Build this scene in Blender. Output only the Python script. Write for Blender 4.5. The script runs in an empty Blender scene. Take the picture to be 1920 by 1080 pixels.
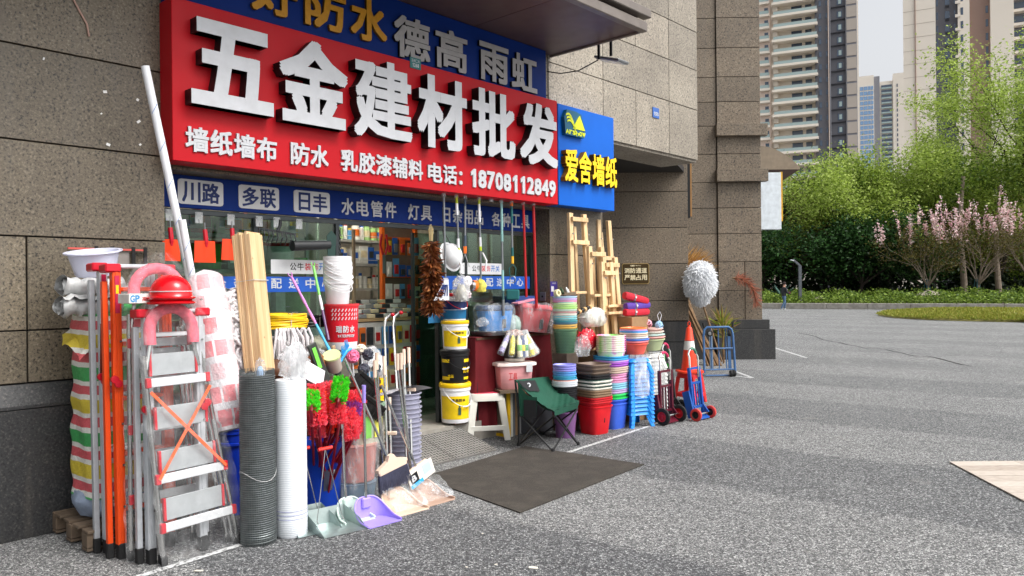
import bpy, bmesh, math, random
from math import sin, cos, pi, radians, sqrt
from mathutils import Vector, Matrix, Euler
import numpy as np
random.seed(7)
scene = bpy.context.scene
COL = scene.collection

# ------------------------------------------------------------------ camera
FPX, EYE, ROLL = 1443.0, 1.55, -0.0098
cam_data = bpy.data.cameras.new('camera')
cam_data.sensor_width = 36.0
cam_data.lens = 36.0 * FPX / 1920.0
cam_data.clip_start, cam_data.clip_end = 0.05, 5000.0
cam = bpy.data.objects.new('camera', cam_data)
COL.objects.link(cam)
cam.matrix_world = Matrix.Translation((0, 0, EYE)) @ Matrix.Rotation(radians(90), 4, 'X') @ Matrix.Rotation(ROLL, 4, 'Z')
scene.camera = cam

# ------------------------------------------------------------------ overcast daylight
SUN_EL, SUN_AZ = radians(52), radians(118)       # azimuth clockwise from +Y: over the open street, right of the viewer
world = bpy.data.worlds.new('World')
scene.world = world
world.use_nodes = True
nt = world.node_tree
nt.nodes.clear()
sky = nt.nodes.new('ShaderNodeTexSky')
sky.sky_type = 'NISHITA'
sky.sun_disc = False
sky.sun_elevation, sky.sun_rotation = SUN_EL, SUN_AZ
sky.air_density, sky.dust_density, sky.ozone_density = 1.0, 6.0, 1.0
hsv = nt.nodes.new('ShaderNodeHueSaturation')
hsv.inputs['Saturation'].default_value = 0.16
bg = nt.nodes.new('ShaderNodeBackground')
bg.inputs['Strength'].default_value = 0.15
wo = nt.nodes.new('ShaderNodeOutputWorld')
nt.links.new(sky.outputs[0], hsv.inputs['Color'])
nt.links.new(hsv.outputs[0], bg.inputs[0])
nt.links.new(bg.outputs[0], wo.inputs[0])
sl = bpy.data.lights.new('sun', 'SUN')
sl.energy, sl.angle, sl.color = 1.1, radians(30), (1.0, 0.965, 0.92)
sun = bpy.data.objects.new('sun', sl)
COL.objects.link(sun)
sd = Vector((sin(SUN_AZ) * cos(SUN_EL), cos(SUN_AZ) * cos(SUN_EL), sin(SUN_EL)))
sun.rotation_euler = sd.to_track_quat('Z', 'Y').to_euler()
sun.location = sd * 60
vs = scene.view_settings
vs.view_transform, vs.look, vs.gamma, vs.exposure = 'Standard', 'None', 1.0, 0.74
vs.use_curve_mapping = False
scene.cycles.max_bounces = 8
scene.cycles.transparent_max_bounces = 16

# ------------------------------------------------------------------ frames of reference
# u runs along the shop front away from the viewer, n points out to the street, z is up
PHI = radians(42.5)
DU = Vector((sin(PHI), cos(PHI), 0))
DN = Vector((cos(PHI), -sin(PHI), 0))
P0 = Vector((-3.19776, 4.78357, 0))
RZ = radians(90) - PHI            # local x = u, local y = -n
def F(u, n, z=0.0):
    return P0 + DU * u + DN * n + Vector((0, 0, z))
_c, _s = cos(ROLL), sin(ROLL)
def ray(px, py):
    x, y = (px - 960) / FPX, (540 - py) / FPX
    return Vector((_c * x - _s * y, 1.0, _s * x + _c * y))
def on(px, py, z=0.0):            # point of the level plane z that the photograph shows at a pixel
    r = ray(px, py)
    return Vector((0, 0, EYE)) + r * ((z - EYE) / r.z)
def at(px, py, n=0.0):            # point of the plane parallel to the shop front, n metres out
    r = ray(px, py)
    return Vector((0, 0, EYE)) + r * ((P0 - Vector((0, 0, EYE))).dot(DN) + n) * (1.0 / r.dot(DN))
def far(px, py, y):               # point at a given distance
    return Vector((0, 0, EYE)) + ray(px, py) * y
def zat(py, y, px=960):
    return far(px, py, y).z
def UN(p):
    q = p - P0
    return q.dot(DU), q.dot(DN)

# ------------------------------------------------------------------ materials
def lin(c):
    return tuple(((x / 255 / 12.92) if x / 255 <= 0.04045 else ((x / 255 + 0.055) / 1.055) ** 2.4) for x in c[:3]) + (1.0,)
MATS = {}
class N:
    def __init__(s, name):
        s.m = bpy.data.materials.new(name); s.m.use_nodes = True
        s.t = s.m.node_tree; s.b = s.t.nodes['Principled BSDF']; s.out = s.t.nodes['Material Output']
    def n(s, t, **k):
        x = s.t.nodes.new(t)
        for a, v in k.items():
            if a in x.inputs: x.inputs[a].default_value = v
            else: setattr(x, a, v)
        return x
    def l(s, a, b): s.t.links.new(a, b)
    def pos(s):
        return s.n('ShaderNodeNewGeometry').outputs['Position']
    def obj(s):
        return s.n('ShaderNodeTexCoord').outputs['Object']
    def noise(s, vec, scale, detail=3, rough=.55):
        x = s.n('ShaderNodeTexNoise'); x.inputs['Scale'].default_value = scale; x.inputs['Detail'].default_value = detail
        x.inputs['Roughness'].default_value = rough; s.l(vec, x.inputs['Vector']); return x.outputs['Fac']
    def ramp(s, fac, stops):
        r = s.n('ShaderNodeValToRGB'); e = r.color_ramp.elements
        while len(e) < len(stops): e.new(0.5)
        for i, (p, c) in enumerate(stops): e[i].position = p; e[i].color = c if len(c) == 4 else lin(c)
        s.l(fac, r.inputs[0]); return r.outputs[0]
    def mix(s, fac, a, b, mode='MIX'):
        x = s.n('ShaderNodeMix'); x.data_type = 'RGBA'; x.blend_type = mode
        for i, v in ((0, fac), (6, a), (7, b)):
            if isinstance(v, (int, float, tuple)): x.inputs[i].default_value = v
            else: s.l(v, x.inputs[i])
        return x.outputs[2]
    def bump(s, h, st, dist=.01):
        x = s.n('ShaderNodeBump'); x.inputs['Strength'].default_value = st; x.inputs['Distance'].default_value = dist
        s.l(h, x.inputs['Height']); s.l(x.outputs[0], s.b.inputs['Normal'])
def M(name, col=(128, 128, 128), rough=.5, metal=0.0, var=.10, scale=9.0, bump=0.0, bscale=60, spec=.4, coat=0, dirt=0.0, trans=0.0):
    """plain material of one base colour with slight unevenness, grime and optional fine relief"""
    if name in MATS: return MATS[name]
    a = N(name); c = lin(col)
    o = a.obj(); f = a.noise(o, scale, 4)
    lo = tuple(max(0, x * (1 - var * 1.4)) for x in c[:3]) + (1,); hi = tuple(min(1, x * (1 + var)) for x in c[:3]) + (1,)
    cc = a.ramp(f, [(.3, lo), (.7, hi)])
    if dirt:
        g = a.noise(a.pos(), 3.1, 6, .7)
        cc = a.mix(a.ramp(g, [(.45, (0, 0, 0, 1)), (.72, (dirt, dirt, dirt, 1))]), cc, lin((92, 84, 74)))
    a.l(cc, a.b.inputs['Base Color'])
    rr = a.n('ShaderNodeMapRange'); rr.inputs[3].default_value = max(.03, rough - .08); rr.inputs[4].default_value = min(1, rough + .10)
    a.l(a.noise(o, scale * 3, 3), rr.inputs[0]); a.l(rr.outputs[0], a.b.inputs['Roughness'])
    a.b.inputs['Metallic'].default_value = metal
    a.b.inputs['Specular IOR Level'].default_value = spec
    a.b.inputs['Coat Weight'].default_value = coat
    if trans: a.b.inputs['Transmission Weight'].default_value = trans
    if bump: a.bump(a.noise(o, bscale, 4), bump)
    MATS[name] = a.m
    return a.m
def granite(name, dark, mid, light, rough=.45, scale=52, gl=1.0):
    a = N(name); p = a.pos()
    info = a.n('ShaderNodeObjectInfo')
    f = a.noise(p, scale, 4, .62); g = a.noise(p, scale * 2.3, 3, .6)
    c = a.ramp(f, [(.36, dark), (.45, mid), (.55, mid), (.66, light)])
    c = a.mix(a.ramp(g, [(.56, (0, 0, 0, 1)), (.68, (.55, .55, .55, 1))]), c, lin(dark))
    tone = a.ramp(a.noise(p, .9, 5, .65), [(.3, (.72, .70, .68, 1)), (.7, (1.1, 1.09, 1.06, 1))])
    c = a.mix(1.0, c, tone, 'MULTIPLY')
    rt = a.n('ShaderNodeMapRange'); rt.inputs[3].default_value = .80; rt.inputs[4].default_value = 1.1
    a.l(info.outputs['Random'], rt.inputs[0])
    v = a.n('ShaderNodeCombineColor')
    for i in range(3): a.l(rt.outputs[0], v.inputs[i])
    c = a.mix(1.0, c, v.outputs[0], 'MULTIPLY')
    st = a.n('ShaderNodeMapping'); st.inputs['Scale'].default_value = (3.2, 3.2, .35); a.l(p, st.inputs[0])
    c = a.mix(a.ramp(a.noise(st.outputs[0], 1.6, 5, .7), [(.52, (0, 0, 0, 1)), (.75, (.38, .38, .38, 1))]), c, lin((98, 92, 84)))
    a.l(c, a.b.inputs['Base Color'])
    a.b.inputs['Roughness'].default_value = rough
    a.bump(f, .12, .004)
    MATS[name] = a.m; return a.m
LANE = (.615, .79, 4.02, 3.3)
GRANITE = granite('brown_granite', (38, 35, 31), (110, 100, 84), (142, 132, 115), .5, 64)
GRANITE_PALE = granite('pale_granite', (80, 77, 72), (152, 144, 131), (184, 176, 163), .55, 46)
GRANITE_FAR = granite('brown_granite_far', (54, 49, 43), (120, 107, 91), (150, 137, 119), .55, 36)
PLINTH = granite('black_granite', (24, 25, 27), (50, 51, 53), (84, 82, 80), .42, 70)
def asphalt():
    a = N('open_asphalt'); p = a.pos()
    v = a.n('ShaderNodeTexVoronoi'); v.inputs['Scale'].default_value = 92; a.l(p, v.inputs['Vector'])
    d = a.n('ShaderNodeTexVoronoi'); d.inputs['Scale'].default_value = 92; d.feature = 'DISTANCE_TO_EDGE'; a.l(p, d.inputs['Vector'])
    sepc = a.n('ShaderNodeSeparateColor'); a.l(v.outputs['Color'], sepc.inputs[0])
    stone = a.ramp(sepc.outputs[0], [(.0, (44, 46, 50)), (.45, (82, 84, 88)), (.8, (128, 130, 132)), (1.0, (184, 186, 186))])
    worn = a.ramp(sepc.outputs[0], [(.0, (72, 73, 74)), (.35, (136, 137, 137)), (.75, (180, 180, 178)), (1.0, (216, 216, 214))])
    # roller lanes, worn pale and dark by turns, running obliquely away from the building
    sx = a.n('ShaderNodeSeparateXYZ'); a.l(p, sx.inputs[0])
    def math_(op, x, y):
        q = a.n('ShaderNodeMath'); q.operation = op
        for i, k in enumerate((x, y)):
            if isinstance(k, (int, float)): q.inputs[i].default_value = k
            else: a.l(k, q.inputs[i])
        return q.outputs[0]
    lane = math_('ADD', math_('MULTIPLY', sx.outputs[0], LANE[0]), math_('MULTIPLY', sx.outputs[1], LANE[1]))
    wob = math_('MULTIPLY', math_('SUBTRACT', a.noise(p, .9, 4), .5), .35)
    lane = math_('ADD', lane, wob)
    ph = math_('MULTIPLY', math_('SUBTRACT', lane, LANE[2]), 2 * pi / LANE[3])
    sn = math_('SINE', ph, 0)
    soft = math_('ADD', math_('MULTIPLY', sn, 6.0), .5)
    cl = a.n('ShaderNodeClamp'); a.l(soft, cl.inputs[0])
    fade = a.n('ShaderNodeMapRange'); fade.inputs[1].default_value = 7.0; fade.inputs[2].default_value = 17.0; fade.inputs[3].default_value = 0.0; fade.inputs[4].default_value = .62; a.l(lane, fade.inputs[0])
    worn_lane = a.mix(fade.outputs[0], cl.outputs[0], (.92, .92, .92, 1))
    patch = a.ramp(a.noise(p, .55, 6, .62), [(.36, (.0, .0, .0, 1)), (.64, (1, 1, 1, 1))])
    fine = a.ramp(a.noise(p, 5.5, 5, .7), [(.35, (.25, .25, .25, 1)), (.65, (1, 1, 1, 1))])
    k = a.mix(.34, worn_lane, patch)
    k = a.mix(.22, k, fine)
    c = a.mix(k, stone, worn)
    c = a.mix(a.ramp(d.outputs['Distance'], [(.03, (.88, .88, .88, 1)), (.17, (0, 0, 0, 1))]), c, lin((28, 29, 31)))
    c = a.mix(a.ramp(a.noise(p, .8, 7, .75), [(.60, (0, 0, 0, 1)), (.74, (.55, .55, .55, 1))]), c, lin((168, 165, 158)))
    c = a.mix(a.ramp(a.noise(p, 1.7, 5, .6), [(.66, (0, 0, 0, 1)), (.74, (.6, .6, .6, 1))]), c, lin((52, 52, 53)))
    sp = a.noise(p, 21, 2, .5)
    c = a.mix(a.ramp(sp, [(.80, (0, 0, 0, 1)), (.83, (.8, .8, .8, 1))]), c, lin((214, 211, 204)))
    a.l(c, a.b.inputs['Base Color']); a.b.inputs['Roughness'].default_value = .75
    a.bump(d.outputs['Distance'], .8, .012)
    MATS['asphalt'] = a.m; return a.m
def film(name, tint=(235, 238, 240), alpha=.22, rough=.12, wrinkle=.9, scale=14):
    """thin crinkled polythene: mostly see-through with bright wrinkles"""
    a = N(name); o = a.obj()
    mp = a.n('ShaderNodeMapping'); mp.inputs['Scale'].default_value = (1.0, 1.0, .45); a.l(o, mp.inputs[0])
    w = a.noise(mp.outputs[0], scale, 5, .68)
    a.b.inputs['Base Color'].default_value = lin(tint); a.b.inputs['Roughness'].default_value = rough
    al = a.ramp(w, [(.35, (alpha * .45,) * 3 + (1,)), (.55, (alpha,) * 3 + (1,)), (.72, (min(1, alpha * 2.6),) * 3 + (1,))])
    a.l(al, a.b.inputs['Alpha'])
    a.bump(w, wrinkle, .03)
    a.b.inputs['Specular IOR Level'].default_value = .8
    MATS[name] = a.m; return a.m
def glass(name, tint=(190, 215, 205), refl=.10):
    a = N(name)
    tr = a.n('ShaderNodeBsdfTransparent'); tr.inputs[0].default_value = lin(tint)
    gl = a.n('ShaderNodeBsdfGlossy'); gl.inputs['Roughness'].default_value = .03
    lw = a.n('ShaderNodeLayerWeight'); lw.inputs[0].default_value = .32
    mr = a.n('ShaderNodeMapRange'); mr.inputs[3].default_value = refl; mr.inputs[4].default_value = .45
    a.l(lw.outputs['Fresnel'], mr.inputs[0])
    mx = a.n('ShaderNodeMixShader'); a.l(mr.outputs[0], mx.inputs[0]); a.l(tr.outputs[0], mx.inputs[1]); a.l(gl.outputs[0], mx.inputs[2])
    a.l(mx.outputs[0], a.out.inputs[0]); MATS[name] = a.m; return a.m
def emit(name, col, st):
    a = N(name); a.b.inputs['Emission Color'].default_value = lin(col); a.b.inputs['Emission Strength'].default_value = st
    MATS[name] = a.m; return a.m

# ------------------------------------------------------------------ mesh collector
class MB:
    def __init__(s): s.v = []; s.f = []; s.m = []; s.mt = None
    def add(s, vs, fs, m=0):
        b = len(s.v)
        s.v += [tuple(s.mt @ Vector(v)) for v in vs] if s.mt else [tuple(v) for v in vs]
        s.f += [tuple(b + i for i in f) for f in fs]; s.m += [m] * len(fs); return s
    def box(s, c, d, m=0, rot=None):
        x, y, z = (k / 2 for k in d); vs = [Vector((i * x, j * y, k * z)) for i in (-1, 1) for j in (-1, 1) for k in (-1, 1)]
        if rot is not None: vs = [rot @ v for v in vs]
        c = Vector(c)
        return s.add([v + c for v in vs], [(0, 1, 3, 2), (4, 6, 7, 5), (0, 4, 5, 1), (2, 3, 7, 6), (0, 2, 6, 4), (1, 5, 7, 3)], m)
    def bar(s, a, b, w, t, m=0, up=(0, 0, 1)):
        """rectangular bar from a to b; w is across, t along up"""
        a, b = Vector(a), Vector(b); ax = (b - a); L = ax.length; ax.normalize(); up = Vector(up)
        if abs(ax.dot(up)) > .98: up = Vector((0, 1, 0)) if abs(ax.y) < .9 else Vector((1, 0, 0))
        side = ax.cross(up).normalized(); up = side.cross(ax).normalized()
        R = Matrix((ax, side, up)).transposed()
        return s.box((a + b) / 2, (L, w, t), m, R)
    def cyl(s, a, b, r, r2=None, seg=12, caps=True, m=0):
        a, b = Vector(a), Vector(b); r2 = r if r2 is None else r2
        ax = (b - a).normalized(); t = Vector((0, 0, 1)) if abs(ax.z) < .9 else Vector((1, 0, 0))
        e = ax.cross(t).normalized(); g = ax.cross(e)
        vs = []
        for q, rr in ((a, r), (b, r2)):
            vs += [q + (e * cos(2 * pi * i / seg) + g * sin(2 * pi * i / seg)) * rr for i in range(seg)]
        fs = [(i, (i + 1) % seg, seg + (i + 1) % seg, seg + i) for i in range(seg)]
        if caps: fs += [tuple(range(seg))[::-1], tuple(range(seg, 2 * seg))]
        return s.add(vs, fs, m)
    def lathe(s, prof, seg=24, m=0, c=(0, 0, 0), p=2.0, sx=1.0, sy=1.0, bands=None, axis=None):
        """profile of (radius, z); p > 2 gives a rounded square section"""
        cx, cy, cz = c; rings = []; vs = []
        for r, z in prof:
            if r <= 1e-6:
                rings.append([len(vs)]); vs.append(Vector((cx, cy, cz + z)))
            else:
                ix = []
                for i in range(seg):
                    a = 2 * pi * i / seg; q = (abs(cos(a)) ** p + abs(sin(a)) ** p) ** (-1 / p)
                    ix.append(len(vs)); vs.append(Vector((cx + r * q * cos(a) * sx, cy + r * q * sin(a) * sy, cz + z)))
                rings.append(ix)
        for k in range(len(prof) - 1):
            A, B = rings[k], rings[k + 1]; fs = []
            for i in range(seg):
                j = (i + 1) % seg
                if len(A) == 1 and len(B) == 1: continue
                if len(A) == 1: fs.append((A[0], B[j], B[i]))
                elif len(B) == 1: fs.append((A[i], A[j], B[0]))
                else: fs.append((A[i], A[j], B[j], B[i]))
            s.f += [tuple(len(s.v) + i for i in f) for f in fs]; s.m += [bands[k] if bands else m] * len(fs)
        s.v += [tuple(s.mt @ v) for v in vs] if s.mt else [tuple(v) for v in vs]
        return s
    def tube(s, path, r, seg=8, m=0, closed=False, caps=True):
        P = [Vector(q) for q in path]; n = len(P); rr = r if isinstance(r, (list, tuple)) else [r] * n
        T = []
        for i in range(n):
            a = P[(i - 1) % n] if (closed or i > 0) else P[0]; b = P[(i + 1) % n] if (closed or i < n - 1) else P[-1]
            T.append((b - a).normalized())
        t = Vector((0, 0, 1)) if abs(T[0].z) < .9 else Vector((1, 0, 0))
        e = T[0].cross(t).normalized(); vs = []
        for i in range(n):
            e = (e - T[i] * e.dot(T[i])).normalized(); g = T[i].cross(e)
            vs += [P[i] + (e * cos(2 * pi * k / seg) + g * sin(2 * pi * k / seg)) * rr[i] for k in range(seg)]
        fs = []
        for i in range(n if closed else n - 1):
            a, b = i * seg, ((i + 1) % n) * seg
            fs += [(a + k, a + (k + 1) % seg, b + (k + 1) % seg, b + k) for k in range(seg)]
        if caps and not closed: fs += [tuple(range(seg))[::-1], tuple(range((n - 1) * seg, n * seg))]
        return s.add(vs, fs, m)
    def grid(s, fn, nu, nv, m=0, closed_u=False):
        vs = [fn(i / (nu if closed_u else nu - 1), j / (nv - 1)) for j in range(nv) for i in range(nu)]
        fs = [(j * nu + i, j * nu + (i + 1) % nu, (j + 1) * nu + (i + 1) % nu, (j + 1) * nu + i)
              for j in range(nv - 1) for i in range(nu if closed_u else nu - 1)]
        return s.add(vs, fs, m)
    def prism(s, poly, h, m=0, frame=None):
        """polygon in x,z pulled along y by h (or through a frame matrix)"""
        n = len(poly); vs = [Vector((x, 0, z)) for x, z in poly] + [Vector((x, h, z)) for x, z in poly]
        if frame is not None: vs = [frame @ v for v in vs]
        return s.add(vs, [tuple(range(n)), tuple(range(n, 2 * n))[::-1]] + [(i, n + i, n + (i + 1) % n, (i + 1) % n) for i in range(n)], m)
    def mesh(s, name, mats, bev=0.0, smooth=35, fix=True):
        me = bpy.data.meshes.new(name)
        me.from_pydata(s.v, [], s.f)
        mats = mats if isinstance(mats, (list, tuple)) else [mats]
        for x in mats: me.materials.append(x)
        me.polygons.foreach_set('material_index', s.m)
        if bev or fix:
            bm = bmesh.new(); bm.from_mesh(me)
            if fix: bmesh.ops.recalc_face_normals(bm, faces=bm.faces)
            if bev: bmesh.ops.bevel(bm, geom=list(bm.edges), offset=bev, segments=1, affect='EDGES', profile=.7)
            bm.to_mesh(me); bm.free()
        if smooth:
            me.polygons.foreach_set('use_smooth', [True] * len(me.polygons)); me.set_sharp_from_angle(angle=radians(smooth))
        me.update(); return me
    def to(s, name, mats, parent=None, loc=(0, 0, 0), rot=(0, 0, 0), **k):
        o = bpy.data.objects.new(name, s.mesh(name, mats, **k)); COL.objects.link(o)
        o.location = loc; o.rotation_euler = rot; o.parent = parent; return o
def link(name, me, parent=None, loc=(0, 0, 0), rot=(0, 0, 0), scale=(1, 1, 1)):
    o = bpy.data.objects.new(name, me); COL.objects.link(o)
    o.location = loc; o.rotation_euler = rot; o.scale = scale; o.parent = parent; return o
def tag(o, label, cat, group=None):
    o['label'] = label; o['category'] = cat
    if group: o['group'] = group
    return o
def thing(name, label, cat, loc, rz=RZ, group=None, rot=None):
    o = bpy.data.objects.new(name, None); COL.objects.link(o)
    o.empty_display_size = .1
    o.location = loc; o.rotation_euler = rot if rot else (0, 0, rz)
    return tag(o, label, cat, group)
def kind(o, k): o['kind'] = k; return o
def copy_tree(o, parent=None):
    c = o.copy(); COL.objects.link(c); c.parent = parent
    for ch in [x for x in bpy.data.objects if x.parent == o]: copy_tree(ch, c)
    return c
def place(o, loc, rz=RZ, label=None, group=None, rot=None):
    o.location = loc; o.rotation_euler = rot if rot else (0, 0, rz)
    if label: o['label'] = label
    if group: o['group'] = group
    return o
NTH = ['topmost', 'second from the top', 'third from the top', 'fourth from the top', 'fifth from the top', 'sixth from the top', 'seventh from the top',
       'eighth from the top', 'ninth from the top', 'tenth from the top', 'eleventh from the top', 'twelfth from the top', 'thirteenth from the top', 'fourteenth from the top',
       'fifteenth from the top', 'sixteenth from the top', 'seventeenth from the top', 'eighteenth from the top'] + [w + ' from the top' for w in ('nineteenth', 'twentieth', 'twenty-first', 'twenty-second', 'twenty-third', 'twenty-fourth', 'twenty-fifth', 'twenty-sixth', 'twenty-seventh', 'twenty-eighth', 'twenty-ninth')]
def nth(i, n): return 'bottom one' if i == n - 1 else NTH[i]

# ------------------------------------------------------------------ lettering
GLY = {}
def glyph(ch, bold):
    """one character as a unit-box mesh (x 0..1, y 0..1, depth z 0..1), emboldened by overlapping shifted copies"""
    key = (ch, bold)
    if key in GLY: return GLY[key]
    cu = bpy.data.curves.new('glyph', 'FONT'); cu.body = ch; cu.size = 1; cu.extrude = .5; cu.resolution_u = 2
    o = bpy.data.objects.new('glyph', cu); COL.objects.link(o)
    me = bpy.data.meshes.new_from_object(o.evaluated_get(bpy.context.evaluated_depsgraph_get()))
    bpy.data.objects.remove(o); bpy.data.curves.remove(cu)
    V = np.array([v.co[:] for v in me.vertices]); Fs = [tuple(p.vertices) for p in me.polygons]
    front = [p.normal.z > .5 for p in me.polygons]; back = [p.normal.z < -.5 for p in me.polygons]
    bpy.data.meshes.remove(me)
    keep = [i for i in range(len(Fs)) if not back[i]]
    vs, fs, mi = [], [], []
    sh = [(0, 0)] if bold <= 0 else [(i * bold, j * bold) for i in ((-1, 1) if bold < .0225 else (-1, 0, 1)) for j in ((-1, 1) if bold < .0225 else (-1, 0, 1))]
    for k, (dx, dy) in enumerate(sh):
        b = len(vs); W = V + np.array([dx, dy, 0]); W[:, 2] += .5 - k * .0015 * (W[:, 2] > 0)
        vs += W.tolist(); fs += [tuple(b + i for i in Fs[j]) for j in keep]; mi += [0 if front[j] else 1 for j in keep]
    A = np.array(vs); lo, hi = A.min(0), A.max(0)
    A[:, 0] = (A[:, 0] - lo[0]) / max(1e-6, hi[0] - lo[0]); A[:, 1] = (A[:, 1] - lo[1]) / max(1e-6, hi[1] - lo[1])
    GLY[key] = (A, fs, mi, (hi[0] - lo[0], hi[1] - lo[1])); return GLY[key]
GME = {}
def one_digit(box, depth, mats, parent, y, name):
    x0, z0, x1, z1 = box; w, h = x1 - x0, z1 - z0
    m = MB(); m.prism([(.42, 0), (.95, 0), (.95, 1), (.58, 1), (.05, .80), (.05, .60), (.42, .70)], -1.0); 
    o = m.to(name, mats[0], parent, (x0, y, z0), (0, 0, 0), smooth=0); o.scale = (w, depth, h); return o
def char(ch, box, depth, mats, parent, y=0.0, bold=.022, name='character', plane='xz'):
    """a character filling box (x0, z0, x1, z1) of its parent, standing depth proud towards -y"""
    if ch == '1': return one_digit(box, depth, mats, parent, y, name)
    A, fs, mi, asp = glyph(ch, bold)
    key = (ch, bold, tuple(m.name for m in mats))
    if key not in GME:
        me = bpy.data.meshes.new(name); me.from_pydata([(a[0], -a[2], a[1]) for a in A], [], fs)
        for x in mats: me.materials.append(x)
        me.polygons.foreach_set('material_index', [min(i, len(mats) - 1) for i in mi]); me.update(); GME[key] = me
    x0, z0, x1, z1 = box
    return link(name, GME[key], parent, (x0, y, z0), (0, 0, 0), (x1 - x0, depth, z1 - z0))
def words(text, x0, x1, z0, z1, depth, mats, parent, y=0.0, bold=.022, gap=.10, name='character'):
    n = len(text); w = (x1 - x0) / n
    for i, ch in enumerate(text):
        if ch == ' ': continue
        g = w * gap / 2; q0, q1 = z0, z1
        a, b = x0 + i * w + g, x0 + (i + 1) * w - g
        if ch == '1': a, b = a + .14 * w, b - .18 * w
        if ch == '：' or ch == ':': a, b, q0, q1 = a + .1 * w, a + .32 * w, z0 + .05 * (z1 - z0), z0 + .75 * (z1 - z0)
        if ch in '日': a, b = a + .1 * w, b - .1 * w
        if ch in '·-—一': q0, q1 = z0 + .42 * (z1 - z0), z0 + .58 * (z1 - z0)
        char(ch, (a, q0, b, q1), depth, mats, parent, y, bold, name)
# ================================================================== the ground
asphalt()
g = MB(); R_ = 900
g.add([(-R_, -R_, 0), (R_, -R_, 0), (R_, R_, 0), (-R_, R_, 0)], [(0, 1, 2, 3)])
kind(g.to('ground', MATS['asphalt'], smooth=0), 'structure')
LINEPAINT = N('worn_line_paint'); _p = LINEPAINT.pos()
_c2 = LINEPAINT.ramp(LINEPAINT.noise(_p, 38, 5, .7), [(.40, (96, 96, 95)), (.52, (205, 206, 206))])
LINEPAINT.l(_c2, LINEPAINT.b.inputs['Base Color']); LINEPAINT.b.inputs['Roughness'].default_value = .8
LINEPAINT = LINEPAINT.m
def stripe(name, a, b, w):
    a, b = Vector(a), Vector(b); s_ = (b - a).cross(Vector((0, 0, 1))).normalized() * w / 2
    m = MB(); m.add([v + Vector((0, 0, .004)) for v in (a - s_, b - s_, b + s_, a + s_)], [(0, 1, 2, 3)])
    kind(m.to(name, LINEPAINT, smooth=0), 'structure')
stripe('painted_line', on(1052, 853), on(1240, 792), .045)
stripe('painted_line', on(250, 1085), on(452, 1022), .05)
stripe('painted_line', on(1445, 650), on(1512, 671), .07)
stripe('painted_line', on(1362, 704), on(1412, 709), .06)
stripe('painted_line', on(1380, 697), on(1412, 709), .06)
# crack that runs through the far asphalt
m = MB(); pts = []
for px, py in ((1497, 625), (1545, 637), (1590, 646), (1640, 653), (1690, 662), (1740, 669), (1790, 681)):
    for k in range(3):
        q = on(px + k * 16 + random.uniform(-3, 3), py + k * 3.2 + random.uniform(-1, 1)); pts.append(Vector((q.x, q.y, .003)))
for i in range(len(pts) - 1):
    s_ = (pts[i + 1] - pts[i]).cross(Vector((0, 0, 1))).normalized() * random.uniform(.015, .04)
    m.add([pts[i] - s_, pts[i + 1] - s_, pts[i + 1] + s_, pts[i] + s_], [(0, 1, 2, 3)])
kind(m.to('asphalt_crack', M('crack_dark', (40, 40, 41), .9)), 'structure')
# pale timber-grain paving strip at the right edge
pv = bpy.data.objects.new('paving', None); COL.objects.link(pv); kind(pv, 'structure')
pa, pb = on(1780, 868), on(1935, 950)
pd = (pb - pa).normalized(); pe = Vector((pd.y, -pd.x, 0)); pe = -pe if pe.x < 0 else pe
pv.location = pa; pv.rotation_euler = (0, 0, math.atan2(pd.y, pd.x))
PAVE = N('pale_stone_paving'); _q = PAVE.pos(); _mp = PAVE.n('ShaderNodeMapping'); _mp.inputs['Scale'].default_value = (3, 14, 3); PAVE.l(_q, _mp.inputs[0])
_i = PAVE.n('ShaderNodeObjectInfo')
_c2 = PAVE.mix(.5, PAVE.ramp(PAVE.noise(_mp.outputs[0], 5, 5, .6), [(.3, (132, 118, 106)), (.7, (196, 184, 172))]), PAVE.ramp(_i.outputs['Random'], [(0, (150, 138, 126)), (1, (205, 196, 186))]))
PAVE.l(_c2, PAVE.b.inputs['Base Color']); PAVE.b.inputs['Roughness'].default_value = .8; PAVE = PAVE.m
ang = math.atan2(pd.y, pd.x)
sl_ = pd.x / pd.y          # how far the slanting edge runs sideways per metre of depth
for i in range(11):            # courses run across, the first slab of each cut along the slanting edge
    y1_, y0_ = pa.y - i * .17, pa.y - (i + 1) * .17 + .006
    xs_ = [None] + [pa.x + .55 + .95 * k + .4 * (i % 2) for k in range(6)]
    for k in range(6):
        if k == 0: q = [pa.x + (y0_ - pa.y) * sl_, xs_[1], xs_[1], pa.x + (y1_ - pa.y) * sl_]
        else: q = [xs_[k] + .006, xs_[k + 1], xs_[k + 1], xs_[k] + .006]
        if q[0] >= q[1] - .02: continue
        c_ = Vector((sum(q) / 4, (y0_ + y1_) / 2, .004 + .002 * random.random())); V_ = [Vector((q[0], y0_, 0)), Vector((q[1], y0_, 0)), Vector((q[2], y1_, 0)), Vector((q[3], y1_, 0))]
        V_ = [v - Vector((c_.x, c_.y, 0)) for v in V_]; mm = MB(); mm.add(V_ + [v + Vector((0, 0, .008)) for v in V_], [(3, 2, 1, 0), (4, 5, 6, 7), (0, 1, 5, 4), (1, 2, 6, 5), (2, 3, 7, 6), (3, 0, 4, 7)])
        o = mm.to('paving_slab', PAVE, pv, smooth=0); o.location = Matrix.Rotation(-ang, 3, 'Z') @ (c_ - pa); o.rotation_euler = (0, 0, -ang)

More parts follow.
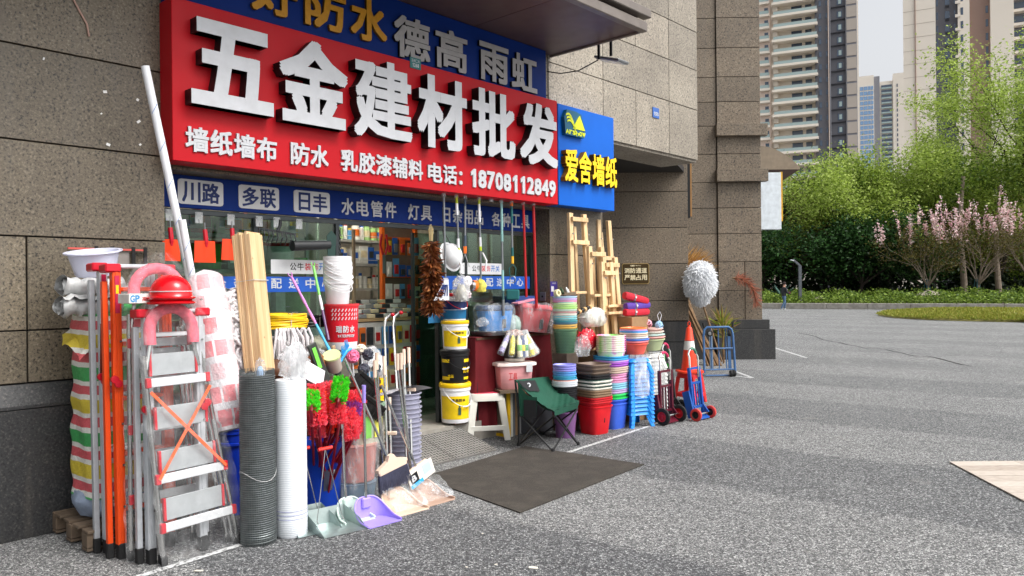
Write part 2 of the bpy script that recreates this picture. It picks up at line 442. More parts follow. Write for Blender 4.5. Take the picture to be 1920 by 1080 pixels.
# ================================================================== stone building
bl = thing('stone_building', 'brown granite building with black plinth, projecting canopy and recessed shop opening', 'building', F(0, 0), 0)
B0 = bl.location.copy()
def bpart(mb, name, mats, loc, rz=RZ, **k):
    return mb.to(name, mats, bl, Vector(loc) - B0, (0, 0, rz), **k)
DARK = M('dark_core', (44, 40, 37), .9)
def fbox(u0, u1, n0, n1, z0, z1, name, mat, bev=0.0, rz=RZ, par=None):
    mb = MB(); mb.box((0, 0, 0), (u1 - u0, n1 - n0, z1 - z0))
    c = F((u0 + u1) / 2, (n0 + n1) / 2, (z0 + z1) / 2)
    if par is not None: return mb.to(name, mat, par, c - par.location, (0, 0, RZ), bev=bev, smooth=0)
    return bpart(mb, name, mat, c, bev=bev, smooth=0)
def panels(useams, zs, n_face, mat, thick=.03, joint=.010):
    for k in range(len(zs) - 1):
        us = useams[k] if isinstance(useams[0], (list, tuple)) else useams
        for i in range(len(us) - 1):
            dn = random.uniform(-.0015, .0015)
            fbox(us[i] + joint / 2, us[i + 1] - joint / 2, n_face - thick + dn, n_face + dn, zs[k] + joint / 2, zs[k + 1] - joint / 2, 'granite_panel', mat, bev=.002)
# wall left of the shop
fbox(-4, 1.03, -.40, -.028, 0, 8.3, 'wall_core', DARK)
panels([[-3.1, -2.0, -.85, .16, 1.04]] * 2 + [[-3.1, -1.9, -.40, 1.04]] * 8, [.975, 1.31, 1.91, 2.52, 3.125, 3.73, 4.33, 4.93, 5.53, 6.13, 6.73], 0, GRANITE)
for u0, u1 in ((-3.1, -1.7), (-1.7, -.38), (-.38, 1.04)):
    fbox(u0 + .004, u1 - .004, -.03, .045, .0, .815, 'plinth_slab', PLINTH, bev=.004)
    mb = MB(); L = u1 - u0 - .008
    mb.prism([(-.03, .82), (.05, .82), (.05, .84), (.012, .97), (-.03, .97)], L, 0, Matrix(((0, 1, 0, -L / 2), (-1, 0, 0, 0), (0, 0, 1, 0), (0, 0, 0, 1))))
    bpart(mb, 'plinth_coping', PLINTH, F((u0 + u1) / 2, 0), smooth=0)
# lintel over the shop opening and wall above
fbox(1.04, 5.37, -.40, -.028, 2.45, 8.3, 'lintel_core', DARK)
panels([1.04, 2.2, 3.35, 4.4, 5.37], [2.462, 3.125, 3.73, 4.33, 5.0, 5.7, 6.4], 0, GRANITE)
fbox(1.04, 5.37, -.24, 0, 2.44, 2.46, 'lintel_soffit', GRANITE)
# column right of the shop
fbox(5.40, 6.37, -.9, -.028, 0, 3.38, 'column_core', DARK)
panels([5.37, 6.40], [.0, .65, 1.28, 1.93, 2.55, 3.385], 0, GRANITE)
for z0, z1 in ((0, .65), (.65, 1.28), (1.28, 1.93), (1.93, 2.55), (2.55, 3.38)):
    fbox(5.37, 5.40, -.9, -.032, z0 + .005, z1 - .005, 'granite_panel', GRANITE)
# upper storey that carries on over the passage
fbox(5.40, 8.76, -.6, -.028, 3.42, 8.3, 'wall_core', DARK)
panels([[5.38, 6.44, 7.17, 8.0, 8.79], [5.38, 6.44, 8.0, 8.79], [5.38, 7.17, 8.0, 8.79], [5.38, 6.44, 7.17, 8.0, 8.79], [5.38, 6.44, 8.0, 8.79], [5.38, 7.17, 8.0, 8.79]],
       [3.39, 4.12, 4.70, 5.26, 5.84, 6.42, 7.0], 0, GRANITE_PALE)
fbox(6.40, 8.79, -.62, -.032, 3.36, 3.40, 'beam_soffit', GRANITE_PALE)
wbox_later = True
# wall across the passage, seen square on
def wbox(x0, x1, y0, y1, z0, z1, name, mat, bev=.003):
    mb = MB(); mb.box((0, 0, 0), (x1 - x0, y1 - y0, z1 - z0)); return bpart(mb, name, mat, ((x0 + x1) / 2, (y0 + y1) / 2, (z0 + z1) / 2), 0, bev=bev, smooth=0)
wbox(.2, 3.32, 14.55, 15.4, 0, 6, 'passage_wall_core', DARK)
mb = MB(); pc = [F(6.40, -.62), F(8.74, -.62), Vector((3.3, 14.6, 0)), Vector((.2, 14.6, 0))]; mb.add([v + Vector((0, 0, z)) for z in (3.70, 3.80) for v in pc], [(0, 1, 2, 3), (7, 6, 5, 4), (0, 4, 5, 1), (1, 5, 6, 2), (2, 6, 7, 3), (3, 7, 4, 0)]); bpart(mb, 'passage_ceiling', DARK, (0, 0, 0), 0, smooth=0)
for z0, z1 in ((.90, 1.28), (1.28, 1.98), (1.98, 2.66), (2.66, 3.34), (3.34, 4.1)):
    wbox(.3, 1.48, 14.5, 14.55, z0 + .006, z1 - .006, 'granite_panel', GRANITE_FAR)
    wbox(1.50, 3.325, 14.5, 14.55, z0 + .006, z1 - .006, 'granite_panel', GRANITE_FAR)
wbox(.3, 3.36, 14.44, 14.54, 0, .50, 'plinth_slab', PLINTH); wbox(.3, 3.34, 14.47, 14.54, .51, .89, 'plinth_slab', PLINTH)
# far pillar
wbox(3.45, 5.28, 16.45, 19, 0, 9, 'pillar_core', DARK)
rows = [.82, 1.45, 2.06, 2.66, 3.21, 3.76, 4.36, 4.96, 5.47, 6.0, 6.62, 7.26, 7.9]
for k in range(len(rows) - 1):
    z0, z1 = rows[k] + .006, rows[k + 1] - .006
    wbox(3.50, 4.385, 16.42, 16.47, z0, z1, 'granite_panel', GRANITE_FAR)
    if k in (0, 1): wbox(4.40, 4.95, 16.38, 16.47, z0, z1, 'granite_panel', GRANITE_FAR); wbox(4.965, 5.32, 16.38, 16.47, z0, z1, 'granite_panel', GRANITE_FAR)
    else: wbox(4.40, 5.32, 16.38, 16.47, z0, z1, 'granite_panel', GRANITE_FAR)
for z0, z1 in ((4.73, 4.98), (3.76, 4.02)): wbox(4.36, 5.44, 16.26, 16.45, z0, z1, 'stone_band', GRANITE_FAR)
wbox(4.30, 5.53, 16.18, 18, 0, .63, 'plinth_slab', PLINTH); wbox(4.34, 5.44, 16.27, 18, .635, .83, 'plinth_slab', PLINTH); wbox(3.45, 4.29, 16.3, 16.46, 0, .82, 'plinth_slab', PLINTH)
wbox(3.40, 3.50, 14.9, 15.1, 2.9, 3.95, 'door_jamb', M('jamb_tan', (150, 110, 62), .5))
wbox(3.30, 3.40, 14.6, 14.9, 2.85, 4.0, 'recess_box', M('recess_black', (14, 14, 15), .6))
# canopy over the signs
CAN = M('canopy_purple_brown', (92, 72, 70), .42, 0, .12, 2, dirt=.25)
CANE = M('canopy_edge_metal', (120, 112, 106), .4, .3, .12, 4, dirt=.4)
for i in range(7):
    fbox(-3.6 + i * 1.285 + .004, -3.6 + (i + 1) * 1.285 - .004, 0.003, 1.23, 4.19, 4.23, 'canopy_soffit', CAN)
fbox(-3.6, 5.43, 1.21, 1.29, 4.17, 4.27, 'canopy_edge', CANE, bev=.008)
fbox(-3.6, 5.46, 1.22, 1.32, 4.31, 4.40, 'canopy_edge', CANE, bev=.008)
fbox(5.392, 5.43, 0.004, 1.205, 4.17, 4.27, 'canopy_edge', CANE, bev=.008)
fbox(-3.6, 5.38, .004, 1.2, 4.235, 4.36, 'canopy_body', CAN)
# floodlight under the canopy edge
fl = thing('floodlight', 'small grey floodlight hung under the corner of the dark canopy', 'floodlight', F(5.55, .75, 4.02))
STEEL = M('steel_grey', (150, 152, 154), .35, .8, .08); BLACK = M('black_plastic', (24, 24, 25), .45)
MB().box((0, 0, 0), (.20, .34, .03)).to('housing', STEEL, fl, rot=(radians(18), 0, 0), bev=.006)
MB().box((0, 0, -.018), (.17, .30, .01)).to('lens', M('lamp_lens', (215, 220, 222), .2), fl, rot=(radians(18), 0, 0))
[MB().bar((-.12, y, .17), (-.12, y, 0), .012, .03).to('bracket', BLACK, fl) for y in (-.08, .08)]
MB().tube([(-.1, .1, 0), (-.2, .3, -.1), (-.2, .55, -.08), (-.2, .74, -.02)], .007, 6).to('cable', BLACK, fl)

# ================================================================== shop interior shell
INW = M('shop_wall_cream', (196, 190, 176), .8, dirt=.2); 
fbox(1.06, 5.36, -.99, .0, 0.0, .19, 'door_sill', M('sill_concrete', (142, 138, 130), .85, 0, .2, 5, .2, 30, dirt=.5))
fbox(.2, 6.2, -5.0, -1.0, 0.0, .187, 'interior_floor', M('floor_tile', (168, 164, 158), .35, dirt=.3))
fbox(.2, 6.2, -5.1, -5.0, .1, 3.2, 'interior_wall', INW)
fbox(.1, .2, -5.0, -.40, .1, 3.2, 'interior_wall', INW)
fbox(6.2, 6.3, -5.0, -.92, .1, 3.2, 'interior_wall', INW)
fbox(.2, 6.2, -5.0, -.41, 2.9, 3.0, 'interior_ceiling', M('ceiling_white', (215, 214, 210), .8))
fbox(5.41, 6.2, -1.0, -.92, .1, 2.9, 'interior_wall', INW)
# glazed shop front
GLASS = glass('shop_glass', (206, 226, 216), .04)
ALU = M('frame_aluminium_dark', (70, 74, 76), .35, .7, .06)
sf = thing('shop_glazing', 'green tinted glass shop front in thin dark aluminium frames under the blue strip', 'glazing', F(1.04, -.25))
def sfbox(u0, u1, n0, n1, z0, z1, name, mat, bev=0):
    mb = MB(); mb.box(((u0 + u1) / 2 - 1.04, -((n0 + n1) / 2 + .25), (z0 + z1) / 2), (u1 - u0, n1 - n0, z1 - z0)); return mb.to(name, mat, sf, bev=bev, smooth=0)
sfbox(1.08, 1.86, -.262, -.25, .16, 2.14, 'glass_pane', GLASS); sfbox(1.90, 2.66, -.262, -.25, .16, 2.14, 'glass_pane', GLASS)
sfbox(4.30, 5.32, -.262, -.25, .16, 2.14, 'glass_pane', GLASS); sfbox(3.90, 4.27, -.262, -.25, .23, 2.14, 'glass_pane', GLASS)
sfbox(3.90, 4.20, -.642, -.63, .21, 2.14, 'glass_pane', GLASS); sfbox(4.22, 4.70, -.642, -.63, .21, 2.14, 'glass_pane', GLASS)
for u0, u1 in ((1.045, 1.08), (1.86, 1.90), (2.66, 2.70), (5.32, 5.365), (4.272, 4.298), (3.875, 3.898)): sfbox(u0, u1, -.285, -.235, .195, 2.14, 'mullion', ALU)
for u0, u1 in ((3.875, 3.90), (4.202, 4.218)): sfbox(u0, u1, -.655, -.62, .195, 2.14, 'mullion', ALU)
sfbox(1.045, 5.365, -.29, -.232, 2.142, 2.18, 'head_rail', ALU); sfbox(1.08, 2.66, -.285, -.235, .195, .232, 'bottom_rail', ALU); sfbox(3.898, 5.32, -.285, -.235, .195, .232, 'bottom_rail', ALU)
# lit tube lamps on the shop ceiling
LAMP = emit('lamp_tube', (255, 248, 235), 34.0)
def tube_lamp(u, n, where):
    t = thing('ceiling_lamp', 'white tube lamp lit on the shop ceiling ' + where, 'lamp', F(u, n, 2.86))
    MB().box((0, 0, .02), (1.2, .07, .035)).to('lamp_body', M('lamp_white', (230, 230, 228), .4), t)
    MB().cyl((-.58, 0, -.02), (.58, 0, -.02), .016, seg=10).to('lamp_tube', LAMP, t)
tube_lamp(2.0, -1.2, 'behind the left window'); tube_lamp(2.6, -2.5, 'above the shelves'); tube_lamp(4.3, -2.2, 'behind the right window'); tube_lamp(3.6, -1.3, 'just inside the doorway')

# ================================================================== signs
WHITE = M('sign_white', (198, 200, 204), .5, 0, .05, 6, dirt=.10, spec=.2); SIDE = M('letter_side_black', (26, 24, 26), .5)
RED = M('sign_red', (186, 10, 26), .45, 0, .05, 2, dirt=.05, spec=.2); BLUE = M('sign_blue_deep', (8, 44, 118), .55, 0, .06, 3, spec=.15)
GREYL = M('letter_grey', (168, 166, 166), .5, 0, .08, 5, dirt=.2); GOLD = M('letter_ochre', (196, 138, 22), .45); BLUEB = M('sign_blue_bright', (8, 92, 190), .45, 0, .04, 3, spec=.2)
YEL = M('letter_yellow', (246, 204, 18), .4); YSIDE = M('letter_yellow_side', (120, 84, 10), .5); BLUES = M('letter_blue_side', (12, 40, 104), .5); INK = M('ink_blue', (16, 42, 104), .5)
def board(name, label, u0, u1, n0, n1, z0, z1, mat, part='board', bev=.004):
    t = thing(name, label, 'sign', F(u0, n1, z0))
    MB().box(((u1 - u0) / 2, (n1 - n0) / 2, (z1 - z0) / 2), (u1 - u0, n1 - n0, z1 - z0)).to(part, mat, t, bev=bev, smooth=0)
    return t, u0, z0
t, a, z = board('red_shop_sign', 'large red shop sign with big white Chinese characters and phone number', 1.01, 5.285, .003, .20, 2.47, 3.62, RED)
for ch, u0, u1, z0, z1 in (('五', 1.10, 1.74, 2.87, 3.49), ('金', 1.79, 2.42, 2.86, 3.53), ('建', 2.48, 3.11, 2.84, 3.52), ('材', 3.17, 3.79, 2.845, 3.51), ('批', 3.86, 4.48, 2.845, 3.51), ('发', 4.55, 5.17, 2.845, 3.50)):
    char(ch, (u0 - a, z0 - z, u1 - a, z1 - z), .10, [WHITE, SIDE], t, -.002, .027 if ch == '建' else .033)
for tx, u0, u1 in (('墙纸墙布', 1.09, 1.82), ('防水', 1.93, 2.29), ('乳胶漆辅料', 2.40, 3.31), ('电话：', 3.36, 3.93), ('18708112849', 3.90, 5.235)):
    words(tx, u0 - a, u1 - a, 2.545 - z, 2.725 - z, .014, [WHITE, WHITE], t, -.001, .026 if tx[0] != '1' else .03, .06)
t, a, z = board('upper_blue_sign', 'dark blue sign with ochre and grey characters under the canopy', 1.02, 5.22, .003, .10, 3.622, 4.185, BLUE)
for ch, u0, u1 in (('好', 1.66, 2.06), ('防', 2.13, 2.53), ('水', 2.58, 2.97)): char(ch, (u0 - a, 3.72 - z, u1 - a, 4.09 - z), .03, [GOLD, YSIDE], t, -.002, .026)
for ch, u0, u1 in (('德', 3.05, 3.48), ('高', 3.55, 3.97), ('雨', 4.14, 4.57), ('虹', 4.62, 5.03)): char(ch, (u0 - a, 3.665 - z, u1 - a, 4.05 - z), .03, [GREYL, SIDE], t, -.002, .026)
t, a, z = board('blue_fascia_strip', 'long blue strip sign with white characters above the shop glass', 1.045, 5.365, -.23, -.20, 2.185, 2.435, BLUE)
WPLATE = M('plate_white', (214, 216, 218), .45, 0, .05, dirt=.1)
for tx, u0, u1 in (('川路', 1.22, 1.58), ('多联', 1.71, 2.07), ('日丰', 2.21, 2.57)):
    pts = [(x, zz) for cx, cz, a0 in ((u1 - .025, 2.385, 0), (u0 + .025, 2.385, 90), (u0 + .025, 2.235, 180), (u1 - .025, 2.235, 270)) for x, zz in [(cx - a + .025 * cos(radians(a0 + q)), cz - z + .02 * sin(radians(a0 + q))) for q in (0, 45, 90)]]
    MB().prism(pts, -.006).to('name_plate', WPLATE, t, smooth=0)
    words(tx, u0 - a + .025, u1 - a - .025, 2.232 - z, 2.388 - z, .004, [INK, INK], t, -.0065, .02, .08)
for tx, u0, u1 in (('水电管件', 2.68, 3.33), ('灯具', 3.45, 3.78), ('日杂用品', 3.89, 4.51), ('各种工具', 4.62, 5.26)): words(tx, u0 - a, u1 - a, 2.225 - z, 2.375 - z, .008, [WHITE, WHITE], t, -.001, .016, .16)
t, a, z = board('blue_side_sign', 'bright blue sign with raised yellow characters and leaf-shaped logo', 5.30, 6.37, .003, .20, 2.47, 3.60, BLUEB)
for i, ch in enumerate('爱舍墙纸'): char(ch, (.03 + i * .255, 2.735 - z, .03 + i * .255 + .235, 3.10 - z), .07, [YEL, YSIDE], t, -.002, .024)
lg = MB().prism([(.07, .79), (.42, .79), (.44, .86), (.36, 1.05), (.26, 1.07), (.10, 1.07), (.05, .98), (.06, .90)], -.05).to('logo_box', [M('logo_teal', (16, 92, 120), .4)], t)
LGY = M('logo_lime', (218, 226, 40), .4)
w_ = MB()
w_.prism([(.20, .87), (.42, .87), (.325, 1.03), (.29, 1.00)], -.006)
for k in range(3):
    P_ = []
    for s_ in (0, 1):
        for i in range(9):
            q = i / 8 if s_ == 0 else 1 - i / 8
            P_.append((.075 + .17 * q + k * .012, .99 + .045 * sin(q * 3.0 + .4) - .115 * q * q - k * .035 + (.011 if s_ == 0 else -.011)))
    w_.prism(P_, -.006)
o = w_.to('logo_mark', LGY, t, loc=(0, -.051, 0), smooth=0)
words('Arshow', .07, .43, .80, .85, .004, [LGY, LGY], t, -.051, .012, .06)
# small plates
t, a, z = board('house_number_plate', 'small teal street number plate 1268 above the big red sign', 3.17, 3.30, .201, .206, 3.56, 3.66, M('plate_teal', (44, 112, 112), .45), 'plate', .001)
words('五幢二栋', .015, .115, .06, .085, .001, [WHITE, WHITE], t, -.0005, .0, .1); words('1268', .025, .105, .015, .05, .001, [WHITE, WHITE], t, -.0005, .02, .1)
t, a, z = board('blue_number_plate', 'tiny blue number plate on the pale granite wall above the passage', 7.56, 7.72, .003, .01, 3.83, 3.97, M('plate_blue', (52, 96, 168), .5), 'plate', .001)
words('1370', .02, .14, .03, .08, .002, [WHITE, WHITE], t, -.0005, .012, .1)
t = thing('bronze_wall_sign', 'bronze notice with four gold character pairs on the passage wall', 'sign', (2.33, 14.495, 1.60), 0)
def oct_(w, h, c): return [(-w / 2 + c, 0), (w / 2 - c, 0), (w / 2, c), (w / 2, h - c), (w / 2 - c, h), (-w / 2 + c, h), (-w / 2, h - c), (-w / 2, c)]
BRZ = M('bronze_dark', (72, 56, 30), .35, .5); GLD = M('gold_line', (176, 148, 92), .4, .4); CRM = M('cream_text', (232, 218, 180), .5)
MB().prism(oct_(.51, .39, .025), -.012).to('rim', GLD, t, smooth=0)
MB().prism([(x, zz + .01) for x, zz in oct_(.49, .37, .022)], -.014).to('plate', BRZ, t, smooth=0)
words('消防通道', -.215, .215, .205, .305, .003, [CRM, CRM], t, -.015, .022, .06); words('严禁占用', -.215, .215, .075, .175, .003, [CRM, CRM], t, -.015, .022, .06)
words('GID', -.10, -.01, .335, .36, .002, [CRM, CRM], t, -.015, .03, .05); words('蜀汉商业', .0, .10, .337, .358, .002, [CRM, CRM], t, -.015, 0, .05)
# banners on the glass
t, a, z = board('blue_glass_banner', 'blue banner with white characters stuck across the left shop window', 1.3, 2.66, -.249, -.2485, 1.535, 1.665, M('banner_blue', (24, 84, 178), .4), 'banner', 0)
for i, ch in enumerate('五金建材配送中心'): char(ch, (.06 + i * .165, .03, .06 + i * .165 + .10, .115), .0006, [WHITE, WHITE], t, -.0004, .016)
t, a, z = board('blue_glass_banner', 'blue banner with white characters stuck across the right shop window', 3.87, 5.31, -.249, -.2485, 1.54, 1.68, M('banner_blue'), 'banner', 0)
for i, ch in enumerate('五金建材配送中心'): char(ch, (.06 + i * .165, .03, .06 + i * .165 + .11, .12), .0006, [WHITE, WHITE], t, -.0004, .016)
SWC = [M('ink_black', (30, 30, 32), .5), M('ink_red', (200, 40, 44), .5), M('ink_pink', (206, 120, 130), .5), M('ink_blue_mid', (36, 110, 190), .5)]
for u0, u1, z0, nm in ((2.02, 2.64, 1.69, 'left'), (4.2, 4.85, 1.70, 'right')):
    t, a, z = board('white_glass_banner', 'white banner with black, red and blue characters on the ' + nm + ' shop window', u0, u1, -.249, -.2485, z0, z0 + .12, WPLATE, 'banner', 0)
    for i, (ch, mm) in enumerate(zip('公牛装饰开关', (0, 0, 1, 2, 3, 3))):
        x = .18 + i * .072
        char(ch, (x, .03, x + .062, .095), .0006, [SWC[mm]] * 2, t, -.0004, .014)
# hazard-free little things on the wall: pale chips of torn tape, stray wire, purple notice, switch plate
for k, (px, py) in enumerate(((197, 172), (258, 187), (190, 213), (260, 228), (203, 271), (263, 271), (82, 110))):
    p = at(px, py, .002); mb = MB(); s_ = .018
    mb.box((0, 0, 0), (s_ * random.uniform(.5, 1.6), .002, s_ * random.uniform(.4, 1)), 0, Matrix.Rotation(random.uniform(-1, 1), 3, 'Y'))
    tag(mb.to('tape_scrap', M('tape_white', (226, 226, 224), .6), None, p, (0, 0, RZ)), ('upper white tape scrap left of the long pipe', 'white tape scrap beside the top of the pipe', 'middle white tape scrap on the granite left of the pipe', 'small tape scrap beside the pipe below its top', 'lower slanting tape scrap left of the pipe', 'lowest tape scrap beside the pipe', 'tiny tape chip high on the left granite wall')[k], 'tape', 'tape scraps on the granite wall')
p = [at(*q, .01) for q in ((133, -10), (150, 22), (163, 45), (167, 68))]
tag(MB().tube([v - p[0] for v in p], .006, 8).to('stray_wire', M('wire_pink', (186, 150, 136), .6), None, p[0]), 'pinkish loose wire hanging down the granite wall', 'wire')
t, a, z = board('purple_notice', 'small purple paper notice on the granite column by the easels', 5.375, 5.50, .003, .005, 1.45, 1.62, M('notice_purple', (62, 48, 132), .5), 'sheet', 0)
MB().box((.035, -.001, .085), (.045, .001, .06)).to('white_square', WPLATE, t); words('收款码', .03, .10, .14, .158, .0005, [WHITE, WHITE], t, -.0005, 0)
t = thing('switch_plate', 'grey metal switch plate on the dark side of the granite column', 'switch', F(5.366, -.10, 1.45), RZ - pi / 2)
MB().box((0, -.004, 0), (.09, .01, .10)).to('plate', STEEL, t, bev=.002); MB().cyl((0, -.008, .0), (0, -.014, 0), .012).to('button', BLACK, t)
# neighbour's awning and hanging white sign
t = thing('shop_awning', 'curved brown awning of the next shop beyond the far pillar', 'awning', (5.66, 17.6, 4.20), 0)
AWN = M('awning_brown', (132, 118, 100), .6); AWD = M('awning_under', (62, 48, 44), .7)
pr = [(0, .0), (.0, .55)] + [(.95 * i / 8, .55 - .50 * (i / 8) ** 2.0) for i in range(1, 9)] + [(.95, 0.0)]
MB().prism(pr, 1.6).to('cover', AWN, t)
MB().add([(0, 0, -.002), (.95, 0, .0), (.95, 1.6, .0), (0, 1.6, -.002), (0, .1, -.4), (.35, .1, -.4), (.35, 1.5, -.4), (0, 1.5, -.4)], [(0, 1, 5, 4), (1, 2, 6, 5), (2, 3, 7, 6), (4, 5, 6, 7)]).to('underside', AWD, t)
t = thing('hanging_sign_box', 'plain white hanging sign box with gold edge beyond the far pillar', 'sign', (5.56, 17.2, 2.82), 0)
MB().box((.24, .1, .62), (.47, .2, 1.27)).to('box', M('box_white', (214, 222, 228), .5, dirt=.1), t, bev=.004); MB().box((.497, .12, .72), (.04, .2, 1.1)).to('edge_strip', M('gold_edge', (206, 158, 52), .4, .3), t)
# ================================================================== park edge beyond the road
GA, GB = on(1431, 578.8), on(1920, 582)
gd = (GB - GA).normalized(); gn = Vector((-gd.y, gd.x, 0)); gn = gn if gn.y > 0 else -gn
gr = math.atan2(gd.y, gd.x)
def park(s, d, z=0): return GA + gd * s + gn * d + Vector((0, 0, z))
WALLC = M('bed_wall_concrete', (158, 154, 146), .8, 0, .2, 3, dirt=.5)
lw = thing('low_wall', 'low pale concrete wall edging the planted bed across the road', 'wall', park(-8, 0), gr)
for i in range(16): MB().box((1.2 + 2.4 * i, .15, .185), (2.38, .3, .37)).to('wall_block', WALLC, lw, bev=.02)
SOIL = M('bed_soil', (74, 66, 50), .95, 0, .3, 2)
mb = MB(); mb.add([park(-14, .28, .30), park(40, .28, .30), park(60, 60, .6), park(-50, 60, .6)], [(0, 1, 2, 3)]); kind(mb.to('planted_bed', SOIL, smooth=0), 'structure')
def leafmat(name, cols, trl=.3, rough=.55):
    a = N(name); g = a.n('ShaderNodeNewGeometry')
    c = a.ramp(g.outputs['Random Per Island'], [(i / (len(cols) - 1), k) for i, k in enumerate(cols)])
    a.l(c, a.b.inputs['Base Color']); a.b.inputs['Roughness'].default_value = rough; a.b.inputs['Specular IOR Level'].default_value = .25
    t = a.n('ShaderNodeBsdfTranslucent'); a.l(c, t.inputs[0]); mx = a.n('ShaderNodeMixShader'); mx.inputs[0].default_value = trl
    a.l(a.b.outputs[0], mx.inputs[1]); a.l(t.outputs[0], mx.inputs[2]); a.l(mx.outputs[0], a.out.inputs[0]); MATS[name] = a.m; return a.m
rng = np.random.default_rng(11)
def leaf_mesh(name, P, size, mat, aspect=.5, droop=0.0, up=0.3):
    """a folded leaf (two triangles) at each point, facing any way"""
    n = len(P); d = rng.normal(size=(n, 3)); d[:, 2] = d[:, 2] * .6 - droop; d /= np.linalg.norm(d, axis=1)[:, None]
    q = rng.normal(size=(n, 3)); q[:, 2] += up; s = np.cross(d, q); s /= np.linalg.norm(s, axis=1)[:, None] + 1e-9
    L = (size * rng.uniform(.6, 1.3, n))[:, None]
    a = P; b = P + d * L * .5 + s * L * aspect * .5; c = P + d * L; e = P + d * L * .5 - s * L * aspect * .5
    V = np.stack([a, b, c, e], 1).reshape(-1, 3); I = np.arange(n)[:, None] * 4 + np.array([[0, 1, 2, 3]])
    me = bpy.data.meshes.new(name); me.vertices.add(len(V)); me.vertices.foreach_set('co', V.astype(np.float32).ravel())
    me.loops.add(4 * n); me.loops.foreach_set('vertex_index', I.ravel().astype(np.int32)); me.polygons.add(n)
    me.polygons.foreach_set('loop_start', (np.arange(n) * 4).astype(np.int32)); me.update(calc_edges=True); me.validate()
    me.materials.append(mat); return me
BARK = M('bark', (78, 66, 54), .9, 0, .3, 6, .6, 20); BARKD = M('bark_dark', (50, 42, 36), .9, 0, .3, 6, .6, 20); BARKW = M('bark_washed', (150, 136, 122), .9, 0, .2, 6)
def tree(name, label, base, h, mat, leaf=.22, nleaf=9000, trunk=.22, fork=.3, limbs=5, spread=.55, bark=None, clump=.7, lean=(0, 0), depth=3, group='trees in the park', blossom=None, seed=1, lift=1.0, fill=0.0, stake=False):
    rd = random.Random(seed); t = thing(name, label, 'tree', base, 0, group)
    segs = []; tips = []
    def grow(p, d, L, r, k):
        n = 4; pts = [p]; rs = [r]
        for i in range(n):
            d = (d + Vector((rd.gauss(0, .13), rd.gauss(0, .13), rd.gauss(.02, .07)))).normalized(); p = p + d * L / n; pts.append(p); rs.append(r * (1 - .5 * (i + 1) / n))
        segs.append((pts, rs, k))
        if k >= depth:
            tips.extend(pts[1:]); return
        if k >= depth - 1: tips.extend(pts[2:])
        nb = rd.choice((3, 4)) if k else limbs
        for b in range(nb):
            az = 2 * pi * (b + rd.random() * .7) / nb; th = spread * rd.uniform(.6, 1.35) * (1 if k else 1.0)
            q = d.orthogonal().normalized(); q.rotate(Matrix.Rotation(az, 3, d)); nd = (d * cos(th) + q * sin(th)); nd.z = nd.z * .9 + .12 * lift
            st = pts[-1] if b == 0 or not k else pts[rd.choice((2, 3, 4))]
            grow(st, nd.normalized(), L * rd.uniform(.58, .82) if k else h * (1 - fork) * rd.uniform(.40, .55), rs[-1] * rd.uniform(.65, .85), k + 1)
    grow(Vector((0, 0, 0)), Vector((lean[0], lean[1], 1)).normalized(), h * fork, trunk, 0)
    w = MB(); w2 = MB()
    for pts, rs, k in segs: w.tube(pts, rs, 7 if k < 2 else 4, caps=False)
    w.to('trunk', bark or BARK, t, fix=False)
    T_ = np.array([p[:] for p in tips]); idx = rng.integers(0, len(T_), nleaf); P = T_[idx] + rng.normal(size=(nleaf, 3)) * clump * np.array([1, 1, .8])
    if fill: P[:, 2] = np.where(rng.random(nleaf) < fill, P[:, 2] * rng.uniform(.45, 1, nleaf), P[:, 2])
    P[:, 2] = np.maximum(P[:, 2], .25)
    link('crown', leaf_mesh('crown', P, leaf, mat), t)
    if blossom:
        bm_, nb_, sz_ = blossom; hi = T_[T_[:, 2] > np.quantile(T_[:, 2], .55)]; sel = rng.integers(0, len(hi), max(1, nb_ // 40)); up_ = []
        for i in sel:
            L = rng.uniform(.7, 1.7); s = rng.uniform(0, 1, 40)[:, None]; up_.append(hi[i] + np.array([rng.normal() * .15, rng.normal() * .15, 1]) * s * L + rng.normal(size=(40, 3)) * .045)
        link('blossom', leaf_mesh('blossom', np.concatenate(up_), sz_, bm_, .9), t)
    if stake:
        sk = MB(); [sk.cyl((.35 * cos(a), .35 * sin(a), -.1), (.12 * cos(a), .12 * sin(a), 1.5), .035, seg=6) for a in (0, 2.1, 4.2)]; sk.to('support_stake', M('stake_teal', (52, 92, 96), .7), t)
    return t
LIME = leafmat('leaf_lime', [(112, 132, 48), (142, 164, 66), (168, 190, 88), (196, 212, 124)], .5)
MIDG = leafmat('leaf_mid', [(52, 76, 24), (78, 104, 32), (104, 130, 42), (130, 150, 60)], .32)
DKG = leafmat('leaf_dark', [(28, 52, 26), (42, 72, 36), (58, 94, 46), (76, 114, 60)], .25, .4)
OLV = leafmat('leaf_olive', [(60, 62, 28), (86, 84, 36), (110, 104, 48), (96, 76, 46)], .3)
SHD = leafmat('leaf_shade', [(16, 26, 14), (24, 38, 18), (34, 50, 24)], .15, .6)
BLS = leafmat('petal_pink', [(226, 178, 184), (238, 206, 208), (246, 232, 230), (214, 160, 168)], .3)
COVG = leafmat('leaf_cover', [(58, 80, 26), (86, 112, 38), (118, 144, 52), (140, 160, 74)], .3)
GRS = leafmat('blade_grass', [(112, 116, 42), (138, 146, 52), (164, 156, 78), (110, 134, 40)], .3, .7)
def P3(px, Y): return Vector(((px - 960) / FPX * Y, Y, .35))
